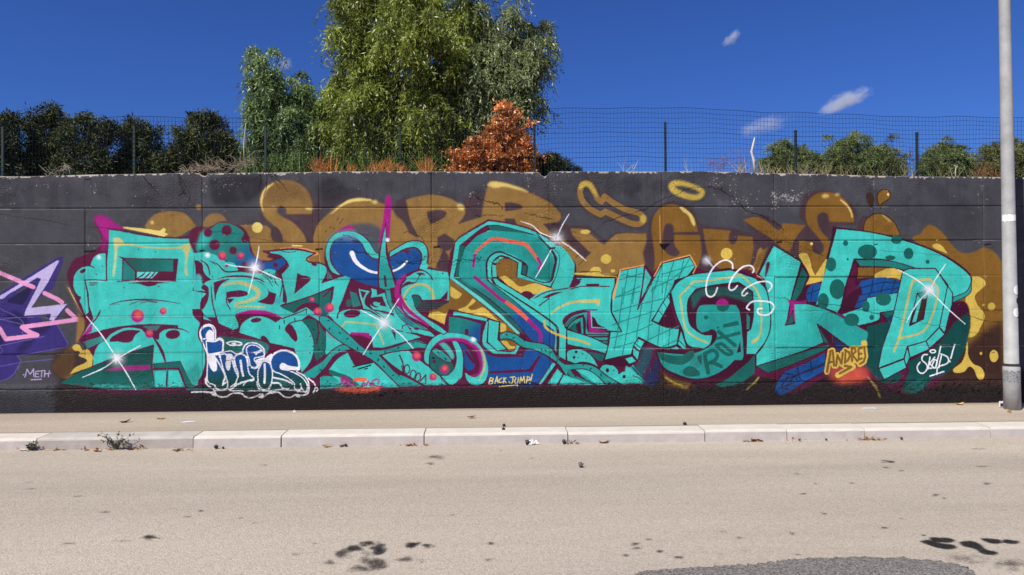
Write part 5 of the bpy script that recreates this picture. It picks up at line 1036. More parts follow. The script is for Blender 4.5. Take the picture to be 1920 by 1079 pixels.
# further wall beyond the picture on both sides
for x0, x1 in ((-30, WX0), (WX1, 32)):
    e = empty('retaining_wall', ((x0+x1)/2, .15, .1), 'plain dark grey concrete wall continuing beyond the %s end of the graffiti' % ('purple' if x0 < 0 else 'pole'), 'wall', kind='thing')
    bm = bmesh.new(); boxm(bm, ((x0+x1)/2, .155, 1.66), (x1-x0-.004, .3, 3.3)); bmo('wall_body', bm, mat('grey_painted_concrete', (.068, .065, .077), .8, .2, .2, 3), e)

# ============================ ground, road, pavement ========================
def ground_px_factory(res, x0, y1):
    def f(P):
        P = np.asarray(P, float); u = (P[:, 0]-IW/2)/FPX; v = (P[:, 1]-IH/2)/FPX
        d = np.array(fwd)[None]+u[:, None]*np.array(right)[None]-v[:, None]*np.array(up)[None]
        k = (0-CAM.z)/d[:, 2]; return np.stack([(CAM.x+d[:, 0]*k-x0)*res, (y1-(CAM.y+d[:, 1]*k))*res], 1)
    return f
RX0, RX1, RY0, RY1 = -7.5, 7.5, -6.6, -1.6; RR = 170.0
S_ = Painter(int((RX1-RX0)*RR), int((RY1-RY0)*RR), ground_px_factory(RR, RX0, RY1), RR/220.0, 5)
S_.img[:] = 0
PAL['1'] = np.array([1., 1., 1.]); PAL['G1'] = np.array([0, 1., 0]); 
def stain(x, y, a, b, op, rot=0, soft=.3, n=11):
    for _ in range(n):
        S_.fr('0'); S_.d('1', x+RG.normal(0, a*.42), y+RG.normal(0, b*.42), a*RG.uniform(.15, .6), b*RG.uniform(.25, .7), rot+RG.normal(0, 6), soft=soft, op=op*RG.uniform(.5, 1))
for t in ('1722,1015! 1740,1012 1762,1018 1790,1022 1795,1028 1770,1030 1745,1024', '1742,1011 1765,1008 1785,1010 1792,1015 1770,1018', '1796,1016! 1820,1014 1838,1020 1850,1030 1872,1036 1865,1041 1840,1038 1828,1030 1805,1024', '1836,1009! 1860,1010 1880,1016 1865,1020 1845,1015', '1878,1014 1900,1013 1912,1017 1895,1020', '1727,1003 1737,1004 1732,1006'):
    S_.fr('0'); S_.f('1', t, soft=.5)
for q in ((660, 1026, 22, 7, .75), (690, 1020, 20, 5, .8), (712, 1032, 22, 10, .85), (773, 1022, 15, 6, .9), (802, 1024, 12, 4, .8), (640, 1040, 26, 9, .5), (700, 1055, 30, 12, .55), (760, 1050, 18, 6, .5), (790, 1052, 8, 4, .3), (680, 1068, 22, 8, .5), (620, 1055, 14, 6, .35),
          (280, 1008, 17, 4.5, .75), (920, 1019, 8, 3, .75), (918, 1049, 9, 3, .5), (1190, 1020, 9, 4, .6), (1190, 1029, 12, 3, .5), (1172, 1042, 7, 2.6, .8), (1236, 1034, 7, 2.6, .8), (1272, 1045, 9, 2.8, .8), (1215, 1012, 8, 2, .5), (1357, 997, 7, 2, .7), (1385, 1008, 7, 2.4, .5), (1485, 1000, 6, 3, .5), (1545, 963, 7, 2, .6), (1658, 990, 7, 2, .8), (1690, 973, 5, 1.6, .7), (1755, 929, 9, 2, .7), (1770, 935, 6, 1.6, .6), (1670, 866, 12, 2.4, .6), (1658, 864, 8, 1.6, .5), (1660, 877, 7, 2, .5), (1690, 883, 7, 1.4, .5), (1850, 907, 10, 2, .5), (1505, 926, 7, 1.6, .6), (1530, 907, 4, 1.6, .7), (1495, 889, 6, 1.6, .5), (1597, 906, 5, 1.4, .5),
          (195, 961, 9, 2.2, .55), (375, 959, 7, 1.8, .6), (350, 970, 9, 1.8, .4), (450, 973, 7, 1.6, .4), (478, 982, 8, 1.6, .4), (555, 1040, 6, 2.4, .6), (590, 1020, 6, 2, .4), (850, 966, 3.5, 1.4, .8), (495, 873, 9, 1.2, .5), (145, 931, 16, 1.6, .3), (130, 1020, 22, 2.4, .4), (235, 1015, 22, 2, .3), (55, 905, 9, 1.4, .3), (60, 917, 14, 1.4, .3), (820, 858, 24, 6, .3), (805, 870, 12, 2, .5), (940, 845, 4, 1.2, .4), (1000, 860, 8, 1.2, .3), (1830, 842, 18, 1.6, .3), (1840, 875, 20, 1.8, .3), (1350, 1040, 6, 2, .3), (1395, 1033, 5, 1.4, .4), (1495, 1040, 8, 2, .5), (1810, 1050, 40, 10, .3), (1890, 1055, 30, 12, .35)):
    stain(*q)
for _ in range(300):
    x, y = RG.uniform(-50, 1970), RG.uniform(850, 1079); a = RG.uniform(.8, 3.2)*(y-560)/450
    S_.d('1', x, y, a, a*RG.uniform(.25, .5), RG.normal(0, 10), soft=.3, op=RG.uniform(.1, .55))
for x0_, y0_, dx, dy, k_ in ((420, 900, 34, 3, 9), (1180, 868, 40, -1, 8), (1500, 960, 26, 6, 7), (60, 1010, 40, -4, 8), (950, 1000, 24, 5, 6), (1650, 905, 30, 2, 6), (700, 890, -30, 4, 7), (300, 1040, 30, -6, 7)):
    P2 = [(x0_, y0_)]
    for _ in range(k_): P2.append((P2[-1][0]+dx*RG.uniform(.5, 1.3), P2[-1][1]+dy+RG.normal(0, 3)))
    S_.stroke('1', (.3, .9, .4), np.array(P2), 0, .38)
S_.img[..., 1] = 0; S_.img[..., 2] = 0
si = bpy.data.images.new('road_stains', S_.W, S_.H, alpha=False); si.colorspace_settings.name = 'Non-Color'
q = np.ones((S_.H, S_.W, 4), np.float32); q[..., :3] = S_.img[::-1, :, :1]; si.pixels.foreach_set(q.ravel()); si.update(); si.pack()
def asphalt(name, base, stains=None, speck=(.84, 1.18), patchy=.12):
    m = bpy.data.materials.new(name); m.use_nodes = True; t = m.node_tree; b = t.nodes['Principled BSDF']; L = t.links.new
    tc = node(t, 'ShaderNodeTexCoord')
    n1 = node(t, 'ShaderNodeTexNoise', Scale=.9, Detail=7.0, Roughness=.62); 
    mpp = node(t, 'ShaderNodeMapping'); mpp.inputs['Scale'].default_value = (.13, 1.25, 1); L(tc.outputs['Object'], mpp.inputs[0]); L(mpp.outputs[0], n1.inputs['Vector'])
    r1 = node(t, 'ShaderNodeMapRange'); r1.inputs[1].default_value = .3; r1.inputs[2].default_value = .7; r1.inputs[3].default_value = 1-patchy; r1.inputs[4].default_value = 1+patchy; L(n1.outputs['Fac'], r1.inputs[0])
    v1 = node(t, 'ShaderNodeTexVoronoi', Scale=95.0); L(tc.outputs['Object'], v1.inputs['Vector'])
    sp = node(t, 'ShaderNodeSeparateColor'); L(v1.outputs['Color'], sp.inputs[0])
    rr = node(t, 'ShaderNodeMapRange'); rr.inputs[3].default_value = speck[0]; rr.inputs[4].default_value = speck[1]; L(sp.outputs[0], rr.inputs[0])
    n5 = node(t, 'ShaderNodeTexNoise', Scale=220.0, Detail=3.0, Roughness=.7); L(tc.outputs['Object'], n5.inputs['Vector'])
    r5 = node(t, 'ShaderNodeMapRange'); r5.inputs[1].default_value = .35; r5.inputs[2].default_value = .65; r5.inputs[3].default_value = .87; r5.inputs[4].default_value = 1.12; L(n5.outputs['Fac'], r5.inputs[0])
    k1 = node(t, 'ShaderNodeMath', operation='MULTIPLY'); L(r1.outputs[0], k1.inputs[0]); L(rr.outputs[0], k1.inputs[1])
    k2 = node(t, 'ShaderNodeMath', operation='MULTIPLY'); L(k1.outputs[0], k2.inputs[0]); L(r5.outputs[0], k2.inputs[1])
    if stains:
        sy = node(t, 'ShaderNodeSeparateXYZ'); L(tc.outputs['Object'], sy.inputs[0]); wob = node(t, 'ShaderNodeMath', operation='MULTIPLY_ADD'); wob.inputs[1].default_value = .7; L(n1.outputs['Fac'], wob.inputs[0]); L(sy.outputs['Y'], wob.inputs[2])
        mr = node(t, 'ShaderNodeMapRange'); mr.inputs[1].default_value = -6.4; mr.inputs[2].default_value = -1.2; L(wob.outputs[0], mr.inputs[0]); cr = node(t, 'ShaderNodeValToRGB'); L(mr.outputs[0], cr.inputs[0]); el = cr.color_ramp.elements
        for i, (p, v) in enumerate(((0, .97), (.22, 1.02), (.42, 1.0), (.58, .93), (.70, .90), (.80, 1.0), (.90, 1.06), (1, 1.02))):
            q_ = el[i] if i < 2 else el.new(p); q_.position = p; q_.color = (v, v, v, 1)
        kb = node(t, 'ShaderNodeMath', operation='MULTIPLY'); L(k2.outputs[0], kb.inputs[0]); L(cr.outputs[0], kb.inputs[1]); k2 = kb
    else:
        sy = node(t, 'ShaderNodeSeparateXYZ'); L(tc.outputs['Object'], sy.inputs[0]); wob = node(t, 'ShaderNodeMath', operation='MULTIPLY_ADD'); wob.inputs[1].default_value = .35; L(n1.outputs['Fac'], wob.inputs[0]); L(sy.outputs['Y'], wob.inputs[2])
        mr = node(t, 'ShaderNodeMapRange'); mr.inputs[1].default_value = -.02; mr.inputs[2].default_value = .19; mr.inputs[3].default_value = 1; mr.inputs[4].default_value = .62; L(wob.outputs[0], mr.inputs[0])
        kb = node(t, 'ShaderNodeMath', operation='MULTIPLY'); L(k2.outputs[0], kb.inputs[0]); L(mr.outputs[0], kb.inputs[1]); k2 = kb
    if not stains:
        mr2 = node(t, 'ShaderNodeMapRange'); mr2.inputs[1].default_value = -1.335; mr2.inputs[2].default_value = -1.29; mr2.inputs[3].default_value = .6; mr2.inputs[4].default_value = 1
        wb2 = node(t, 'ShaderNodeMath', operation='MULTIPLY_ADD'); wb2.inputs[1].default_value = -.06; L(n5.outputs['Fac'], wb2.inputs[0]); L(sy.outputs['Y'], wb2.inputs[2]); L(wb2.outputs[0], mr2.inputs[0])
        kc = node(t, 'ShaderNodeMath', operation='MULTIPLY'); L(k2.outputs[0], kc.inputs[0]); L(mr2.outputs[0], kc.inputs[1]); k2 = kc
    nn = node(t, 'ShaderNodeTexNoise', Scale=.35, Detail=3.0); L(tc.outputs['Object'], nn.inputs['Vector'])
    cm = node(t, 'ShaderNodeMix', data_type='RGBA'); cm.inputs['A'].default_value = (*base, 1); cm.inputs['B'].default_value = (base[0]*.97, base[1]*1.0, base[2]*1.05, 1); L(nn.outputs['Fac'], cm.inputs['Factor'])
    vm = node(t, 'ShaderNodeVectorMath', operation='SCALE'); L(cm.outputs['Result'], vm.inputs[0]); L(k2.outputs[0], vm.inputs['Scale'])
    out = vm.outputs[0]; b.inputs['Roughness'].default_value = .92; b.inputs['Specular IOR Level'].default_value = .2
    if stains:
        s2 = node(t, 'ShaderNodeMapping'); s2.inputs['Location'].default_value = (-RX0/(RX1-RX0), -RY0/(RY1-RY0), 0); s2.inputs['Scale'].default_value = (1/(RX1-RX0), 1/(RY1-RY0), 1)
        L(tc.outputs['Object'], s2.inputs[0]); im = node(t, 'ShaderNodeTexImage'); im.image = stains; im.extension = 'CLIP'; L(s2.outputs[0], im.inputs[0])
        # grit stays pale inside a thin stain
        th = node(t, 'ShaderNodeMath', operation='MULTIPLY_ADD'); th.inputs[1].default_value = -1.0; th.inputs[2].default_value = .85; L(sp.outputs[1], th.inputs[0])
        ad = node(t, 'ShaderNodeMath', operation='ADD', use_clamp=True); L(im.outputs['Color'], ad.inputs[0]); 
        ms = node(t, 'ShaderNodeMath', operation='MULTIPLY', use_clamp=True); L(im.outputs['Color'], ms.inputs[0]); L(th.outputs[0], ad.inputs[1]); L(ad.outputs[0], ms.inputs[1])
        sm = node(t, 'ShaderNodeMix', data_type='RGBA'); sm.inputs['B'].default_value = (.016, .015, .015, 1); L(ms.outputs[0], sm.inputs['Factor']); L(out, sm.inputs['A']); out = sm.outputs['Result']
    L(out, b.inputs['Base Color'])
    hh = node(t, 'ShaderNodeMath', operation='MULTIPLY_ADD'); hh.inputs[1].default_value = -1.2; L(v1.outputs['Distance'], hh.inputs[0]); L(n5.outputs['Fac'], hh.inputs[2])
    bp = node(t, 'ShaderNodeBump', Strength=.6, Distance=.003); L(hh.outputs[0], bp.inputs['Height']); L(bp.outputs[0], b.inputs['Normal'])
    return m
M_ROAD = asphalt('pale_worn_asphalt', (.405, .340, .265), si)
def sheet(name, x0, x1, y0, y1, nx, ny, zf, m, kind='structure'):
    X, Y = np.meshgrid(np.linspace(x0, x1, nx+1), np.linspace(y0, y1, ny+1), indexing='ij'); Z = zf(X, Y)
    i, j = np.meshgrid(np.arange(nx), np.arange(ny), indexing='ij'); g = lambda a, b: (a*(ny+1)+b).ravel()
    o = nmesh(name, np.stack([X, Y, Z], -1).reshape(-1, 3), np.stack([g(i, j), g(i+1, j), g(i+1, j+1), g(i, j+1)], 1), m, smooth=True)
    return tag(o, kind=kind)
sheet('ground', -900, 900, -900, 900, 30, 30, lambda X, Y: X*0-.15, mat('dry_earth', (.24, .19, .13), .95, .1, .3, .3))
sheet('road', -45, 45, -16, -1.60, 300, 120, lambda X, Y: .012*(vnoise(X*.5, Y*.7, 21)-.5)*np.clip((-1.9-Y)/.6, 0, 1), M_ROAD)
pave_m = asphalt('dusty_pavement', (.40, .322, .245), None, (.85, 1.15), .16)
sheet('pavement', -45, 45, -1.36, .02, 600, 30, lambda X, Y: .127+.022*np.clip((Y+1.34)/1.34, 0, 1)+.012*(vnoise(X*.7, Y*1.5, 22)-.5)*np.clip(-Y*3, 0, 1)*np.clip((Y+1.36)*4, 0, 1), pave_m)
# dark patch of newer asphalt on the road
pts = [(1180, 1086), (1200, 1076), (1240, 1075), (1290, 1069), (1340, 1067), (1390, 1064), (1440, 1060), (1470, 1053), (1520, 1050), (1580, 1050), (1650, 1050), (1720, 1053), (1770, 1058), (1800, 1064), (1822, 1074), (1835, 1090), (1850, 1160), (1700, 1230), (1400, 1230), (1200, 1160)]
pv = [atZ(x, y, .0) for x, y in pts]; ring = []
for i, a in enumerate(pv):
    b2 = pv[(i+1) % len(pv)]
    for k in range(14): ring.append(a.lerp(b2, k/14)+Vector((RG.normal(0, .010), RG.normal(0, .014), 0)))
c = sum(ring, Vector())/len(ring); n = len(ring)
V = [Vector((v.x, v.y, .014)) for v in ring]+[Vector((v.x, v.y, -.02)) for v in ring]+[Vector((c.x, c.y, .018))]
F = [(i, (i+1) % n, 2*n) for i in range(n)]+[(n+i, n+(i+1) % n, (i+1) % n, i) for i in range(n)]
tag(pmesh('asphalt_patch', V, F, asphalt('dark_asphalt_patch', (.300, .268, .236), None, (.5, 1.5))), kind='structure')
# kerb of separate white stones
kerb = empty('kerb', (0, -1.5, 0), kind='structure')
M_K = mat('white_limestone', (.62, .56, .49), .75, .3, .08, 5, .0025, 45, col2=(.53, .47, .40)); M_KD = mat('grimy_limestone', (.50, .455, .41), .8, .25, .1, 4, .0025, 45, col2=(.36, .315, .27))
M_KF = mat('darker_front_limestone', (.50, .455, .42), .85, .2, .1, 6, .0025, 45, col2=(.41, .365, .33)); M_KF2 = mat('grimy_darker_front_limestone', (.42, .375, .335), .85, .2, .1, 5, .0025, 45, col2=(.30, .26, .225))  # front faces of the stones get a darker limestone than the tops
KJ = [-300, -120, 67, 362, 527, 795, 1065, 1322, 1476, 1622, 1858, 2030, 2300]
KX = [atZ(x, 840-(x-960)*.0175, 0.0) for x in KJ]
def kx(x):
    d = ray(x, 836-(x-960)*.0175); k = (-1.655-CAM.y)/d.y; return CAM.x+d.x*k
for a, (j0, j1) in enumerate(zip(KJ[:-1], KJ[1:])):
    x0, x1 = kx(j0)+.006, kx(j1)-.006
    if 67 <= j0 < 362: pass
    bm = bmesh.new(); n = max(3, int((x1-x0)/.12))
    prof = [(-1.655, -.06), (-1.652, .10), (-1.646, .117), (-1.630, .126), (-1.60, .130), (-1.352, .134), (-1.345, .128), (-1.345, -.06)]
    rows = []; dz = RG.normal(0, .003); dy = RG.normal(0, .004)
    for i in range(n+1):
        x = x0+(x1-x0)*i/n; e = 1 if 0 < i < n else .55
        ch = .006*max(0, RG.normal(0, 1)-.9)
        rows.append([bm.verts.new((x+(.0 if i in (0, n) else 0), y+dy-(-.006 if k in (1, 2, 3) and i in (0, n) else 0)+(ch if k in (2, 3) else 0), z+dz-(.007 if k in (2, 3, 4) and i in (0, n) else 0)-(ch*.8 if k in (2, 3) else 0))) for k, (y, z) in enumerate(prof)])
    for i in range(n):
        for k in range(len(prof)-1):
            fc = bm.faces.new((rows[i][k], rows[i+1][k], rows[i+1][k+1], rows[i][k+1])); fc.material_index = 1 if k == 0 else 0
    bm.faces.new(rows[0]); bm.faces.new(list(reversed(rows[n])))
    bmesh.ops.recalc_face_normals(bm, faces=bm.faces)
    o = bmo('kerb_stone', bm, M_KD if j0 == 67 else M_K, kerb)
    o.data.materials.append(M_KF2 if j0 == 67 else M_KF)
    if j0 == 67: o['label'] = 'grimy kerb stone behind the weed'
for x0, x1 in ((-40, kx(-300)-.01), (kx(2300)+.01, 40)):
    x = x0
    while x < x1-.1:
        b2 = min(x+1.3, x1); bm = bmesh.new(); boxm(bm, ((x+b2)/2, -1.5, .035), (b2-x-.008, .31, .19)); bmo('kerb_stone', bm, M_K, kerb); x = b2
# earth terrace behind the wall
sheet('raised_bank', -60, 60, .28, 120, 120, 120, lambda X, Y: 3.20+.06*vnoise(X*.8, Y*.8, 31)+.0*Y, mat('dry_grassy_earth', (.14, .115, .07), .95, .1, .4, 1.5, .02, 20))

# ============================ lamp post =====================================
pb = atZ(1898, 766, .148)
post = empty('lamp_post', (pb.x, pb.y, .14), 'tall galvanised steel lamp post on the pavement at the right edge', 'lamp post')
M_GALV = mat('galvanised_steel', (.40, .395, .38), .6, .3, .1, 5, .001, 60, col2=(.27, .268, .262), metal=.0)
V, F = [], []; lean = Vector((-.0075, .002, 1))
tube(V, F, [pb+lean*z for z in (-.05, .45, .56, .57, 3, 6, 8.6)], [.100, .100, .100, .086, .078, .066, .056], 24); pmesh('pole', V, F, M_GALV, post, True)
V, F = [], []; tube(V, F, [pb+lean*z for z in (.555, .562, .575, .59)], [.1005, .104, .102, .087], 24, False); pmesh('joint_collar', V, F, mat('dark_mastic', (.03, .03, .03), .8, .2, .5, 40, .004, 80), post, True)
top = pb+lean*8.6; V, F = [], []; tube(V, F, [top, top+Vector((0, -.3, .25)), top+Vector((0, -1.2, .4))], [.04, .035, .03], 10); pmesh('arm', V, F, M_GALV, post, True)
bm = bmesh.new(); boxm(bm, top+Vector((0, -1.45, .42)), (.26, .6, .1)); bmesh.ops.bevel(bm, geom=bm.edges[:], offset=.03, segments=2); bmo('lamp_head', bm, M_GALV, post)
def wrap(name, x, y0, y1, w, m, label, a0=None, a1=None, jag=0):
    """a sticker curved round the post; x is its middle in the photo"""
    z0, z1 = atY(x, y1, pb.y).z, atY(x, y0, pb.y).z; V, F = [], []
    cx = atY(x, (y0+y1)/2, pb.y).x; n = 14; nz = 6
    for i in range(n+1):
        for k in range(nz+1):
            z = z0+(z1-z0)*k/nz; q = pb+lean*(z-pb.z); r = float(np.interp(z-pb.z, [0, .56, .57, 3, 6], [.1, .1, .086, .078, .066]))+.0022
            off = np.clip((cx-q.x)/r, -.95, .95); am = math.asin(off); hw = w/2/r
            am -= .58
            if a0 is not None: am, hw = (a0+a1)/2-.58, (a1-a0)/2
            th = am+hw*(2*i/n-1); zz = z+(RG.normal(0, jag) if k in (0, nz) else 0)
            if name == 'round_sticker':
                u = 2*i/n-1; v = math.sqrt(max(0, 1-u*u)); zz = (z0+z1)/2+(z1-z0)/2*v*(2*k/nz-1)
            V.append((q.x+r*math.sin(th), q.y-r*math.cos(th), zz))
    for i in range(n):
        for k in range(nz): a = i*(nz+1)+k; F.append((a, a+nz+1, a+nz+2, a+1))
    o = pmesh(name, V, F, m, post, True); o['label'] = label
M_WS = mat('white_sticker', (.78, .76, .74), .6, .3, .06, 30); M_DS = mat('dark_smudge', (.035, .035, .04), .7, .3, .6, 60)
wrap('tape_band', 1897, 404, 416, .3, M_WS, 'torn pale tape round the post', -1.15, 1.2, .006)
wrap('round_sticker', 1904, 535, 553, .095, M_WS, 'upper white round sticker'); wrap('round_sticker', 1904, 577, 595, .095, M_WS, 'lower white round sticker')
wrap('round_sticker', 1906, 558, 570, .07, M_DS, 'dark scribbled round sticker')
wrap('paint_smear', 1895, 694, 716, .17, mat('black_scribble', (.05, .05, .05), .8, .2, .9, 55, col2=(.38, .38, .39)), 'black scribble on the lower post', -1.3, 1.3, .01)

# ============================ fence =========================================
FY = .62
fence = empty('mesh_fence', (0, FY, 3.2), 'green wire mesh fence on thin posts along the top of the wall', 'fence')
M_FE = mat('green_fence_wire', (.008, .016, .022), .6, .3, .2, 20); M_FP = mat('green_fence_post', (.015, .03, .026), .6, .3, .3, 12)
for x, yt in ((-240, 240), (3, 240), (250, 236), (497, 235), (750, 235), (1003, 235), (1249, 231), (1494, 246), (1722, 250), (1960, 252), (2200, 255)):
    b0 = atY(x, 330, FY); t0 = atY(x, yt, FY); bm = bmesh.new()
    boxm(bm, (0, 0, (t0.z-3.1)/2), (.030, .030, t0.z-3.1)); boxm(bm, (0, 0, t0.z-3.1+.008), (.036, .036, .016))
    bmesh.ops.translate(bm, vec=(b0.x, FY+.03, 3.1), verts=bm.verts[:]); o = bmo('fence_post', bm, M_FP, fence)
TP = [(-420, 222), (0, 226), (215, 222), (255, 219), (460, 222), (640, 214), (900, 206), (1020, 206), (1120, 203), (1250, 202), (1340, 205), (1440, 210), (1560, 215), (1700, 218), (1880, 221), (2300, 224)]
tq = [atY(x, y, FY) for x, y in TP]; FTX, FTZ = [q.x for q in tq], [q.z for q in tq]
x0, x1 = FTX[0], FTX[-1]; V, F = [], []
nh = 17
def fz(x, u):
    zt = np.interp(x, FTX, FTZ); return 3.22+(zt-3.22)*u+.008*math.sin(x*3.1+u*5)+.006*math.sin(x*7.7+u*11)
def fy(x, u): return FY+.02*math.sin(x*1.9+u*2)+.012*math.sin(x*5.3)
xsf = np.arange(x0, x1, .16)
for k in range(nh):
    u = k/(nh-1); rad = .0034 if k % 5 == 1 else .0023
    tube(V, F, [Vector((x, fy(x, u), fz(x, u))) for x in xsf], rad, 3, False)
x = x0
while x < x1:
    jl = RG.normal(0, .003)
    tube(V, F, [Vector((x+jl*math.sin(u*7), fy(x, u)+.003, fz(x, u))) for u in (0, .35, .7, 1)], .0021, 3, False); x += .05
o = pmesh('wire_mesh', V, F, M_FE, fence); o['kind'] = 'stuff'

# ============================ vegetation ====================================
def poly_sample(poly, n):
    P = np.array(poly, float); lo, hi = P.min(0), P.max(0); out = np.zeros((0, 2)); a, b = P, np.roll(P, -1, 0)
    while len(out) < n:
        q = RG.uniform(lo, hi, (n*3, 2)); ins = np.zeros(len(q), bool)
        for (ax, ay), (bx, by) in zip(a, b):
            c = (ay <= q[:, 1]) != (by <= q[:, 1]); xx = ax+(q[:, 1]-ay)*(bx-ax)/(by-ay+1e-9); ins ^= c & (q[:, 0] < xx)
        out = np.concatenate([out, q[ins]])
    out = out[:n]; d = np.full(n, 1e9)
    for (ax, ay), (bx, by) in zip(a, b):
        e = np.array([bx-ax, by-ay]); u = np.clip(((out-[ax, ay])@e)/(e@e), 0, 1); d = np.minimum(d, np.hypot(*(out-[ax, ay]-u[:, None]*e).T))
    return out, d
def place(poly, n, Y, th):
    q, d = poly_sample(poly, n); k = np.clip(d/45, .15, 1)
    return [atY(x, y, Y+RG.uniform(-1, 1)*th*kk) for (x, y), kk in zip(q, k)]
def leaf_quads(B, D, L, W):
    """diamond leaves at B along D; random roll"""
    n = len(B); D = D/np.linalg.norm(D, axis=1, keepdims=True); r = RG.normal(0, 1, (n, 3)); S = np.cross(D, r); S /= np.linalg.norm(S, axis=1, keepdims=True)
    U = np.cross(S, D)
    m = B+D*(L*.45)[:, None]+U*(L*.06)[:, None]
    V = np.stack([B, m+S*(W/2)[:, None], B+D*L[:, None], m-S*(W/2)[:, None]], 1).reshape(-1, 3)
    return V, np.arange(n*4).reshape(n, 4)
def limbs(root, targets, r0, m, parent, name='trunk', k=7, bend=.25, frac=1.0):
    V, F = [], []
    for i, t in enumerate(targets):
        mid = root.lerp(t, .45)+Vector((RG.normal(0, .08), RG.normal(0, .08), bend*(t-root).length*.3)); s = root+Vector((RG.normal(0, r0*.4), RG.normal(0, r0*.4), 0))
        P = [s*(1-u)**2+mid*(2*u*(1-u))+t*u**2 for u in np.linspace(0, 1, 7)]; tube(V, F, P, [r0*f*(1-.92*u) for u, f in zip(np.linspace(0, 1, 7), [1]*7)], k)
    return pmesh(name, V, F, m, parent, True)
M_BARK = mat('brown_bark', (.075, .055, .04), .9, .2, .4, 14, .008, 40)
def weeping_tree(name, label, poly, Y, th, nclump, per, base, ll, m, hue, reach=.30, droop=.42, leaves=16, cat='tree', group=None, lw=.23, els=(-.3, 1.0), tr=.055, boughs=5, up=-.3, extra=()):
    rootp = Vector(base); t = empty(name, rootp, label, cat, group)
    C = []
    for q in place(poly, max(3, nclump//boughs), Y, th):          # clumps gather into boughs, with gaps between
        C += [q+Vector((RG.normal(0, .2), RG.normal(0, .16), RG.normal(0, .2)))*min(1, reach*3.4) for _ in range(boughs)]
    xa, xb = atY(min(q[0] for q in poly), 200, Y).x-.06, atY(max(q[0] for q in poly), 200, Y).x+.06; C = [q for q in C if xa < q.x < xb]
    for pl, k in extra: C += place(pl, k, Y-.1, th*.8)
    B, D, T = [], [], []
    for c in C:
        ct = RG.uniform(.55, 1.3)
        for s in range(per):
            az = RG.uniform(0, 2*math.pi); el = RG.uniform(*els); r = reach*RG.uniform(.5, 1.3); g = droop*RG.uniform(.6, 1.5)
            h = np.array([math.cos(az)*math.cos(el), math.sin(az)*math.cos(el), math.sin(el)*.7])
            u = np.linspace(.12, 1, leaves)+RG.normal(0, .02, leaves)
            P = np.array(c)[None]+h[None]*(r*u)[:, None]; P[:, 2] -= g*u*u
            tg = h[None]*r-np.array([0, 0, 2*g])[None]*u[:, None]; tg /= np.linalg.norm(tg, axis=1, keepdims=True)
            sd2 = RG.normal(0, .8, (leaves, 3)); B.append(P); D.append(tg*.8+sd2+np.array([0, 0, up])[None])
            v = ct*RG.uniform(.7, 1.25)*RG.uniform(.8, 1.2, leaves); yel = RG.uniform(0, 1, leaves)**2*hue[1]
            T.append(np.stack([hue[0][0]*v*(1+yel), hue[0][1]*v*(1+yel*.6), hue[0][2]*v*(1-yel*.4)], 1))
    B, D, T = map(np.concatenate, (B, D, T)); n = len(B)
    V, Q = leaf_quads(B, D, ll*RG.uniform(.65, 1.25, n), ll*lw*RG.uniform(.7, 1.3, n))
    o = nmesh('crown', V, Q, m, t, T)
    big = sorted(C, key=lambda q: -q.z)[:]; idx = RG.choice(len(C), min(len(C), 34), replace=False)
    limbs(rootp, [C[i] for i in idx], tr, M_BARK, t)
    return t
M_LEAF = mat('willowy_leaves', (1, 1, 1), .42, .5, .0, 5, tint=True, trans=.3)
g0 = 3.22
def on_bank(x, Y): p = atY(x, 330, Y); return (p.x, Y, g0)
weeping_tree('pepper_tree', 'tallest bright yellow green weeping tree, its crown cut off by the top of the photo', [(650, -110), (760, -150), (870, -110), (885, 20), (870, 110), (880, 200), (862, 296), (760, 300), (618, 296), (622, 200), (636, 110), (655, 50)], 2.3, .85, 340, 22, on_bank(735, 2.4), .084, M_LEAF, ((.208, .264, .056), .55), .30, .34, extra=(([(606, 190), (640, 150), (860, 150), (868, 312), (606, 312)], 130), ([(640, -60), (880, -60), (880, 150), (632, 150)], 60)))
weeping_tree('pepper_tree', 'grey green weeping tree behind the dry orange bush', [(850, -40), (900, 10), (940, 35), (985, 30), (1020, 80), (1018, 130), (990, 170), (994, 230), (985, 290), (880, 296), (850, 200), (850, 110)], 2.1, .5, 210, 17, on_bank(950, 2.1), .084, M_LEAF, ((.22, .275, .13), .3), .28, .36, extra=(([(870, 60), (985, 60), (985, 300), (870, 300)], 50),))
weeping_tree('pepper_tree', 'small bluish green weeping tree left of the tallest tree', [(476, 150), (492, 96), (512, 132), (545, 168), (568, 118), (578, 165), (592, 230), (604, 296), (540, 300), (478, 300), (476, 220)], 2.3, .5, 140, 17, on_bank(530, 2.3), .080, M_LEAF, ((.165, .25, .105), .45), .22, .28, extra=(([(474, 200), (590, 200), (604, 315), (470, 315)], 45),))
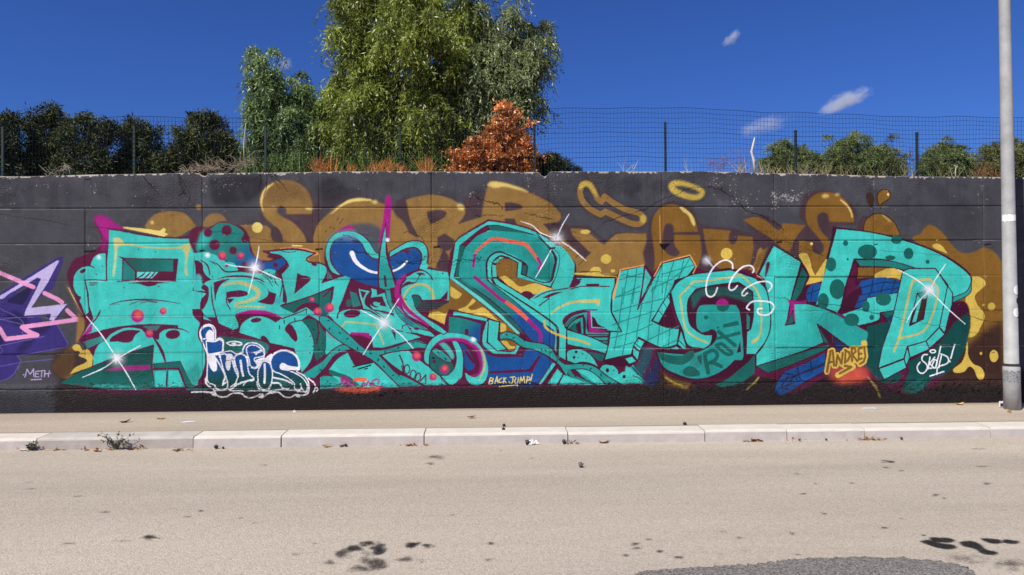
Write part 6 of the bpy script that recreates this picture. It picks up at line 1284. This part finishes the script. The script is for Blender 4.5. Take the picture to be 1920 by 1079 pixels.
def tufty(name, label, cat, blobs, Y, base, ll, wid, dens, m, col, var=.35, upw=.2, group=None, trunk_r=.06, out=1.0, limb_n=14, par='crown'):
    """bush or tree from leafy blobs (photo x, y, rx, ry); leaves point outwards from many small tufts"""
    rootp = Vector(base); t = empty(name, rootp, label, cat, group); B, D, T, tg = [], [], [], []
    s = (Y-CAM.y)/FPX
    sub = []
    for bx, by, rx, ry in blobs:                      # lumps sitting on lumps: an uneven outline
        sub.append((bx, by, rx*.72, ry*.72, 0.))
        for _ in range(9):
            an = RG.uniform(0, 6.28); q = RG.uniform(.5, 1.12); f = RG.uniform(.16, .40); sub.append((bx+rx*q*math.cos(an), by+ry*q*math.sin(an), rx*f, ry*f, RG.uniform(-1, 1)*min(rx, ry)*.6))
    for bx, by, rx, ry, yo in sub:
        n = max(3, int(dens*rx*ry/100*.62))
        for _ in range(n):
            v = RG.normal(0, 1, 3); v /= np.linalg.norm(v); k = RG.uniform(.3, 1)**.5*(1.25 if RG.random() < .1 else 1)
            c = atY(bx+v[0]*rx*k, by-v[2]*ry*k, Y); c.y += (v[1]*min(rx, ry)*k*1.1+yo)*s; 
            nl = 14; ct = RG.uniform(.45, 1.45); dd = v[None]*out*.8+RG.normal(0, .75, (nl, 3)); dd[:, 2] += upw
            B.append(np.array(c)[None]+RG.normal(0, ll*.45, (nl, 3))); D.append(dd); vv = ct*RG.uniform(1-var, 1+var, nl)[:, None]; T.append(np.array(col)[None]*vv*RG.uniform(.92, 1.08, (nl, 3)))
            if RG.random() < .12: tg.append(c)
    B, D, T = map(np.concatenate, (B, D, T)); n = len(B)
    V, Q = leaf_quads(B, D, ll*RG.uniform(.6, 1.3, n), wid*RG.uniform(.7, 1.3, n)); nmesh(par, V, Q, m, t, T)
    RG.shuffle(tg); limbs(rootp, [Vector(q) for q in tg[:limb_n]] or [rootp+Vector((0, 0, .4))], trunk_r, M_BARK, t, 'trunk')
    return t
GP = 'dark pine trees behind the fence on the left'
PC = (.078, .092, .036)
M_PINE = mat('dark_needles', (1, 1, 1), .7, .15, 0, 5, tint=True)
tufty('pine_tree', 'dark pine at the left edge of the photo', 'tree', [(8, 275, 34, 48), (22, 235, 20, 18), (-25, 270, 30, 45), (10, 310, 40, 25)], 7.0, on_bank(5, 7), .11, .022, 26, M_PINE, PC, group=GP)
tufty('pine_tree', 'dark pine with two rounded tops near the left edge', 'tree', [(66, 235, 16, 24), (92, 250, 34, 40), (104, 228, 18, 20), (85, 300, 50, 36), (60, 318, 50, 18)], 7.6, on_bank(85, 7.6), .11, .022, 26, M_PINE, PC, group=GP)
tufty('pine_tree', 'dark pine with an open ragged top in the middle of the row', 'tree', [(150, 262, 34, 34), (162, 228, 16, 14), (190, 250, 22, 22), (205, 238, 10, 10), (165, 300, 55, 36), (140, 318, 60, 18)], 7.2, on_bank(165, 7.2), .11, .022, 24, M_PINE, PC, group=GP)
tufty('pine_tree', 'low dark pine behind the bare fence post', 'tree', [(245, 262, 30, 32), (252, 240, 16, 14), (282, 268, 24, 34), (255, 302, 52, 32), (300, 316, 34, 20), (220, 318, 40, 18)], 7.8, on_bank(258, 7.8), .11, .022, 26, M_PINE, PC, group=GP)
tufty('pine_tree', 'separate bushy dark pine nearest to the weeping trees', 'tree', [(378, 250, 40, 36), (372, 225, 16, 13), (345, 285, 34, 36), (415, 275, 34, 36), (440, 300, 25, 28), (375, 305, 70, 28), (330, 316, 40, 18), (440, 316, 40, 18)], 6.4, on_bank(380, 6.4), .11, .022, 26, M_PINE, (.085, .098, .038), group=GP)
tufty('evergreen_bush', 'round dark evergreen bush peeping over the wall right of the dry bush', 'bush', [(1030, 312, 30, 26), (1010, 318, 18, 16), (1052, 318, 24, 14), (1075, 322, 14, 8)], 1.4, on_bank(1030, 1.4), .045, .014, 60, M_PINE, (.048, .058, .018), trunk_r=.02)
M_FEA = mat('feathery_foliage', (1, 1, 1), .6, .2, 0, 5, tint=True, trans=.2)
BGp = 'green bushes behind the fence on the right'; BC = (.165, .220, .090)
def bush(label, poly, Y, n, x, col): weeping_tree('green_bush', label, poly, Y, .55, int(n*1.35), 18, on_bank(x, Y), .052, M_FEA, (col, .5), .16, .09, 15, 'bush', BGp, .18, (-.1, 1.35), .02, 4, .1, ((poly, n//2),))
bush('feathery green bush behind the pale stick', [(1436, 322), (1440, 300), (1462, 282), (1480, 284), (1500, 276), (1516, 290), (1545, 300), (1556, 322)], 3.2, 110, 1485, BC)
bush('widest of the feathery green bushes, in the middle of the row', [(1548, 322), (1560, 300), (1572, 274), (1596, 270), (1622, 282), (1650, 276), (1668, 290), (1690, 318)], 3.0, 150, 1615, BC)
bush('feathery green bush right of the purple dry stems', [(1722, 326), (1735, 304), (1760, 280), (1786, 276), (1806, 290), (1826, 310), (1832, 326)], 3.1, 110, 1775, BC)
bush('feathery green bush half hidden by the lamp post', [(1834, 326), (1842, 300), (1862, 276), (1890, 278), (1920, 270), (1950, 290), (1960, 326)], 2.8, 120, 1890, (.16, .18, .075))
M_DRYL = mat('dry_copper_leaves', (1, 1, 1), .42, .5, 0, 5, tint=True, trans=.2)
weeping_tree('dry_bush', 'dead bush with copper orange leaves on top of the wall', [(855, 322), (860, 290), (872, 268), (900, 264), (922, 262), (924, 244), (934, 228), (940, 212), (952, 204), (962, 212), (960, 236), (964, 262), (972, 290), (984, 268), (998, 272), (1000, 300), (1000, 322)], 1.0, .40, 215, 9, on_bank(925, 1.0), .060, M_DRYL, ((.60, .255, .09), .3), .16, .015, 9, 'bush', None, .44, (-.2, 1.4), .016, 2, .1)
def grass(name, label, spots, Y, h, m, col, n, wid=.008, cat='grass clump', group=None, droop=.3, kind=None):
    """clump of dry stalks; spots = (photo x, photo y of foot, spread px)"""
    p0 = atY(spots[0][0], 325, Y); t = empty(name, (p0.x, Y, g0), label, cat, group); V, Q, T = [], [], []
    for x, y, sp in spots:
        for _ in range(n):
            b = atY(x+RG.normal(0, sp*.5), y, Y+RG.normal(0, .05)); H = h*RG.uniform(.4, 1.2); a = RG.normal(0, .55); e = RG.normal(0, .4)
            P = [b+Vector((a*H*u, e*H*u, H*u-droop*H*u*u*abs(a)*1.6)) for u in (0, .35, .7, 1)]; w = wid*RG.uniform(.6, 1.3); sx = Vector((1, RG.normal(0, .6), 0)).normalized()
            k = len(V); 
            for u, q in zip((1, .9, .6, .15), P): V += [q-sx*w*u/2, q+sx*w*u/2]
            c = np.array(col)*RG.uniform(.6, 1.3)
            for s2 in range(3): Q.append((k+2*s2, k+2*s2+1, k+2*s2+3, k+2*s2+2)); T.append(c)
    nmesh('stalks', np.array([tuple(v) for v in V]), Q, m, t, T); return t
M_DRYG = mat('dry_stalks', (1, 1, 1), .8, .15, 0, 5, tint=True, trans=.15)
OGp = 'orange dry grass clumps along the wall top'
OC = (.40, .17, .055)
grass('dry_grass', 'bushy orange dry grass clump at the left below the tall tree', [(610, 322, 22), (600, 322, 8)], .42, .24, M_DRYG, OC, 60, .010, group=OGp)
grass('dry_grass', 'orange dry grass clump in the middle below the tall tree', [(705, 322, 26), (728, 322, 8)], .42, .20, M_DRYG, OC, 55, .010, group=OGp)
grass('dry_grass', 'low spreading orange dry grass between two clumps on the wall', [(752, 322, 14), (660, 322, 10)], .42, .13, M_DRYG, OC, 40, .010, group=OGp)
grass('dry_grass', 'orange dry grass tuft hanging over the wall edge', [(795, 322, 9), (803, 326, 6)], .1, .22, M_DRYG, OC, 50, .010, group=OGp)
grass('green_weeds', 'fresh green weeds at the foot of the small weeping tree', [(480, 324, 30), (520, 324, 26), (560, 324, 26), (600, 324, 26), (640, 324, 26), (690, 324, 30), (745, 324, 30), (790, 324, 26), (835, 324, 20)], 1.2, .40, M_DRYG, (.10, .15, .04), 55, .014, 'weeds')
grass('pale_grass', 'pale dry grass in front of the green bushes', [(1430, 326, 22), (1470, 327, 26), (1510, 327, 18), (1390, 324, 14), (1545, 328, 14)], .45, .22, M_DRYG, (.34, .27, .15), 34, .006)
grass('pale_grass', 'dry grass stalks between the right bushes and the post', [(1590, 330, 30), (1650, 331, 30), (1770, 332, 36), (1850, 333, 30), (1700, 331, 16)], .5, .20, M_DRYG, (.28, .24, .11), 26, .006)
grass('pale_grass', 'thin pale feathery stalks against the sky by the tall fence post', [(1168, 321, 5), (1188, 321, 4), (1290, 321, 10)], .5, .22, M_DRYG, (.5, .46, .40), 7, .004)
grass('dry_grass', 'brown dry grass left of the lamp post', [(1840, 333, 16), (1865, 333, 10)], .5, .26, M_DRYG, (.24, .11, .05), 30, .008)
def stems(name, label, cat, x, y0, hts, Y, m, col, twigs=6, r=.004, leafs=0, lcol=None):
    p0 = atY(x, y0, Y); t = empty(name, p0, label, cat); V, F = [], []; B, D, T = [], [], []
    for dx, hh in hts:
        b = atY(x+dx, y0+4, Y); tp = b+Vector((RG.normal(0, .08)*hh, RG.normal(0, .05), hh)); mid = b.lerp(tp, .5)+Vector((RG.normal(0, .03), 0, 0))
        tube(V, F, [b, mid, tp], [r, r*.8, r*.35], 5)
        for _ in range(twigs):
            u = RG.uniform(.3, .95); a = b.lerp(tp, u); q = a+Vector((RG.normal(0, .09), RG.normal(0, .06), RG.uniform(.02, .10))); tube(V, F, [a, a.lerp(q, .5)+Vector((0, 0, .01)), q], [r*.5, r*.4, r*.2], 4)
            for _ in range(leafs): B.append(np.array(q)+RG.normal(0, .015, 3)); D.append(RG.normal(0, 1, 3)); T.append(np.array(lcol)*RG.uniform(.6, 1.3))
    pmesh('stem', V, F, m, t)
    if B:
        n = len(B); v, q = leaf_quads(np.array(B), np.array(D), RG.uniform(.012, .024, n), RG.uniform(.008, .014, n)); nmesh('seed_heads', v, q, M_DRYG, t, np.array(T))['kind'] = 'stuff'
    return t
M_RED = mat('reddish_stems', (.22, .10, .10), .8, .2, .3, 20); M_PALE = mat('bleached_wood', (.52, .47, .42), .8, .2, .25, 20)
stems('red_weed', 'low reddish weed with small seed heads on the wall top', 'weed', 1343, 322, [(-12, .16), (-5, .22), (2, .20), (8, .17), (16, .13), (12, .22)], .45, M_RED, None, 8, .0025, 5, (.26, .10, .11))
stems('red_weed', 'taller thin reddish weed left of the pale stick', 'weed', 1396, 324, [(-10, .36), (-2, .30), (8, .24), (2, .16)], .5, M_RED, None, 6, .0025, 3, (.22, .10, .12))
stems('purple_weed', 'bare purplish stems beside the fence post between bushes', 'weed', 1705, 330, [(-12, .42), (-4, .50), (4, .46), (10, .36), (16, .30)], .8, mat('purple_stems', (.10, .065, .09), .8, .2, .3, 20), None, 9, .003, 2, (.13, .08, .11))
# pale bent stick
pp = [(1416, 330), (1413, 300), (1409, 285), (1413, 268), (1415, 258)]
V, F = [], []; tube(V, F, [atY(x, y, .44) for x, y in pp], [.020, .018, .017, .014, .006], 8)
tag(pmesh('bare_stick', V, F, M_PALE, smooth=True), 'pale bent dead stick standing on the wall top', 'stick')
V, F = [], []; tube(V, F, [atY(x, y, .4) for x, y in ((1792, 335), (1791, 322), (1793, 312), (1789, 310))], [.008, .007, .006, .003], 6)
tag(pmesh('bare_stick', V, F, M_PALE, smooth=True), 'short pale hooked twig before the right bushes', 'stick')
V, F = [], []; tube(V, F, [atY(x, y, .5) for x, y in ((458, 312), (457, 270), (460, 240), (461, 231))], [.007, .007, .006, .004], 6)
tag(pmesh('bare_stick', V, F, M_PALE, smooth=True), 'pale thin stake at the left side of the small tree', 'stick')
def twig_heap(label, spots, Y, n, ln, m, zlift=.0):
    p0 = atY(spots[0][0], 325, Y); t = empty('twig_heap', (p0.x, Y, g0), label, 'twigs'); V, F = [], []
    for x, y, sp, hh in spots:
        for _ in range(n):
            a = atY(x+RG.normal(0, sp*.5), y, Y+RG.normal(0, .08))+Vector((0, 0, abs(RG.normal(0, hh*.5)))); d = Vector((RG.normal(0, 1), RG.normal(0, .5), RG.normal(.15, .45))).normalized()*ln*RG.uniform(.4, 1.2)
            r = RG.uniform(.002, .005); tube(V, F, [a, a+d*.5+Vector((0, 0, RG.normal(.02, .03))), a+d], [r, r*.8, r*.4], 4)
    pmesh('twig', V, F, m, t)['kind'] = 'stuff'
twig_heap('heap of pale dead twigs on the wall top left of the small tree', [(395, 320, 26, .06), (430, 318, 30, .10), (460, 316, 24, .12), (372, 321, 12, .05)], .45, 40, .19, mat('pale_twigs', (.27, .21, .155), .85, .15, .4, 12))
twig_heap('sparse pale twigs in front of the left pines', [(120, 322, 10, .10), (100, 328, 24, .03), (350, 324, 14, .04)], .5, 16, .14, mat('grey_twigs', (.30, .25, .19), .85, .15, .4, 12))
# dark dead twigs hanging over the edge
M_DT = mat('black_dead_twigs', (.025, .02, .018), .9, .1, .3, 20)
def hang(label, lines, rad):
    p0 = atY(*lines[0][0], -.05); t = empty('dead_twig', p0, label, 'twig'); V, F = [], []
    for ln in lines:
        n = len(ln); tube(V, F, [atY(x, y, .06-.14*min(1, i/1.5)) for i, (x, y) in enumerate(ln)], [rad*(1-.6*i/(n-1)) for i in range(n)], 5)
    pmesh('branch', V, F, M_DT, t)
hang('dark forked dead branch hanging over the wall below the small tree', [[(500, 317), (495, 324), (486, 336), (480, 350)], [(496, 323), (484, 331), (472, 340)], [(497, 320), (506, 330), (512, 337)], [(502, 318), (516, 328), (526, 342)], [(494, 322), (505, 324), (520, 330)]], .006)
hang('thin dark twig hanging over the wall on the left', [[(334, 322), (338, 335), (342, 350), (335, 368)], [(342, 350), (347, 362), (350, 372)]], .004)
hang('short dark twig over the wall edge left of the hanging one', [[(262, 322), (270, 333), (278, 342), (288, 351)]], .004)

# ============================ clouds ========================================
def cloud(label, x, y, rx, ry, rot, dens, seed):
    Dd = 420.0; d = ray(x, y); c = CAM+d*Dd; s = Dd/FPX
    m = bpy.data.materials.new('thin_cloud'); m.use_nodes = True; t = m.node_tree; L = t.links.new; t.nodes.remove(t.nodes['Principled BSDF'])
    pv = node(t, 'ShaderNodeVolumePrincipled'); pv.inputs['Color'].default_value = (1, 1, 1, 1); pv.inputs['Anisotropy'].default_value = -.3
    tc = node(t, 'ShaderNodeTexCoord'); gr = node(t, 'ShaderNodeVectorMath', operation='LENGTH'); L(tc.outputs['Object'], gr.inputs[0])
    fall = node(t, 'ShaderNodeMapRange'); fall.inputs[1].default_value = 1.0; fall.inputs[2].default_value = .1; L(gr.outputs['Value'], fall.inputs[0])
    nz = node(t, 'ShaderNodeTexNoise', Scale=2.6, Detail=9.0, Roughness=.68); mp = node(t, 'ShaderNodeMapping'); mp.inputs['Location'].default_value = (seed, seed*.7, 0); mp.inputs['Scale'].default_value = (1.6, 1, 1); L(tc.outputs['Object'], mp.inputs[0]); L(mp.outputs[0], nz.inputs['Vector'])
    a = node(t, 'ShaderNodeMath', operation='MULTIPLY_ADD'); a.inputs[1].default_value = .9; a.inputs[2].default_value = -.62; L(fall.outputs[0], a.inputs[0])
    b = node(t, 'ShaderNodeMath', operation='ADD'); L(nz.outputs['Fac'], b.inputs[0]); L(a.outputs[0], b.inputs[1])
    r = node(t, 'ShaderNodeMapRange'); r.inputs[1].default_value = .50; r.inputs[2].default_value = 1.05; r.inputs[3].default_value = 0; r.inputs[4].default_value = dens; L(b.outputs[0], r.inputs[0])
    L(r.outputs[0], pv.inputs['Density']); L(pv.outputs[0], t.nodes['Material Output'].inputs['Volume'])
    bm = bmesh.new(); bmesh.ops.create_icosphere(bm, subdivisions=3, radius=1); o = bmo('cloud', bm, m)
    o.location = c; o.scale = (rx*s, ry*s*1.6, ry*s); o.rotation_euler = (0, rot, -YAW); tag(o, label, 'cloud')
cloud('largest wispy white cloud, right of centre above the fence', 1580, 190, 128, 44, R(-20), .24, 3.1)
cloud('faint wispy cloud crossing the fence wires left of the largest cloud', 1432, 236, 130, 42, R(-16), .10, 8.3)
cloud('tiny wisp of cloud high up above the other two', 1372, 72, 52, 26, R(-42), .24, 5.7)
cloud('pale cloud glowing through the grey green weeping tree', 925, 88, 90, 60, R(-10), .35, 1.2)
cloud('faint puff of cloud above the small weeping tree', 535, 120, 40, 30, R(-20), .16, 9.9)

# ============================ litter and weeds ==============================
def surf(x, y):
    """point of road, kerb or pavement seen at a pixel"""
    p = atZ(x, y, 0)
    if p.y < -1.66: return p
    p = atZ(x, y, .134)
    if p.y < -1.65: q = atY(x, y, -1.668); return Vector((q.x, -1.668-abs(RG.normal(0, .015)), 0))
    return p if p.y < -1.3 else atZ(x, y, .132+.012*np.clip((p.y+1.34)/1.34, 0, 1))
def leaf_mesh(L, W, curl, seed):
    rg = np.random.default_rng(seed); V, F = [], []
    for i, u in enumerate(np.linspace(0, 1, 7)):
        w = W*math.sin(math.pi*min(1, u*.92+.05))**.8/2; z = curl*L*(abs(u-.5)*1.5)**2+.004
        for s in (-1, 0, 1): V.append((L*(u-.5), s*w*(1+rg.normal(0, .12)), z+(abs(s)*w*.55)+rg.normal(0, .002)))
    for i in range(6):
        for s in (0, 1): a = i*3+s; F.append((a, a+3, a+4, a+1))
    V += [(L*.5, 0, curl*L*.5), (L*.5, .003, curl*L*.5), (L*.72, .004, curl*L*.75), (L*.72, 0, curl*L*.75)]; k = len(V); F.append((k-4, k-3, k-2, k-1))
    return V, F
M_LF = [mat('brown_leaf', (.13, .06, .03), .8, .2, .3, 25), mat('tan_leaf', (.38, .22, .09), .8, .2, .3, 25), mat('yellow_leaf', (.50, .33, .06), .7, .25, .25, 25), mat('pale_leaf', (.55, .45, .33), .8, .2, .2, 25)]
def leaf(x, y, L, mi, label, rot=None):
    p = surf(x, y); V, F = leaf_mesh(L, L*.45, RG.uniform(.2, .5), int(x)); a = RG.uniform(0, 6.28) if rot is None else rot
    o = pmesh('dry_leaf', V, F, M_LF[mi], smooth=True); o.location = p+Vector((0, 0, .002)); o.rotation_euler = (RG.normal(0, .2), RG.normal(0, .15), a)
    tag(o, label, 'leaf', 'dry leaves on the street')
leaf(236, 793, .13, 0, 'curled dark brown leaf on the pavement above the weed', .4)
leaf(301, 787, .11, 1, 'tan leaf on the pavement right of the dark curled leaf', .1)
leaf(884, 784, .10, 0, 'small dark leaf on the pavement left of the two black cans', .2)
leaf(1671, 754, .12, 2, 'yellow leaf at the wall foot right of the plastic film', .2)
leaf(1798, 760, .12, 2, 'yellow leaf on the pavement nearest to the lamp post', .1)
leaf(1131, 830, .11, 1, 'tan leaf lying alone at the kerb foot right of the white scrap', .1)
leaf(1414, 825, .14, 1, 'tan curled leaf in the gutter under the third kerb joint from the right', .6)
leaf(1424, 826, .10, 0, 'brown leaf touching the tan curled leaf in the gutter', 2.2)
leaf(182, 847, .11, 1, 'pale brown leaf on the road just left of the weed', 2.4)
leaf(40, 843, .10, 3, 'pale leaf in the gutter at the left edge', .3)
leaf(612, 839, .11, 1, 'tan leaf at the kerb foot below the white lettering', .5)
leaf(640, 838, .08, 0, 'small brown leaf at the kerb foot right of the tan one', 1.5)
leaf(1892, 743+30, .09, 1, 'leaf on the pavement beside the lamp post foot', 1.5)
leaf(57, 770, .09, 3, 'whitish leaf close to the wall under the purple lettering', .2)
def debris(label, x, y, sx, n, cols):
    p = surf(x, y); t = empty('leaf_litter', p, label, 'leaf litter'); B, D, T = [], [], []
    n = int(n*.38)
    for _ in range(n):
        q = surf(x+RG.normal(0, sx*.5), y+RG.normal(0, .8)); B.append(np.array(q)+[0, 0, abs(RG.normal(.004, .012))]); D.append(RG.normal(0, 1, 3)*[1, 1, .3]); T.append(np.array(cols[RG.integers(len(cols))])*RG.uniform(.6, 1.3))
    V, Q = leaf_quads(np.array(B), np.array(D), RG.uniform(.025, .085, n), RG.uniform(.01, .035, n)); o = nmesh('leaf_scraps', V, Q, M_DRYG, t, np.array(T)); o['kind'] = 'stuff'
oc = [(.33, .13, .05), (.22, .10, .05), (.42, .26, .12)]
debris('orange dry leaf litter beside the weed in the gutter', 258, 840, 26, 80, oc); debris('brown leaf litter at the foot of the grimy kerb stone', 185, 842, 40, 34, oc); debris('thin leaf litter at the kerb joint right of the grimy stone', 335, 845, 22, 40, oc)
debris('tan leaf litter below the kerb joint under the middle of the wall', 775, 836, 24, 60, oc); debris('orange leaf scraps at the kerb joint right of the white paper', 1070, 830, 14, 30, oc); debris('long strip of brown leaf litter under the fourth kerb joint from the right', 1632, 822, 30, 80, oc); debris('leaf scraps around the curled leaf in the gutter', 1412, 826, 14, 30, oc); debris('few leaf scraps at the kerb joint right of the curled leaf', 1490, 825, 16, 24, oc); debris('leaf scraps in the gutter at the left edge', 95, 844, 30, 30, oc)
def weed(label, x, y, h, n, spread):
    p = surf(x, y); t = empty('weed_plant', p, label, 'weed'); V, F = [], []; B, D = [], []
    for _ in range(n):
        a = RG.uniform(-1, 1)*spread; tp = p+Vector((a*h, -abs(RG.normal(0, .25))*h*.6, h*RG.uniform(.45, 1.05))); P = [p, p.lerp(tp, .5)+Vector((-a*.08*h, 0, .08*h)), tp]; tube(V, F, P, [.003, .0025, .0012], 4)
        for u in np.linspace(.25, 1, 9): q = P[0]*(1-u)**2+P[1]*(2*u*(1-u))+P[2]*u*u; B.append(np.array(q)); D.append(RG.normal(0, 1, 3)+[0, 0, .2])
    pmesh('stem', V, F, mat('weed_stem', (.10, .09, .06), .8, .2, .3, 20), t); n = len(B); v, q = leaf_quads(np.array(B), np.array(D), RG.uniform(.02, .04, n), RG.uniform(.01, .02, n)); nmesh('leaves', v, q, M_DRYG, t, np.array([.075, .085, .055])[None]*RG.uniform(.5, 1.3, n)[:, None])
weed('straggly grey green weed growing from the gutter against the kerb', 220, 842, .19, 15, 1.0)
weed('small dark weed in the kerb joint near the left edge', 62, 840, .09, 9, .8)
M_BLK = mat('black_plastic', (.02, .02, .022), .5, .4, .3, 20); M_GRY = mat('grey_plastic', (.10, .10, .095), .6, .4, .3, 20)
def cap(x, y, r, h, label, tilt=0, m=M_BLK):
    p = surf(x, y); t = empty('spray_cap', p, label, 'cap', 'spray can caps on the street'); V, F = [], []
    ax = Vector((math.sin(tilt), -.25*math.sin(tilt), math.cos(tilt))).normalized(); b = p+Vector((0, 0, r*abs(math.sin(tilt))))
    tube(V, F, [b, b+ax*h*.75, b+ax*h*.92, b+ax*h], [r, r, r*.93, r*.6], 14); pmesh('cap_body', V, F, m, t)
    V, F = [], []; tube(V, F, [b+ax*h, b+ax*(h+r*.55)], [r*.35, r*.3], 10); pmesh('nozzle', V, F, M_GRY, t)
cap(945, 799, .018, .022, 'upper of the two small black caps standing on the kerb edge')
cap(944, 806, .018, .022, 'lower of the two small black caps standing on the kerb edge')
cap(986, 832, .027, .035, 'dark cap lying in the gutter at the white paper scrap', 1.3)
cap(1055, 830, .024, .032, 'black cap lying in the gutter left of a kerb joint', 1.2)
cap(1086, 877, .026, .03, 'grey black cap lying alone on the road', 1.2, M_GRY)
cap(1284, 796, .022, .022, 'black cap on the pavement edge right of the middle')
cap(404, 842, .022, .024, 'dark cap at the kerb foot right of the grimy stone', .9)
cap(418, 842, .013, .016, 'tiny dark cap beside a larger one at the kerb foot', .4)
cap(647, 838, .016, .02, 'small dark cap at the kerb foot under the middle turquoise letters', .8)
cap(1687, 821, .016, .02, 'small dark cap in the gutter right of the long leaf litter', .8)
cap(1548, 824, .012, .016, 'small dark cap in the gutter left of the long leaf litter', .6)
def crumple(name, label, cat, x, y, sx, sy, sz, m, seed, n=9):
    rg = np.random.default_rng(seed); p = surf(x, y); V, F = [], []
    for i in range(n+1):
        for j in range(n+1):
            u, v = i/n-.5, j/n-.5; rr = 1-.35*rg.random(); e = max(0, 1-4*max(u*u, v*v)*.9); V.append((u*sx*rr, v*sy*rr, .004+sz*e*rg.random()))
    for i in range(n):
        for j in range(n): a = i*(n+1)+j; F.append((a, a+n+1, a+n+2, a+1))
    o = pmesh(name, V, F, m); o.location = p; o.rotation_euler[2] = rg.normal(0, .3); tag(o, label, cat)
M_FILM = mat('clear_plastic_film', (.40, .39, .38), .25, .5, .15, 20); M_PAP = mat('white_paper', (.75, .72, .68), .8, .2, .08, 20)
crumple('plastic_film', 'crumpled clear plastic film on the pavement near the wall', 'plastic film', 1632, 767, .28, .14, .025, M_FILM, 4)
crumple('paper_scrap', 'crumpled white paper scrap in the gutter between two black caps', 'paper', 1000, 832, .16, .08, .07, M_PAP, 5)
crumple('wrapper', 'pale lilac wrapper lying on the pavement on the left', 'wrapper', 355, 792, .20, .09, .012, mat('lilac_wrapper', (.60, .54, .62), .5, .4, .15, 20), 6)
crumple('paper_scrap', 'small pale scrap standing at the wall foot left of the yellow leaf', 'paper', 1623, 753, .07, .05, .07, mat('cream_paper', (.60, .56, .36), .8, .2, .15, 20), 7)
crumple('paper_scrap', 'tiny white scrap at the wall foot under the white outlined lettering', 'paper', 552, 774, .04, .03, .04, M_PAP, 8)
pk = atZ(1878, 763, .15); bm = bmesh.new(); boxm(bm, (0, 0, .036), (.055, .024, .072)); bmesh.ops.bevel(bm, geom=bm.edges[:], offset=.004); pkt = empty('cigarette_packet', pk, 'small blue and white packet standing at the lamp post foot', 'packet')
bmesh.ops.translate(bm, vec=pk, verts=bm.verts[:]); bmo('box', bm, M_PAP, pkt); bm = bmesh.new(); boxm(bm, pk+Vector((.002, -.002, .028)), (.056, .0265, .04)); bmo('blue_band', bm, mat('blue_card', (.03, .03, .16), .6, .3, .2, 20), pkt)
